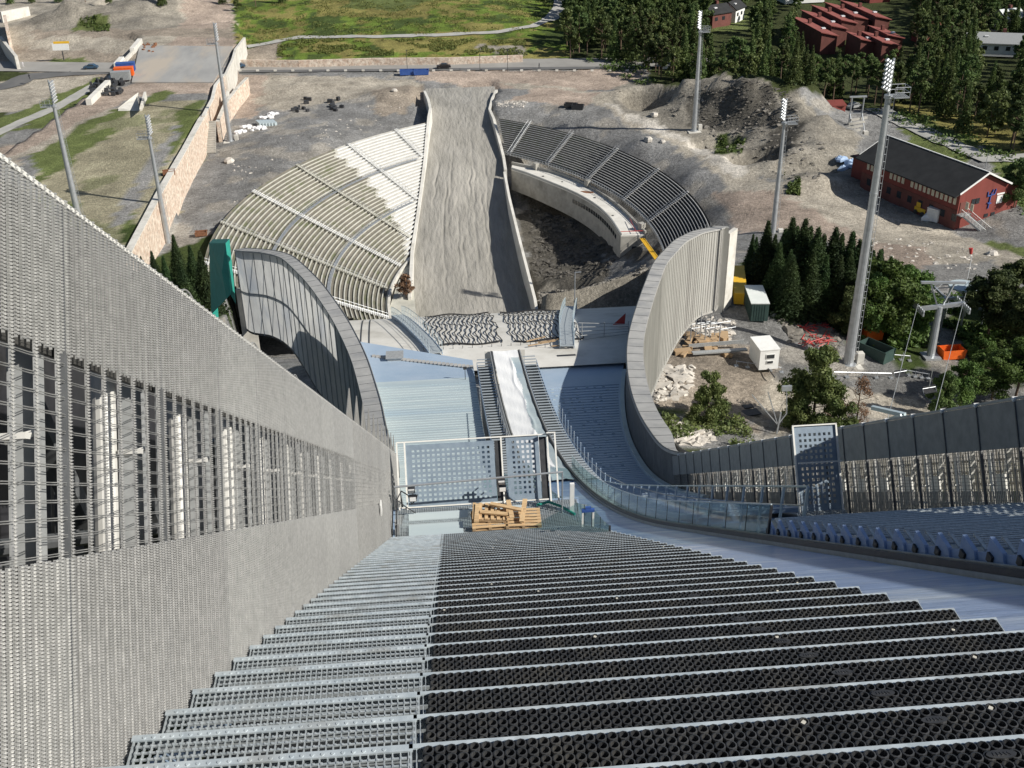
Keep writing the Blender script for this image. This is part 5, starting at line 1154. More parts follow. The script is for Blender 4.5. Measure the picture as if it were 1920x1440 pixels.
# ================================================================ red club building with black roof
def wpt(px, py, z): return Vector(W(px, py, z))
t = thing('red_building', 'long dark red timber building with black pitched roof and a painted emblem on its gable', 'building')
ze = -71.5
e0 = wpt(1612, 292, ze); e1 = wpt(1800, 366, ze)         # near eave, left and right ends
ax = (e1-e0); L0 = ax.length; ax.normalize(); nn = Vector((-ax.y, ax.x, 0))      # nn points away from camera
if nn.y < 0: nn = -nn
r0 = wpt(1660, 250, ze+2.6); wd = 13.5
def bp_(u, v, z): return e0+ax*u+nn*v+Vector((0, 0, z-ze))
zr = ze+3.2; half = wd/2; zb_ = -81; Lb = L0
b = MB(); b.hexa([bp_(.6, .8, zb_), bp_(Lb-.6, .8, zb_), bp_(Lb-.6, wd-.8, zb_), bp_(.6, wd-.8, zb_), bp_(.6, .8, ze+.1), bp_(Lb-.6, .8, ze+.1), bp_(Lb-.6, wd-.8, ze+.1), bp_(.6, wd-.8, ze+.1)])
for u in (.6, Lb-.6): b.add([bp_(u, .8, ze+.1), bp_(u, wd-.8, ze+.1), bp_(u, half, zr-.15), bp_(u+.01, .8, ze+.1), bp_(u+.01, wd-.8, ze+.1), bp_(u+.01, half, zr-.15)], [(0,1,2), (3,5,4)])
b.build('wall', 'redwood', t)
b = MB(); b.hexa([bp_(0, 0, ze), bp_(Lb, 0, ze), bp_(Lb, half, zr), bp_(0, half, zr), bp_(0, 0, ze+.25), bp_(Lb, 0, ze+.25), bp_(Lb, half, zr+.25), bp_(0, half, zr+.25)])
b.hexa([bp_(0, half, zr), bp_(Lb, half, zr), bp_(Lb, wd, ze), bp_(0, wd, ze), bp_(0, half, zr+.25), bp_(Lb, half, zr+.25), bp_(Lb, wd, ze+.25), bp_(0, wd, ze+.25)]); rf = b.build('roof', 'roofblack', t)
b = MB(); 
for u in (-.06, Lb+.06):
    b.beam(bp_(u, 0, ze+.15), bp_(u, half, zr+.15), .1, .35); b.beam(bp_(u, half, zr+.15), bp_(u, wd, ze+.15), .1, .35)
b.beam(bp_(0, half, zr+.3), bp_(Lb, half, zr+.3), .25, .12); b.build('bargeboard', 'whitepaint', rf)
b = MB(); b.hexa([bp_(.55, .72, zb_), bp_(Lb-.55, .72, zb_), bp_(Lb-.55, .85, zb_), bp_(.55, .85, zb_), bp_(.55, .72, -75.0), bp_(Lb-.55, .72, -75.0), bp_(Lb-.55, .85, -75.0), bp_(.55, .85, -75.0)]); b.build('shade_darkened_lower_wall', 'darkbrown', t)  # dark band painting the facade's shade over the lower storey
b = MB(); b.hexa([bp_(0, -1.1, ze-.5), bp_(Lb, -1.1, ze-.5), bp_(Lb, -.01, ze), bp_(0, -.01, ze), bp_(0, -1.1, ze-.25), bp_(Lb, -1.1, ze-.25), bp_(Lb, -.01, ze+.25), bp_(0, -.01, ze+.25)]); b.build('eaves', 'roofblack', rf)
def winrow(us, z0, z1, w_, m='creamwin', v=.76, par=t):
    for u in us:
        b = MB(); b.hexa([bp_(u-w_/2, v-.06, z0), bp_(u+w_/2, v-.06, z0), bp_(u+w_/2, v+.04, z0), bp_(u-w_/2, v+.04, z0), bp_(u-w_/2, v-.06, z1), bp_(u+w_/2, v-.06, z1), bp_(u+w_/2, v+.04, z1), bp_(u-w_/2, v+.04, z1)]); b.build('window', m, par)
winrow([2.2+i*1.15 for i in range(4)]+[9+i*1.15 for i in range(4)]+[15+i*1.15 for i in range(11)]+[29.6, 30.8], -74.0, -72.6, .7)
winrow([3+i*3.0 for i in range(9)], -77.2, -75.8, 1.2, 'winglass')
b = MB(); b.hexa([bp_(-4.5, 2.5, zb_), bp_(.5, 2.5, zb_), bp_(.5, wd-2, zb_), bp_(-4.5, wd-2, zb_), bp_(-4.5, 2.5, -73), bp_(.5, 2.5, -73), bp_(.5, wd-2, -73), bp_(-4.5, wd-2, -73)]); an = b.build('annex', 'redwood', t)
b = MB(); b.hexa([bp_(-5, 2, -73.4), bp_(.3, 2, -73.0), bp_(.3, wd-1.5, -73.0), bp_(-5, wd-1.5, -73.4), bp_(-5, 2, -73.1), bp_(.3, 2, -72.7), bp_(.3, wd-1.5, -72.7), bp_(-5, wd-1.5, -73.1)]); b.build('annex_roof', 'roofblack', an)
b = MB(); b.hexa([bp_(Lb-9, wd-.9, zb_), bp_(Lb-.8, wd-.9, zb_), bp_(Lb-.8, wd+3.5, zb_), bp_(Lb-9, wd+3.5, zb_), bp_(Lb-9, wd-.9, ze-.1), bp_(Lb-.8, wd-.9, ze-.1), bp_(Lb-.8, wd+3.5, ze-.9), bp_(Lb-9, wd+3.5, ze-.9)]); b.build('side_wing', 'redwood', t)
# gable details (u = Lb-.6 face)
def gq(v0, v1, z0, z1, name, m, th=.08): 
    b = MB(); u = Lb-.6; b.hexa([bp_(u, v0, z0), bp_(u+th, v0, z0), bp_(u+th, v1, z0), bp_(u, v1, z0), bp_(u, v0, z1), bp_(u+th, v0, z1), bp_(u+th, v1, z1), bp_(u, v1, z1)]); return b.build(name, m, t)
for v in (4.1, 5.2): gq(v, v+.9, -74.3, -73.2, 'window', 'winglass', .1)
for v in (8.2, 10.0): gq(v, v+1.0, -77.6, -76.9, 'window', 'winglass', .1)
gq(1.2, 3.0, -75.6, -73.4, 'entrance_door', 'darkbrown', .12); gq(10.8, 12.3, -75.2, -73.6, 'white_notice', 'whitepaint', .1); gq(10.6, 12.6, -73.4, -73.1, 'white_strip', 'whitepaint', .1)
b = MB(); gu = Lb-.5
def gp(v, z): return bp_(gu, v, z)
b.beam(gp(8.7, -75.8), gp(8.9, -72.6), .16, .28, ax); b.beam(gp(8.2, -73.2), gp(9.8, -73.0), .16, .25, ax); b.beam(gp(8.1, -73.3), gp(8.0, -72.3), .16, .22, ax); b.beam(gp(9.8, -73.1), gp(10.0, -72.0), .16, .22, ax); b.beam(gp(9.1, -72.6), gp(9.3, -72.0), .2, .3, ax); b.beam(gp(8.3, -74.6), gp(9.3, -74.8), .2, .3, ax)
b.build('painted_emblem', 'blue', t)
b = MB(); p0 = bp_(Lb+.2, 1.0, -75.6); p1 = Vector(W(1846, 441, -79.2))
for dv in (0, 1.6): 
    o = nn*dv; b.beam(p0+o, p1+o, .15, .3); b.path([p0+o+Vector((0,0,1.1)), p1+o+Vector((0,0,1.1))], .05, 4); b.path([p0+o+Vector((0,0,.6)), p1+o+Vector((0,0,.6))], .04, 4)
    for i in range(8): q = p0.lerp(p1, i/7)+o; b.tube(q, q+Vector((0,0,1.1)), .04, 4)
for i in range(20): q = p0.lerp(p1, (i+.5)/20); b.beam(q, q+nn*1.6, .28, .06)
b.hexa([bp_(Lb-.5, .6, -75.8), bp_(Lb+.6, .6, -75.8), bp_(Lb+.6, 3.2, -75.8), bp_(Lb-.5, 3.2, -75.8), bp_(Lb-.5, .6, -75.6), bp_(Lb+.6, .6, -75.6), bp_(Lb+.6, 3.2, -75.6), bp_(Lb-.5, 3.2, -75.6)])
b.build('outside_stair', 'greysteel', t)
b = MB(); q = bp_(Lb-3, half+2, zr-.3); b.tube(q, q+Vector((0, 0, 3.2)), .06, 5); b.build('roof_aerial', 'mastmet', rf)
# concrete steps beside it and the tall start-gate frame
b = MB(); 
for i in range(9): p = W(1575+i*4, 279-4.3*i, -77.5); b.box((p[0], p[1], -78.2+i*.45), (5.0, .55, .5), .35)
b.build('concrete_steps', 'conc', None, label='weathered concrete steps between the earth heap and the red building', cat='stair')
t = thing('lift_portal', 'tall grey steel portal frame standing on concrete blocks behind the red building', 'portal frame', wpt(1600, 250, -78.3))
hh = 9.0; b = MB()
for x in (-1.5, 1.5):
    b.tube((x, 0, 0), (x, 0, hh), .18, 8); b.tube((x, -3.6, .5), (x, 0, 5.0), .14, 6)
b.box((0, 0, hh), (4.2, .5, .35)); b.box((0, 0, 5.0), (3, .15, .15)); b.build('steel_frame', 'mastmet', t)
b = MB()
for x in (-1.5, 1.5): b.box((x, -3.8, .4), (1.1, 1.1, 2.4)); b.box((x, 0, .1), (1, 1, .8))
b.build('footing', 'paleconc', t)
b = MB(); p = wpt(1565, 215, -78); b.box((p.x, p.y, p.z+1.3), (4, 3, 2.6), .3); b.hexa([(p.x-2.3,p.y-1.8,p.z+2.6),(p.x+2.3,p.y-1.8,p.z+2.6),(p.x+2.3,p.y+1.8,p.z+3.2),(p.x-2.3,p.y+1.8,p.z+3.2),(p.x-2.3,p.y-1.8,p.z+2.8),(p.x+2.3,p.y-1.8,p.z+2.8),(p.x+2.3,p.y+1.8,p.z+3.4),(p.x-2.3,p.y+1.8,p.z+3.4)]); b.build('red_shed', 'redwood', None, label='small red shed at the edge of the wood behind the portal frame', cat='shed')
# ================================================================ site containers and clutter (on the ground)
def container(name, label, loc, rz, l, w_, h, mw, mr, cat, ribs=True, windows=()):
    t = thing(name, label, cat, loc, rz); b = MB(); b.box((0, 0, h/2+.15), (w_, l, h))
    if ribs:
        for i in range(int(l/.35)): 
            for s_ in (-1, 1): b.box((s_*(w_/2+.02), -l/2+.2+i*.35, h/2+.15), (.06, .14, h-.3))
        for i in range(int(w_/.35)): b.box((-w_/2+.2+i*.35, -l/2-.02, h/2+.15), (.14, .06, h-.3))
    b.build('body', mw, t); b = MB(); b.box((0, 0, h+.2), (w_+.12, l+.12, .12)); b.build('roof', mr, t)
    for (x, z, ww, wh, m) in windows: b = MB(); b.box((x, -l/2-.04, z), (ww+.16, .06, wh+.16)); fr = b.build('window_frame', 'whitepaint', t); b = MB(); b.box((x, -l/2-.08, z), (ww, .04, wh)); b.build('pane', m, fr)
    return t
p = wpt(1424, 601, -65.9); container('shipping_container', 'dark green ribbed shipping container with a pale roof near the right wing', (p.x+.3, p.y+3.1, -66.2), -.12, 6.0, 2.4, 2.6, 'contgreen', 'controof', 'container')
p = wpt(1437, 696, -66.3); t = container('site_cabin', 'white site cabin on trailer with one small window, right of the tower', (p.x+.1, p.y+1.9, p.z+.1), .06, 3.8, 2.5, 2.7, 'whitepaint', 'whitepaint', 'cabin', False, ((.1, 2.0, 1.0, .5, 'winglass'), (.1, 1.2, .75, .3, 'winglass')))
b = MB(); b.box((0, -3.0, .25), (.12, 2.4, .12)); b.tube((-1.1, -.8, .1), (1.1, -.8, .1), .3, 10); b.build('drawbar', 'darksteel', t)
gq_ = G(1365, 570); container('yellow_container', 'long narrow yellow container beside the end of the right wing', (gq_.x+2.5, gq_.y+3.8, gq_.z+.1), -.22, 10, 1.7, 1.6, 'yellow', 'yellow', 'container')
gq_ = G(1768, 420); container('white_container', 'small white container with ribbed sides in front of the red building gable', (gq_.x, gq_.y+2.5, gq_.z), -.95, 5, 2.4, 2.5, 'whitepaint', 'whitepaint', 'container')
def tarps(px, py, n, label, s=1.3, m='tarp', spread=2.2, cat='wrapped goods'):
    p = G(px, py); b = MB(); r = random.Random(px)
    for i in range(n):
        x = p.x+r.uniform(-spread, spread); y = p.y+r.uniform(-spread*.7, spread*.7); z = Hz(x, y); a = s*r.uniform(.7, 1.2); N_ = 8; vs = []; lv = ((1, 0), (1.05, .45), (.8, .8), (.3, .95))
        for q, h_ in lv:
            for k in range(N_): an_ = 2*math.pi*k/N_+i; rr = a*q*(1+.22*math.sin(k*2.3+i)); vs.append((x+rr*math.cos(an_), y+rr*.75*math.sin(an_), z+a*h_*(.9+.15*math.sin(k*1.7))))
        fs = [(l*N_+k, l*N_+(k+1) % N_, (l+1)*N_+(k+1) % N_, (l+1)*N_+k) for l in range(3) for k in range(N_)]+[tuple(range(3*N_, 4*N_))]; b.add(vs, fs)
    return b.build('wrapped_bales', m, None, label=label, cat=cat)
tarps(1762, 412, 4, 'white plastic wrapped bales beside the small white container', 1.5, spread=2.0)
for k, (px, py, n) in enumerate(((466,240,9),(484,243,8),(452,250,6),(515,216,7),(498,222,5))): tarps(px, py, n, ('pile of white sacks nearest the tall mast, right part', 'pile of white sacks just right of the first sack pile', 'low scatter of white sacks left of the others', 'white sacks at the edge of the grey gravel further back', 'few white sacks left of the rear pile')[k], .7, spread=1.8, cat='sacks')
tarps(1580, 300, 3, 'pale blue tarpaulins by the concrete steps', 1.2, 'bluetarp', cat='tarpaulin'); tarps(1588, 312, 2, 'pale blue tarpaulin beside the building corner', 1.3, 'bluetarp', cat='tarpaulin')
for px, py, s_, lb in ((1215,265,1.1,'large pale boulder on the gravel above the right stand'),(1242,268,.7,'smaller pale boulder beside the large one above the right stand'),(1226,218,1.0,'pale boulder below the dark pit'),(430,305,1.2,'pale boulder on the gravel near the foot of the tall mast'),(1450,592,.6,'pale stone near the green container'),(740,172,.9,'pale boulder on the far left of the outrun head'),(1860,480,1.0,'pale boulder on the right of the gravel yard')):
    p = G(px, py); b = MB(); r = random.Random(px); vs = []; N_ = 7
    for l, (q, h_) in enumerate(((1, -.1), (1.1, .4), (.7, .85))):
        for k in range(N_): a = 2*math.pi*k/N_; rr = s_*q*r.uniform(.75, 1.15); vs.append((p.x+rr*math.cos(a), p.y+rr*math.sin(a), p.z+s_*h_*r.uniform(.85, 1.1)))
    b.add(vs, [(l*N_+k, l*N_+(k+1) % N_, (l+1)*N_+(k+1) % N_, (l+1)*N_+k) for l in range(2) for k in range(N_)]+[tuple(range(2*N_, 3*N_))]); b.build('boulder', 'rockpale', None, label=lb, cat='boulder', group='pale boulders')
def rubble(polys, n, smin, smax, label, m='rock', seed=1):
    r = random.Random(seed); b = MB(); pts = [[G(*q) for q in P] for P in polys]
    for P in pts:
        x0, x1 = min(p.x for p in P), max(p.x for p in P); y0, y1 = min(p.y for p in P), max(p.y for p in P); X = []; 
        Q = [(p.x, p.y) for p in P]
        for _ in range(n*6):
            x, y = r.uniform(x0, x1), r.uniform(y0, y1)
            if inpoly(np.array([x]), np.array([y]), Q)[0]: X.append((x, y))
            if len(X) >= n: break
        if not X: continue
        zz = H(np.array([p[0] for p in X]), np.array([p[1] for p in X]))
        for (x, y), z in zip(X, zz):
            s_ = r.uniform(smin, smax)*r.uniform(.5, 1.3); vs = [(x+s_*r.uniform(-1, 1)*.8+s_*a, y+s_*r.uniform(-.4, .4)+s_*c, z+s_*.6*d_) for a, c, d_ in ((1,0,-.2),(-.3,.9,-.2),(-.8,-.5,-.2),(.4,-.8,.1),(.3,.5,1.),(-.5,0,.8),(.5,-.2,.9))]
            b.add(vs, [(0,1,4),(1,2,5),(2,3,5),(3,0,6),(0,4,6),(1,5,4),(4,5,6),(3,6,5)])
    return b.build('rock_rubble', m, None, kind='stuff', label=label)
rubble([[(1460,600),(1560,615),(1570,660),(1480,640)]], 260, .25, .8, 'pile of broken rock right of the tower with red bits', seed=3)
rubble([[(1010,545),(1215,500),(1205,590),(1015,590)]], 1400, .12, .5, 'broken rock lying in the bowl beside the knoll', seed=4)
rubble([[(990,345),(1160,470),(1140,520),(1000,520)]], 900, .2, .7, 'dark broken rock and soil below the curved building', 'rockdark', 5)  # dark rock tone also stands in for the basin's shadow
rubble([[(1220,690),(1300,690),(1290,740),(1230,760)],[(1250,790),(1340,800),(1330,840),(1260,835)]], 160, .2, .7, 'stones at the foot of the right wing', 'rockpale', 6)
rubble([[(1300,180),(1480,175),(1500,240),(1310,240)]], 900, .12, .42, 'broken rock on the dark earth heap', 'rockdark', 7)
rubble([[(1150,170),(1300,240),(1440,330),(1530,350),(1560,300),(1480,200),(1300,160)]], 420, .15, .6, 'scattered stones on the earth heaps right of the stands', seed=8)
rubble([[(430,310),(700,190),(780,200),(600,280),(440,420)]], 110, .12, .36, 'scattered stones on the gravel above the left stand', 'rockpale', 9)
rubble([[(1600,440),(1880,460),(1860,520),(1640,480)]], 90, .12, .4, 'stones scattered over the gravel yard', 'rockpale', 10)
rubble([[(930,190),(990,190),(985,205),(930,200)]], 120, .15, .4, 'stones at the head of the right outrun wall', 'rockpale', 11)
rubble([[(1290,590),(1380,600),(1370,650),(1300,640)]], 200, .15, .5, 'rubble around the foot of the right wing', 'rockpale', 12)
b = MB(); r = random.Random(5)
for i in range(36): p = G(1505+r.uniform(0, 50), 612+r.uniform(0, 42)); a = r.uniform(0, 3); l = r.uniform(.5, 1.4); b.tube((p.x-l*math.cos(a), p.y-l*math.sin(a), p.z+.5), (p.x+l*math.cos(a), p.y+l*math.sin(a), p.z+.6), .06, 5)
b.build('red_pipes', 'red', None, label='scattered lengths of red plastic pipe on the rock pile', cat='pipes')
b = MB(); 
for k in range(3): p = G(1448+k*7, 587+k*4); b.tube((p.x-.7, p.y+.5, p.z+.2), (p.x+.8, p.y-.4, p.z+.2), .16, 6)
b.build('red_pipes', 'red', None, label='three short red pipes right of the green container', cat='pipes')
def openbox(px, py, l, w_, h, rz, name, label, cat, m, z=None):
    p = G(px, py) if z is None else wpt(px, py, z); t = thing(name, label, cat, p, rz); b = MB()
    b.box((0, 0, .1), (l, w_, .1))
    for s_ in (-1, 1): b.hexa([(-l/2, s_*w_/2-.04, .1), (l/2, s_*w_/2-.04, .1), (l/2, s_*w_/2+.04, .1), (-l/2, s_*w_/2+.04, .1), (-l/2-.2, s_*w_/2-.04, h), (l/2+.2, s_*w_/2-.04, h), (l/2+.2, s_*w_/2+.04, h), (-l/2-.2, s_*w_/2+.04, h)]); b.box((s_*l/2, 0, h/2), (.08, w_, h))
    b.build('skip_body', m, t); b = MB(); b.box((0, 0, .35), (l*.8, w_*.85, .3)); b.build('load', 'rust', t); return t
openbox(1631, 637, 2.6, 1.9, 1.9, .3, 'orange_skip', 'open orange skip lying behind the tallest mast', 'skip', 'orange')
openbox(1782, 671, 3.0, 1.8, 1.4, .05, 'orange_skip', 'orange box skip right of the chairlift pylon', 'skip', 'orange')
openbox(1640, 670, 4.2, 2.2, 1.8, -1.0, 'dark_skip', 'dark green open container just right of the foot of the tallest mast', 'skip', 'contgreen')
openbox(764, 140, 4.4, 2.2, 1.5, 0, 'blue_skip', 'left one of two blue skips beside the road', 'skip', 'blue'); openbox(790, 140, 4.4, 2.2, 1.5, 0, 'blue_skip', 'right one of two blue skips beside the road', 'skip', 'blue')
openbox(1070, 202, 3.2, 1.8, 1.2, -.3, 'black_trough', 'left one of two black troughs above the right stand', 'trough', 'darksteel'); openbox(1083, 205, 3.0, 1.8, 1.2, -.3, 'black_trough', 'right one of two black troughs above the right stand', 'trough', 'darksteel')
openbox(378, 443, 2.2, 1.4, .9, .1, 'rusty_skip', 'small rusty brown box on the gravel by the left trees', 'skip', 'rust'); openbox(328, 387, 2.4, 1.5, 1.0, .2, 'rusty_skip', 'rusty brown box beside the stone retaining wall', 'skip', 'rust')
for px, py, rz, m, lb in ((228,150,0,'greysteel','grey stacked container on the bridge, in front of the orange one'),(234,142,0,'orange','orange container behind the grey one on the bridge'),(237,133,0,'blue','blue container behind the orange one on the bridge')):
    p = wpt(px, py, -74.0); container('bridge_container', lb, p, 0.08, 2.4, 5.2, 2.2, m, m, 'container')
b = MB(); r = random.Random(2)
for i in range(60): p = wpt(170+r.uniform(0, 62), 180-r.uniform(0, 28)+0, -74.2); b.box((p.x, p.y, p.z+.5), (r.uniform(.4, 1.2), r.uniform(.4, 1.2), r.uniform(.6, 1.4)), r.uniform(0, 3))
b.build('scrap_heap', 'darksteel', None, label='long heap of dark scrap along the pale barrier by the bridge', cat='scrap heap')
b = MB()
for i in range(22): p = G(545+r.uniform(0, 100), 212-r.uniform(0, 26)); b.box((p.x, p.y, p.z+.4), (r.uniform(.5, 1.6), r.uniform(.4, 1), r.uniform(.5, 1.2)), r.uniform(0, 3))
b.build('machine_parts', 'darksteel', None, label='row of dark machine parts and drums on the gravel behind the left stand', cat='machine parts')
b = MB()
for i in range(14): p = G(268+r.uniform(0, 24), 97-r.uniform(-3, 12)); b.box((p.x, p.y, p.z+.4), (r.uniform(.5, 1.4), .5, r.uniform(.4, 1)), r.uniform(0, 3))
b.build('scrap_heap', 'rust', None, label='small rusty scrap heap at the far end of the bridge', cat='scrap heap')
b = MB(); p = G(500, 234); 
for i in range(6): b.box((p.x+i*.8-2, p.y, p.z+.5), (.7, 3.6, .9), .4)
b.build('pipe_bundles', 'deck', None, label='bundle of pale grey profiles beside the white sacks', cat='profiles')
for px, py, lb in ((1362,640,'grey steel conveyor ramp lying near the right wing'),):
    b = MB(); p, q = wpt(1298, 662, -65), wpt(1400, 655, -65.4); b.beam(p, q, .7, .2); m_ = wpt(1340, 600, -62); q2 = wpt(1338, 660, -65.5); b.beam(p+Vector((0,2,0)), q+Vector((0,1.5,.4)), .12, .5); b.build('conveyor_ramp', 'greysteel', None, label=lb, cat='ramp')
b = MB()
for i in range(8): p = G(1285+i*9, 640+6*math.sin(i*2)); b.tube(p, p+Vector((0, 0, 5-.3*i)), .07, 5); b.tube(p+Vector((0,0,2.2)), p+Vector((2.2, .5, 2.2)), .05, 4)
b.build('scaffold', 'mastmet', None, label='scaffold tubes under the end of the right wing', cat='scaffold')
b = MB()
for i in range(22): p = G(1275+r.uniform(0, 90), 655+r.uniform(-30, 20)); b.box((p.x, p.y, p.z+.25), (r.uniform(.5, 2.6), r.uniform(.3, 1.2), r.uniform(.2, .7)), r.uniform(0, 3))
b.build('building_debris', 'timberold', None, label='timber and debris under the right wing arch', cat='debris')
b = MB()
for (x0, y0, x1, y1) in ((1640, 672, 1705, 678),(1380,690,1465,700),(1560,708,1670,712),(1690,705,1740,712)):
    p, q = G(x0, y0), G(x1, y1); b.path([p+Vector((0,0,.8)), q+Vector((0,0,.8))], .05, 4)
    for k in range(5): c = p.lerp(q, k/4); b.tube(c, c+Vector((0,0,.9)), .05, 4); b.box((c.x, c.y, c.z+.1), (.5, .5, .2))
b.build('site_fence', 'mastmet', None, label='low temporary fence rails across the yard right of the tower', cat='fence')
b = MB(); p = G(1712, 432); 
t = thing('yellow_loader', 'small yellow loader machine behind the white container', 'loader', G(1728, 402), .4)
b = MB(); b.box((0, 0, 1.0), (1.6, 2.8, .9)); b.box((0, .6, 1.9), (1.3, 1.1, 1.0)); b.beam((0, -1.2, 1.3), (0, -2.8, 1.6), 1.2, .2); b.build('body', 'yellow', t); b = MB()
for x in (-.9, .9):
    for y in (-.9, .9): b.tube((x-.15, y, .45), (x+.15, y, .45), .45, 12)
b.build('wheels', 'rubber', t)
# drain covers, chairlift shadow things
for px, py, l, lb in ((1402,766,1.0,'smaller dark drain cover on the tan yard'),(1408,776,1.7,'larger dark drain cover below the smaller one on the tan yard')):
    p = G(px, py); b = MB(); b.box((p.x, p.y, p.z+.15), (l*1.2, l*.8, .12), .2); b.build('drain_cover', 'darksteel', None, label=lb, cat='drain cover')
# ================================================================ chairlift pylon
p = wpt(1744, 670, -70.6); t = thing('chairlift_pylon', 'leaning grey chairlift pylon with a wide crossarm and cable wheels', 'lift pylon', p)
tp = Vector(atY(1762, 575, p.y+1))-p
b = MB(); b.tube((0, 0, 0), tp, .55, 12, .42); b.box((0, 0, .1), (2.2, 2.2, .5)); b.build('pylon_tube', 'mastmet', t)
b = MB(); x = tp.x; z = tp.z
b.beam((x-3.2, tp.y, z-.2), (x+3.4, tp.y, z+.3), .5, .5); b.beam((x-.3, tp.y, z), (x-1.6, tp.y+.5, z+3.3), .18, .18); b.beam((x+.3, tp.y, z), (x+1.8, tp.y+.5, z+3.3), .18, .18); b.beam((x-3.0, tp.y+.5, z+3.5), (x+3.2, tp.y+.5, z+3.1), .35, .3)
b.build('crossarm', 'mastmet', t)
b = MB()
for s_ in (-3.1, 3.2):
    b = MB(); b.box((x+s_, tp.y, z-.1), (.22, 4.2, .45))
    for k in range(8): yy = tp.y-1.9+k*.54; b.tube((x+s_-.08, yy, z+.3), (x+s_+.08, yy, z+.3), .24, 10)
    b.build('sheave_train', 'mastmet', t)
# lower station behind the pylon
ps = G(1785, 610); t = thing('lift_station', 'grey steel chairlift return station with a big wheel and hanging chairs', 'lift station', ps)
b = MB()
for x in (-3, 0, 3):
    for y in (-2.5, 2.5): b.tube((x, y, 0), (x, y, 5.5), .14, 6)
for y in (-2.5, 2.5): b.beam((-4, y, 5.5), (4, y, 5.5), .3, .35)
for x in (-3, 0, 3): b.beam((x, -2.5, 5.5), (x, 2.5, 5.5), .25, .3)
for i in range(12): b.beam((-4.5+i*.8, -3.2, 4.2+.2*(i % 3)), (-4+i*.8, 3, 3.2), .09, .09)
b.path([(-4, -3, 4.6), (4.5, -3, 4.6), (4.5, 3, 4.6), (-4, 3, 4.6)], .07, 5); b.build('station_frame', 'mastmet', t)
b = MB(); b.tube((.6, 0, 6.0), (.6, 0, 6.25), 2.1, 24); b.build('bull_wheel', 'deck', t)
def liftchair(p, label):
    t = thing('lift_chair', label, 'lift chair', p, .2, 'chairlift chairs'); b = MB(); b.tube((0, 0, 0), (0, 0, 2.4), .04, 5); b.tube((-.8, 0, 0), (.8, 0, 0), .04, 5); b.tube((-.8, 0, 0), (-.8, -.4, -.5), .035, 4); b.tube((.8, 0, 0), (.8, -.4, -.5), .035, 4); b.build('hanger', 'mastmet', t)
    b = MB(); b.box((0, -.25, -.35), (1.5, .5, .08)); b.box((0, .02, -.05), (1.5, .06, .6)); b.build('seat', 'darksteel', t)
topc = p+tp
ca = [wpt(1578, 850, -52), topc+Vector((-3.1, 0, .6)), ps+Vector((-1, 0, 6.1))]
b = MB(); b.path([Vector(atY(1655, 820, 80)), topc+Vector((-3.1, 0, .6)), ps+Vector((-1.2, 2, 6.1))], .035, 4); b.path([Vector(atY(1738, 830, 80)), topc+Vector((3.2, 0, .6)), ps+Vector((2.4, 2, 6.1))], .035, 4)
b.build('lift_cable', 'mastmet', None, label='two thin haul cables of the chairlift', cat='cable')
for px, py, Y, lb in ((1688,697,104,'chairlift chair hanging left, nearer the tower'),(1742,727,100,'chairlift chair hanging right of the other, low over the fence'),(1722,620,140,'chairlift chair beside the pylon, left cable'),(1780,640,138,'chairlift chair by the station, right cable')): liftchair(Vector(atY(px, py, Y)), lb)
b = MB(); q = topc+Vector((3.4, .6, 7.0)); b.tube(q, q+Vector((0, 0, -3.4)), .05, 5); b.mi = 1; b.tube(q+Vector((-.2, 0, .2)), q+Vector((-.3, .1, 1.0)), .18, 8, .28); b.mi = 0; b.build('wind_sock', ['lampface', 'red'], None, label='red and white wind sock flying above the lift pylon', cat='wind sock')
b = MB(); q = G(1456, 815); b.beam(q, Vector((q.x+.2, q.y, q.z+2.8)), .15, .15); a1 = Vector(atY(1475, 775, q.y)); a2 = q+Vector((0,0,1.2)); b.beam(a2, a1, .1, .1); b.beam(a2, Vector(atY(1410, 740, q.y)), .1, .1); b.beam(a2, Vector(atY(1440, 735, q.y)), .1, .1); b.box(tuple(Vector(atY(1475, 728, q.y))), (1.1, .3, .6)); b.beam(a1, Vector(atY(1475, 728, q.y)), .08, .08); b.build('small_pylon', 'mastmet', None, label='thin branching steel pylon with two lamps behind the right tower wall', cat='pylon')
b = MB(); b.beam(Vector(atY(1635, 764, 60)), Vector(atY(1697, 778, 58)), .25, .25); b.beam(Vector(atY(1650, 790, 60)), Vector(atY(1690, 778, 58)), .15, .15); b.build('grey_beam', 'deck', None, label='pale grey beam poking up behind the right tower wall', cat='beam')
# ================================================================ traffic and people
def car(px, py, rz, m, label, z=-79.55, s=1.):
    p = wpt(px, py, z); t = thing('parked_car' if 'parked' in label else 'moving_car', label, 'car', p, rz)
    prof = [(-2.2, .35), (-2.2, .85), (-1.9, .98), (-1.3, 1.02), (-.7, 1.48), (.9, 1.5), (1.6, 1.05), (2.15, .9), (2.25, .35)]; b = MB(); n = len(prof)
    vs = [(x*s, -.85*s, z_*s) for x, z_ in prof]+[(x*s, .85*s, z_*s) for x, z_ in prof]; b.add(vs, [tuple(range(n)), tuple(range(2*n-1, n-1, -1))]+[(i, n+i, n+(i+1) % n, (i+1) % n) for i in range(n)]); b.build('body', m, t)
    b = MB(); b.box((.1*s, 0, 1.22*s), (1.7*s, 1.74*s, .30*s)); b.build('window_glass', 'winglass', t)
    for x in (-1.4, 1.4):
        for y in (-.8, .8): b = MB(); b.tube((x*s, (y-.12)*s, .32*s), (x*s, (y+.12)*s, .32*s), .33*s, 12); b.build('wheel', 'rubber', t)
    return t
car(171, 129, 0, 'carblue', 'dark blue hatchback driving on the road at far left'); car(832, 128, 0, 'carblack', 'black open-topped car driving on the road behind the outrun')
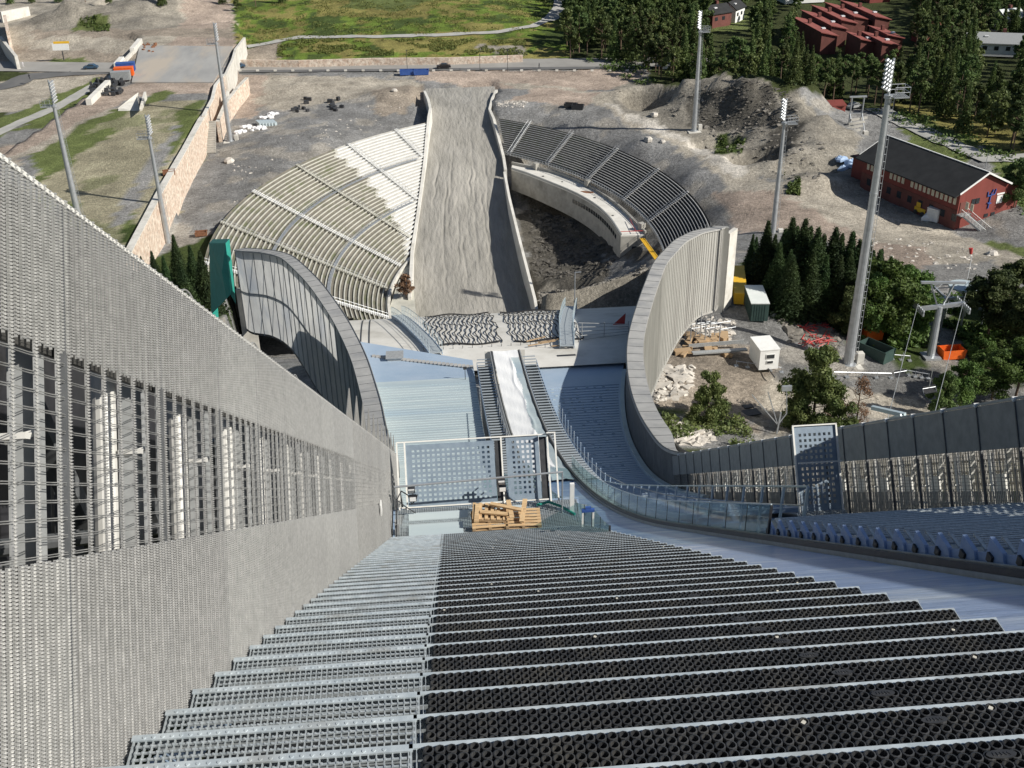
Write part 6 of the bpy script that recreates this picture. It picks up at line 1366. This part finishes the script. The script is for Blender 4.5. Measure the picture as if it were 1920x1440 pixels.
car(447, 127, .2, 'carblue', 'blue car just right of the bridge portal, partly hidden'); car(1600, 203, .5, 'greysteel', 'silver parked car among the trees behind the portal frame', -78.3)
def person(px, py, z, label, top, legs, s=1., step=.18, hgt=None):
    p = wpt(px, py, z); me = bpy.data.meshes.new('person'); V = [(0,0,.95),(0,0,1.2),(0,0,1.42),(0,0,1.56),(0,.02,1.68),(.1,0,.9),(.12,step,.5),(.12,step*1.1-.08,.08),(.12,step*1.1+.1,.04),(-.1,0,.9),(-.12,-step,.5),(-.12,-step*1.1-.12,.1),(-.12,-step*1.1+.06,.04),(.2,0,1.38),(.27,-.1,1.12),(.27,.02,.88),(-.2,0,1.38),(-.27,.1,1.12),(-.27,.2,.9)]
    E_ = [(0,1),(1,2),(2,3),(3,4),(0,5),(5,6),(6,7),(7,8),(0,9),(9,10),(10,11),(11,12),(2,13),(13,14),(14,15),(2,16),(16,17),(17,18)]; me.from_pydata(V, E_, []); o = bpy.data.objects.new('person', me); COL.objects.link(o); o.location = p; o.rotation_euler = (0, 0, 1.4)
    sk_ = o.modifiers.new('skin', 'SKIN'); R = [.14,.15,.16,.06,.10,.1,.065,.045,.04,.1,.065,.045,.04,.07,.045,.035,.07,.045,.035]
    for i, v in enumerate(me.skin_vertices[0].data): v.radius = (R[i]*1.1, R[i]*1.1)
    me.skin_vertices[0].data[0].use_root = True; o.modifiers.new('sub', 'SUBSURF').levels = 1; me.materials.append(M[top]); return tag(o, label, 'person')
person(56, 149, -79.5, 'person in black walking beside the side road at far left', 'cloth', 'cloth'); person(44, 126, -79.5, 'person in pale clothes walking on the road at far left', 'clothlight', 'cloth'); person(1011, 128, -79.5, 'person in dark clothes walking along the road behind the right stand', 'cloth', 'cloth')
b = MB(); p = wpt(120, 113, -79.5); b.tube(p, p+Vector((0, 0, 3.0)), .18, 6); b.mi = 1; b.box((p.x-.2, p.y, p.z+4.4), (5.2, .2, 2.3)); b.mi = 2; b.box((p.x+.3, p.y-.02, p.z+5.7), (5.0, .2, .7)); b.build('site_signboard', ['darksteel', 'whitepaint', 'yellow'], None, label='white and yellow site signboard on a post beside the road', cat='signboard')
for px, h_, lb in ((764, 6.5, 'thin dark lamp post by the blue skips'), (952, 6.5, 'thin dark lamp post beside the road right of the outrun'), (900, 5, 'thin short post beside the road')): p = wpt(px, 134 if px != 900 else 132, -79.6); b = MB(); b.tube(p, p+Vector((0, 0, h_)), .08, 5); b.box((p.x, p.y-.4, p.z+h_), (.25, 1, .12)); b.build('road_lamp', 'darksteel', None, label=lb, cat='lamp post')
p = wpt(1247, 135, -79.8); b = MB(); b.tube(p, p+Vector((0, 0, 5.8)), .1, 6); q = p+Vector((0, 0, 5.6)); b.mi = 1; b.box((q.x, q.y, q.z), (1.5, .1, 1.9)); b.mi = 2; b.box((q.x-.15, q.y-.07, q.z), (.16, .04, 1.2)); b.box((q.x+.08, q.y-.07, q.z+.5), (.5, .04, .16)); b.box((q.x+.08, q.y-.07, q.z+.05), (.5, .04, .16)); b.box((q.x+.32, q.y-.07, q.z+.28), (.16, .04, .5)); b.mi = 1; b.box((p.x, p.y, p.z+2.2), (1.6, .3, 2.6)); b.build('parking_sign', ['darksteel', 'whitepaint', 'blue'], None, label='white parking sign with a letter P at the wood edge by the road', cat='sign')
# grey gate structures at far left
for pts, zz, lb in ((((0,68),(30,105)), -75.5, 'concrete underpass wall at the far left edge by the road'), (((0,22),(52,12)), -72.5, 'long pale concrete wall in the far left corner'), (((8,28),(14,58)), -72, 'stone faced abutment at the far left edge')):
    wallline([Vector(W(px, py, zz)) for px, py in pts], 1.0, -81, 'abutment_wall', 'paleconc' if zz != -72 else 'stone', lb, 'wall')
# ================================================================ houses beyond the wood
def house(px, py, l, w_, h, rz, label, mw, mr, z=-79.5, rh=2.2, shed=False, chim=True, snow=False, grp=None):
    p = wpt(px, py, z) if py is not None else Vector((px[0], px[1], z)); t = thing('house', label, 'house', p, rz, grp); b = MB()
    if shed: b.hexa([(-l/2, -w_/2, 0), (l/2, -w_/2, 0), (l/2, w_/2, 0), (-l/2, w_/2, 0), (-l/2, -w_/2, h), (l/2, -w_/2, h), (l/2, w_/2, h+rh*.93), (-l/2, w_/2, h+rh*.93)])
    else: b.box((0, 0, h/2), (l, w_, h))
    if not shed:
        for s_ in (-1, 1): b.add([(s_*l/2, -w_/2, h), (s_*l/2, w_/2, h), (s_*l/2, 0, h+rh)], [(0, 1, 2)])
    b.build('wall', mw, t); b = MB(); o_ = .5
    if shed: b.hexa([(-l/2-o_, -w_/2-o_, h), (l/2+o_, -w_/2-o_, h), (l/2+o_, w_/2+o_, h+rh), (-l/2-o_, w_/2+o_, h+rh), (-l/2-o_, -w_/2-o_, h+.25), (l/2+o_, -w_/2-o_, h+.25), (l/2+o_, w_/2+o_, h+rh+.25), (-l/2-o_, w_/2+o_, h+rh+.25)])
    else:
        for s_ in (-1, 1): b.hexa([(-l/2-o_, s_*(w_/2+o_), h-.3), (l/2+o_, s_*(w_/2+o_), h-.3), (l/2+o_, 0, h+rh), (-l/2-o_, 0, h+rh), (-l/2-o_, s_*(w_/2+o_), h), (l/2+o_, s_*(w_/2+o_), h), (l/2+o_, 0, h+rh+.25), (-l/2-o_, 0, h+rh+.25)])
    rf = b.build('roof', mr, t)
    if chim: b = MB(); b.box((l*.1, w_*.1, h+rh+.5), (1.0, 1.0, 1.4)); b.build('chimney', 'darkbrown', rf); b = MB(); b.box((-l*.2, -w_*.2, h+rh*.6+.25), (1.2, 1.2, .35)); b.build('skylight', 'lampface', rf)
    for i in range(max(2, int(l/3.5))):
        b = MB(); b.box((-l/2+1.8+i*3.4, -w_/2-.05, h*.62), (1.3, .1, 1.2)); b.build('window', 'winglass', t)
    b = MB(); b.box((l/2+.05, 0, h*.62), (.1, 1.6, 1.2)); b.build('window', 'whitepaint' if mw != 'whitepaint' else 'winglass', t); return t
TG = 'red-brown terraced houses beyond the wood'
for i, (px, py, l) in enumerate(((1527,42,27),(1545,30,27),(1564,20,27),(1588,14,26),(1622,12,30),(1617,63,11),(1650,65,16),(1662,53,14))):
    hq = wpt(px, py, -72.5); HPX = (hq.x, hq.y)
    house(HPX, None, l, 5.2, 5.6, 1.62, ('nearest left red-brown terraced house with long shed roof', 'second red-brown terraced house from the left', 'third red-brown terraced house from the left', 'fourth red-brown terraced house from the left', 'farthest red-brown terraced house of the main row', 'lower red-brown house front right of the main row', 'red-brown house behind the lower front one', 'rightmost red-brown house of the terrace, half among trees')[i], 'darkbrown', 'redroof', -80, 1.4, True, True, grp=TG)
house(1340, 48, 9, 7, 5, .5, 'brown house with white gable in the gardens behind the wood', 'darkbrown', 'roofblack', -80); house(1372, 40, 8, 6, 5, .9, 'white gabled house beside the brown one in the gardens', 'whitepaint', 'roofblack', -80)
house(1500, 2, 16, 9, 5, .1, 'white flat house at the top edge above the red-brown terrace', 'whitepaint', 'controof', -79); house(1865, 100, 18, 9, 4, -.35, 'white house with pale grey roof among the trees at far right', 'whitepaint', 'greysteel', -79.5); house(1885, 58, 8, 7, 5, .3, 'small pale house at the right edge behind the trees', 'whitepaint', 'controof', -79.5); house(1735, 78, 7, 6, 4, .2, 'small red house right of the terraced houses', 'redwood', 'redroof', -79.5); house(1640, 2, 9, 7, 5, .2, 'orange-roofed house at the top edge right of the terrace', 'redwood', 'orange', -79.5)
# ================================================================ trees
def crownmesh(kind, h, r, n, ls, seed, m):
    """foliage as many small tilted leaf cards; kind: spruce, pine, broad"""
    q = np.random.default_rng(seed); P = []
    if kind == 'spruce':
        u = q.random(n)**.75; r = r*q.uniform(.8, 1.15); zz = h*(.08+.92*(1-u)); rad = r*(1-zz/h)**1.05*(.50+.62*(1-((zz*1.15) % 1)))*(.25+.75*np.sqrt(q.random(n)))+.02; a = q.random(n)*2*np.pi
        nb = 13; a = (np.floor(a/(2*np.pi)*nb)+.5+q.normal(0, .17, n))*2*np.pi/nb+np.floor(zz*1.6)*1.1
        c = np.stack([rad*np.cos(a), rad*np.sin(a), zz-rad*.20], 1); out = np.stack([np.cos(a), np.sin(a), -.35+0*a], 1)
    else:
        nc = 38 if kind == 'broad' else 17; lo = .22 if kind == 'broad' else .5
        cc = []; 
        for i in range(nc):
            z = h*(lo+(.97-lo)*q.random()); k = (z/h-lo)/(1-lo); rr = r*math.sin(math.pi*min(1, (.22+.78*k)))**.6*q.uniform(.2, .95); a = q.random()*6.283
            cc.append((rr*math.cos(a), rr*math.sin(a), z, q.uniform(.15, .36)*r*(1.15-.5*k)))
        cc.append((0, 0, h*.93, .22*r)); cc = np.array(cc); idx = q.integers(0, len(cc), n); d = q.normal(0, 1, (n, 3)); d /= np.linalg.norm(d, axis=1)[:, None]
        s_ = cc[idx, 3]*(.55+.5*q.random(n)); c = cc[idx, :3]+d*s_[:, None]*np.array([1, 1, .72]); out = d
    c = c+q.normal(0, .12, c.shape)
    t = q.normal(0, 1, (n, 3)); nn_ = out+.75*t; nn_ /= np.linalg.norm(nn_, axis=1)[:, None]; a_ = np.cross(nn_, q.normal(0, 1, (n, 3))); a_ /= np.linalg.norm(a_, axis=1)[:, None]; b_ = np.cross(nn_, a_)
    sz = ls*q.uniform(.55, 1.25, n)[:, None]*(.45+.55*(1-c[:, 2:3]/h) if kind == 'spruce' else 1); asp = q.uniform(.45, .8, n)[:, None]
    V = np.stack([c-a_*sz, c-b_*sz*asp, c+a_*sz, c+b_*sz*asp], 1).reshape(-1, 3)
    me = bpy.data.meshes.new('crown'); me.vertices.add(len(V)); me.vertices.foreach_set('co', V.ravel()); me.loops.add(4*n); me.loops.foreach_set('vertex_index', np.arange(4*n, dtype=np.int32)); me.polygons.add(n); me.polygons.foreach_set('loop_start', np.arange(0, 4*n, 4, dtype=np.int32)); me.polygons.foreach_set('loop_total', np.full(n, 4, np.int32)); me.update(calc_edges=True); me.materials.append(M[m]); return me
def trunkmesh(h, r, kind, seed):
    b = MB(); rr = random.Random(seed); b.tube((0, 0, -.5), (rr.uniform(-.1, .1), 0, h*.5), r, 7, r*.65); b.tube((0, 0, h*.5), (0, .1, h*.93), r*.65, 7, r*.12)
    if kind != 'spruce':
        for i in range(7): z = h*rr.uniform(.35, .8); a = rr.uniform(0, 6.28); l = h*.2; b.tube((0, 0, z), (l*math.cos(a), l*math.sin(a), z+l*.6), r*.32, 5, r*.08)
    me = bpy.data.meshes.new('trunk'); me.from_pydata(b.v, [], b.f); me.materials.append(M['bark']); me.update(); return me
TV = {}
def variant(key, kind, h, r, n, ls, m, cnt):
    TV[key] = [(crownmesh(kind, h, r, n, ls, 100+i*7+len(key), m), trunkmesh(h, .018*h, kind, i)) for i in range(cnt)]
variant('fspruce', 'spruce', 13, 2.9, 2300, .38, 'forestleaf', 4); variant('fpine', 'pine', 12, 2.6, 1900, .36, 'forestleaf', 6); variant('fbroad', 'broad', 9.5, 3.2, 2300, .35, 'olive', 4)
variant('spruce', 'spruce', 13, 3.9, 15000, .22, 'darkleaf', 6); variant('broad', 'broad', 9, 3.6, 20000, .16, 'leaf', 3); variant('olive', 'broad', 10, 3.2, 15000, .16, 'olive', 3); variant('dark', 'broad', 10, 4.0, 18000, .20, 'forestleaf', 3)
def tree(key, k, loc, s, rz, label, name='tree', group=None, sz=1.):
    c, tk = TV[key][k % len(TV[key])]; t = thing(name, label, 'tree', loc, rz, group); t.scale = (s, s, s*sz)
    for nm, me in (('crown', c), ('trunk', tk)): o = bpy.data.objects.new(nm, me); COL.objects.link(o); o.parent = t
    return t
# individual near trees: key, crown centre-bottom pixel, ground z or None, top pixel y
def treeat(key, k, px, pyb, pyt, label, z=None, name='tree', wide=1., group=None):
    g_ = G(px, pyb) if z is None else wpt(px, pyb, z); tp_ = atY(px, pyt, g_.y); hgt_ = tp_[2]-g_.z; h0 = {'spruce': 13, 'broad': 9, 'olive': 10, 'dark': 10}[key]
    s = hgt_/h0*wide; return tree(key, k, g_, s, k*1.7, label, name, group, 1/wide)
SG = 'dark spruces grown close together behind the right wing'
lbs = ['leftmost spruce of the dark group by the right wing', 'spruce in front of the slim mast foot', 'second tall spruce of the dark group', 'tallest spruce in the middle of the dark group', 'spruce just right of the tallest one', 'spruce with a double tip in the dark group', 'spruce left of the bright green broadleaf tree', 'small spruce at the near edge of the dark group', 'spruce right of the big mast behind the broadleaf tree', 'spruce hidden behind the big mast', 'thin spruce at the right end of the dark group','front spruce nearest the green container','low front spruce in the shadow']
for i, (px, yb, yt, w_) in enumerate(((1405,520,440,.8),(1428,545,415,.95),(1470,560,410,1.),(1492,570,412,1.),(1516,580,428,.95),(1548,580,428,1.),(1578,590,435,.9),(1450,575,455,.9),(1640,560,468,.9),(1612,580,450,.9),(1665,560,490,.8),(1470,590,470,.8),(1535,600,480,.9))): treeat('spruce', i, px, yb, yt, lbs[i], None, 'spruce_tree', w_*1.3, SG)
for i, (px, yb, yt) in enumerate(((1412,515,445),(1445,530,440),(1460,548,430),(1482,545,425),(1505,555,425),(1530,565,440),(1562,570,440),(1595,575,450),(1625,560,470),(1475,595,480),(1510,600,470),(1560,605,480),(1605,600,455),(1632,590,470),(1655,585,482),(1578,600,470))): treeat('spruce', i+2, px, yb, yt, 'dark spruce standing among the others inside the dense group behind the right wing', None, 'spruce_tree', 1.25, 'inner spruces of the dense group')
for i, (key, px, yb, yt, w_, lb) in enumerate((('broad',1650,640,492,1.15,'big bright green broadleaf tree right of the tallest mast'),('broad',1690,635,505,1.05,'round green tree left of the chairlift pylon'),('broad',1625,640,520,.9,'green tree half behind the tallest mast'),('dark',1590,640,540,.9,'dark leafy tree left of the tallest mast foot'),
  ('olive',1322,840,700,.8,'slender broadleaf tree right of the right wing cap'),('olive',1518,840,655,.95,'tall olive green tree between the cabin and the mast foot'),('olive',1490,845,730,.9,'lower olive green bush left of the tall olive tree'),('olive',1548,850,720,.9,'olive green bush right of the tall olive tree'),('olive',1300,850,760,.8,'low bush below the slender tree'),
  ('dark',1850,640,515,1.2,'dark tree at the right edge above the lift station'),('dark',1895,600,490,1.1,'dark tree cut by the right edge, upper'),('dark',1910,680,560,1.1,'dark tree cut by the right edge, middle'),('broad',1860,745,660,1.3,'broad dark green tree in front of the right edge trees'),('broad',1800,760,680,1.1,'broad green tree just above the right tower wall'),('broad',1905,740,640,1.3,'green tree cut by the right edge, lower'),('dark',1900,390,300,1.0,'tree at the right edge beside the red building'),('broad',1840,700,640,1.0,'round tree right of the orange box skip'),
  ('dark',1760,790,700,.7,'small tree touching the right tower wall'))): treeat(key, i, px, yb, yt, lb, None if yb < 700 else -69, 'broadleaf_tree', w_)
for i, (px, yb, yt, lb) in enumerate(((345,560,440,'tallest spruce behind the left mesh wall'),(300,560,470,'left spruce behind the left mesh wall'),(375,580,460,'spruce touching the green scaffold cover'),(325,590,480,'front spruce behind the left mesh wall'),(360,620,490,'lower spruce in the shadow of the left wing'),(395,600,470,'dark spruce hidden beside the left wing end'),(275,540,480,'small spruce at the end of the stone wall'))): treeat('spruce', i, px, yb, yt, lb, -79, 'spruce_tree', 1., 'spruces behind the left mesh wall')
g_ = wpt(1600, 820, -67); t = tree('olive', 0, g_, .8, 0, 'dry brown leafless bush right of the olive green tree', 'dry_tree'); 
me_ = crownmesh('broad', 10, 2.6, 2200, .12, 77, 'dryleaf'); t.children[0].data = me_
g_ = W(762, 558, -95.6); t = thing('brown_bush', 'brownish bush growing between the left stand and the outrun', 'bush', (g_[0], g_[1], -95.7)); me_ = crownmesh('broad', 5.5, 2.0, 2500, .2, 78, 'dryleaf'); o = bpy.data.objects.new('crown', me_); COL.objects.link(o); o.parent = t; o2 = bpy.data.objects.new('stem', trunkmesh(5, .1, 'broad', 3)); COL.objects.link(o2); o2.parent = t
# ---- the wood: individual trees over the forest area in plan
FP = [(1062,112),(1205,122),(1240,150),(1480,172),(1580,195),(1700,215),(1760,228),(1880,285),(1990,300),(1990,-60),(1062,-60)]
FQ = [tuple(G(px, max(py, -30))[:2]) for px, py in FP]
clear = [[G(*q)[:2] for q in P] for P in ([(1488,40),(1530,0),(1660,-20),(1720,90),(1560,85)], [(1320,20),(1440,0),(1430,60),(1330,62)], [(1820,90),(1920,90),(1920,125),(1820,120)], [(1560,205),(1700,210),(1760,240),(1900,290),(1880,310),(1680,240)], [(1440,0),(1490,0),(1480,70),(1450,70)])]
fr = random.Random(11); pts = []; x0, x1 = min(p[0] for p in FQ), max(p[0] for p in FQ); y0, y1 = min(p[1] for p in FQ), max(p[1] for p in FQ)
tries = 0; 
NT = 30000; tx = np.array([fr.uniform(x0, x1) for _ in range(NT)]); ty_ = np.array([fr.uniform(y0, y1) for _ in range(NT)]); ok = inpoly(tx, ty_, FQ)
for P in clear: ok &= ~inpoly(tx, ty_, P)
KEEP = [[(1485,20),(1530,-30),(1720,-30),(1720,60),(1715,92),(1560,70),(1545,78),(1490,48)],[(1325,12),(1420,5),(1420,50),(1330,56)],[(1835,72),(1915,80),(1915,108),(1835,100)],[(1445,0),(1480,0),(1475,60),(1455,62)]]
cells = {}
for x, y in zip(tx[ok], ty_[ok]):
    x = float(x); y = float(y); ci, cj = int(x//5), int(y//5)
    if any((x-a)**2+(y-c)**2 < 4.7**2 for i_ in (-1, 0, 1, -2, 2) for j_ in (-1, 0, 1, -2, 2) for a, c in cells.get((ci+i_, cj+j_), ())): continue
    # keep to what the photograph can see
    v = np.array([x, y, -72.]); u = v[0]*Xv+v[1]*Yv+v[2]*Zv; qx, qy = CX+F_*u[0]/u[2], CY+F_*u[1]/u[2]
    if not (1040 < qx < 1990 and qy > -75): continue
    den = 1.0 if (qx < 1320 or qx > 1480) else .85
    if fr.random() > den: continue
    bad = False
    for zt in (-66., -69., -73.):
        v = np.array([x, y, zt]); u = v[0]*Xv+v[1]*Yv+v[2]*Zv; kx_, ky_ = CX+F_*u[0]/u[2], CY+F_*u[1]/u[2]
        if any(inpoly_(np.array([kx_]), np.array([ky_]), P)[0] for P in KEEP): bad = True
    if bad: continue
    cells.setdefault((ci, cj), []).append((x, y)); pts.append((x, y))
pts.sort(key=lambda p: p[1]); zz = H(np.array([p[0] for p in pts]), np.array([p[1] for p in pts]))
print('forest trees', len(pts))
labs = {'fspruce': 'dark narrow spruce in the wood beyond the arena', 'fpine': 'pine with bare trunk in the wood beyond the arena', 'fbroad': 'lighter green broadleaf tree in the wood beyond the arena'}
rest = []
for i, ((x, y), z) in enumerate(zip(pts, zz)):
    g_ = fr.random(); v = np.array([x, y, z]); u = v[0]*Xv+v[1]*Yv+v[2]*Zv; qx = CX+F_*u[0]/u[2]
    key = 'fbroad' if g_ < (.35 if qx < 1260 else .16) else ('fspruce' if g_ < .5 else 'fpine'); s = fr.uniform(.78, 1.15)*(1.1 if qx < 1260 else 1)
    if i < 270: tree(key, i, (x, y, z), s, fr.uniform(0, 6), labs[key], 'spruce_tree' if key == 'fspruce' else ('pine_tree' if key == 'fpine' else 'broadleaf_tree'), 'trees of the wood: '+key[1:])
    else: rest.append((key, i, x, y, z, s))
# the rest of the wood as one mass
if rest:
    VV = []; off_ = 0
    me = bpy.data.meshes.new('distant_wood'); acc = []
    for key, i, x, y, z, s in rest:
        c, tk = TV[key][i % len(TV[key])]; n = len(c.vertices); a = np.empty(n*3); c.vertices.foreach_get('co', a); a = a.reshape(-1, 3)*s; th = i*1.3; R_ = np.array([[math.cos(th), -math.sin(th), 0], [math.sin(th), math.cos(th), 0], [0, 0, 1]]); acc.append(a@R_.T+np.array([x, y, z]))
    A = np.concatenate(acc); n = len(A)//4; me.vertices.add(len(A)); me.vertices.foreach_set('co', A.ravel()); me.loops.add(4*n); me.loops.foreach_set('vertex_index', np.arange(4*n, dtype=np.int32)); me.polygons.add(n); me.polygons.foreach_set('loop_start', np.arange(0, 4*n, 4, dtype=np.int32)); me.polygons.foreach_set('loop_total', np.full(n, 4, np.int32)); me.update(calc_edges=True); me.materials.append(M['forestleaf'])
    o = bpy.data.objects.new('distant_wood', me); COL.objects.link(o); tag(o, 'farther trees of the wood merging into one dark mass', kind='stuff')
# a few trees at the top left edge and in the meadow
for i, (px, py, key, s) in enumerate(((20,8,'fspruce',.7),(60,6,'fspruce',.6),(110,5,'fspruce',.7),(160,4,'fpine',.7),(205,6,'fspruce',.6),(305,12,'fspruce',.8),(418,8,'fspruce',.7),(445,22,'fbroad',.5),(480,14,'fpine',.8),(530,6,'fspruce',.8),(1020,12,'fbroad',.6),(1075,100,'fbroad',.8),(1215,135,'fbroad',1.0),(1235,140,'fpine',.9))):
    tree(key, i, G(px, max(py, 1)), s, i, ('dark tree in the top left corner, %s' % ('first from the left edge','second from the left edge','third from the left edge','slim with a bare trunk','left of the sand heaps','above the sand heaps','left of the dirt track end')[i]) if i < 7 else ('bush beside the dirt track at the top','pine at the left end of the meadow','spruce at the top of the meadow','bush by the bend of the footpath','bush at the wood corner by the road','broadleaf tree standing by the parking sign','pine beside the parking sign')[i-7], 'tree')
# low undergrowth and weeds
def weeds(polys, n, size, label, m, seed, hh=.5):
    q = np.random.default_rng(seed); C_s = []
    for P in polys:
        Q = [tuple(G(*p)[:2]) for p in P]; x0, x1 = min(p[0] for p in Q), max(p[0] for p in Q); y0, y1 = min(p[1] for p in Q), max(p[1] for p in Q); x = q.uniform(x0, x1, n*4); y = q.uniform(y0, y1, n*4); k = inpoly(x, y, Q) & (vn(x, y, 4, 40)+.5*vn(x, y, 1.6, 41) > .0); x = x[k][:n]; y = y[k][:n]; C_s.append(np.stack([x, y, H(x, y)+q.random(len(x))*hh], 1))
    c = np.concatenate(C_s); n = len(c); t = q.normal(0, 1, (n, 3)); t[:, 2] = abs(t[:, 2])+.4; t /= np.linalg.norm(t, axis=1)[:, None]; a_ = np.cross(t, q.normal(0, 1, (n, 3))); a_ /= np.linalg.norm(a_, axis=1)[:, None]; b_ = np.cross(t, a_); sz = size*q.uniform(.5, 1.3, n)[:, None]
    V = np.stack([c-a_*sz, c-b_*sz*.6, c+a_*sz, c+b_*sz*.6], 1).reshape(-1, 3); me = bpy.data.meshes.new('undergrowth'); me.vertices.add(len(V)); me.vertices.foreach_set('co', V.ravel()); me.loops.add(4*n); me.loops.foreach_set('vertex_index', np.arange(4*n, dtype=np.int32)); me.polygons.add(n); me.polygons.foreach_set('loop_start', np.arange(0, 4*n, 4, dtype=np.int32)); me.polygons.foreach_set('loop_total', np.full(n, 4, np.int32)); me.update(calc_edges=True); me.materials.append(M[m]); o = bpy.data.objects.new('undergrowth', me); COL.objects.link(o); tag(o, label, kind='stuff')
weeds([[(1560,540),(1740,560),(1740,650),(1640,665),(1560,610)],[(1720,560),(1950,560),(1950,690),(1830,690)]], 5000, .35, 'green undergrowth around the masts and the lift', 'leaf', 1, 1.2)
weeds([[(1240,780),(1400,790),(1420,850),(1250,850)]], 2500, .22, 'weeds and bushes at the foot of the right wing', 'olive', 2, .8)
weeds([[(1590,195),(1720,215),(1900,290),(1930,420),(1850,330),(1700,240)],[(1080,100),(1210,110),(1240,160),(1100,118)]], 1800, .4, 'bushes along the near edge of the wood', 'leaf', 3, 1.2)
weeds([[(450,5),(1040,5),(1000,60),(450,66)],[(520,76),(990,76),(990,104),(520,108)]], 9000, .30, 'tall grass and heather of the meadow behind the road', 'grassblade', 4, .4)
weeds([[(1345,255),(1400,250),(1390,300),(1340,290)],[(1470,330),(1500,330),(1500,370),(1465,365)],[(145,32),(205,30),(205,60),(140,62)]], 900, .35, 'green weeds on the earth heaps', 'leaf', 5, .6)
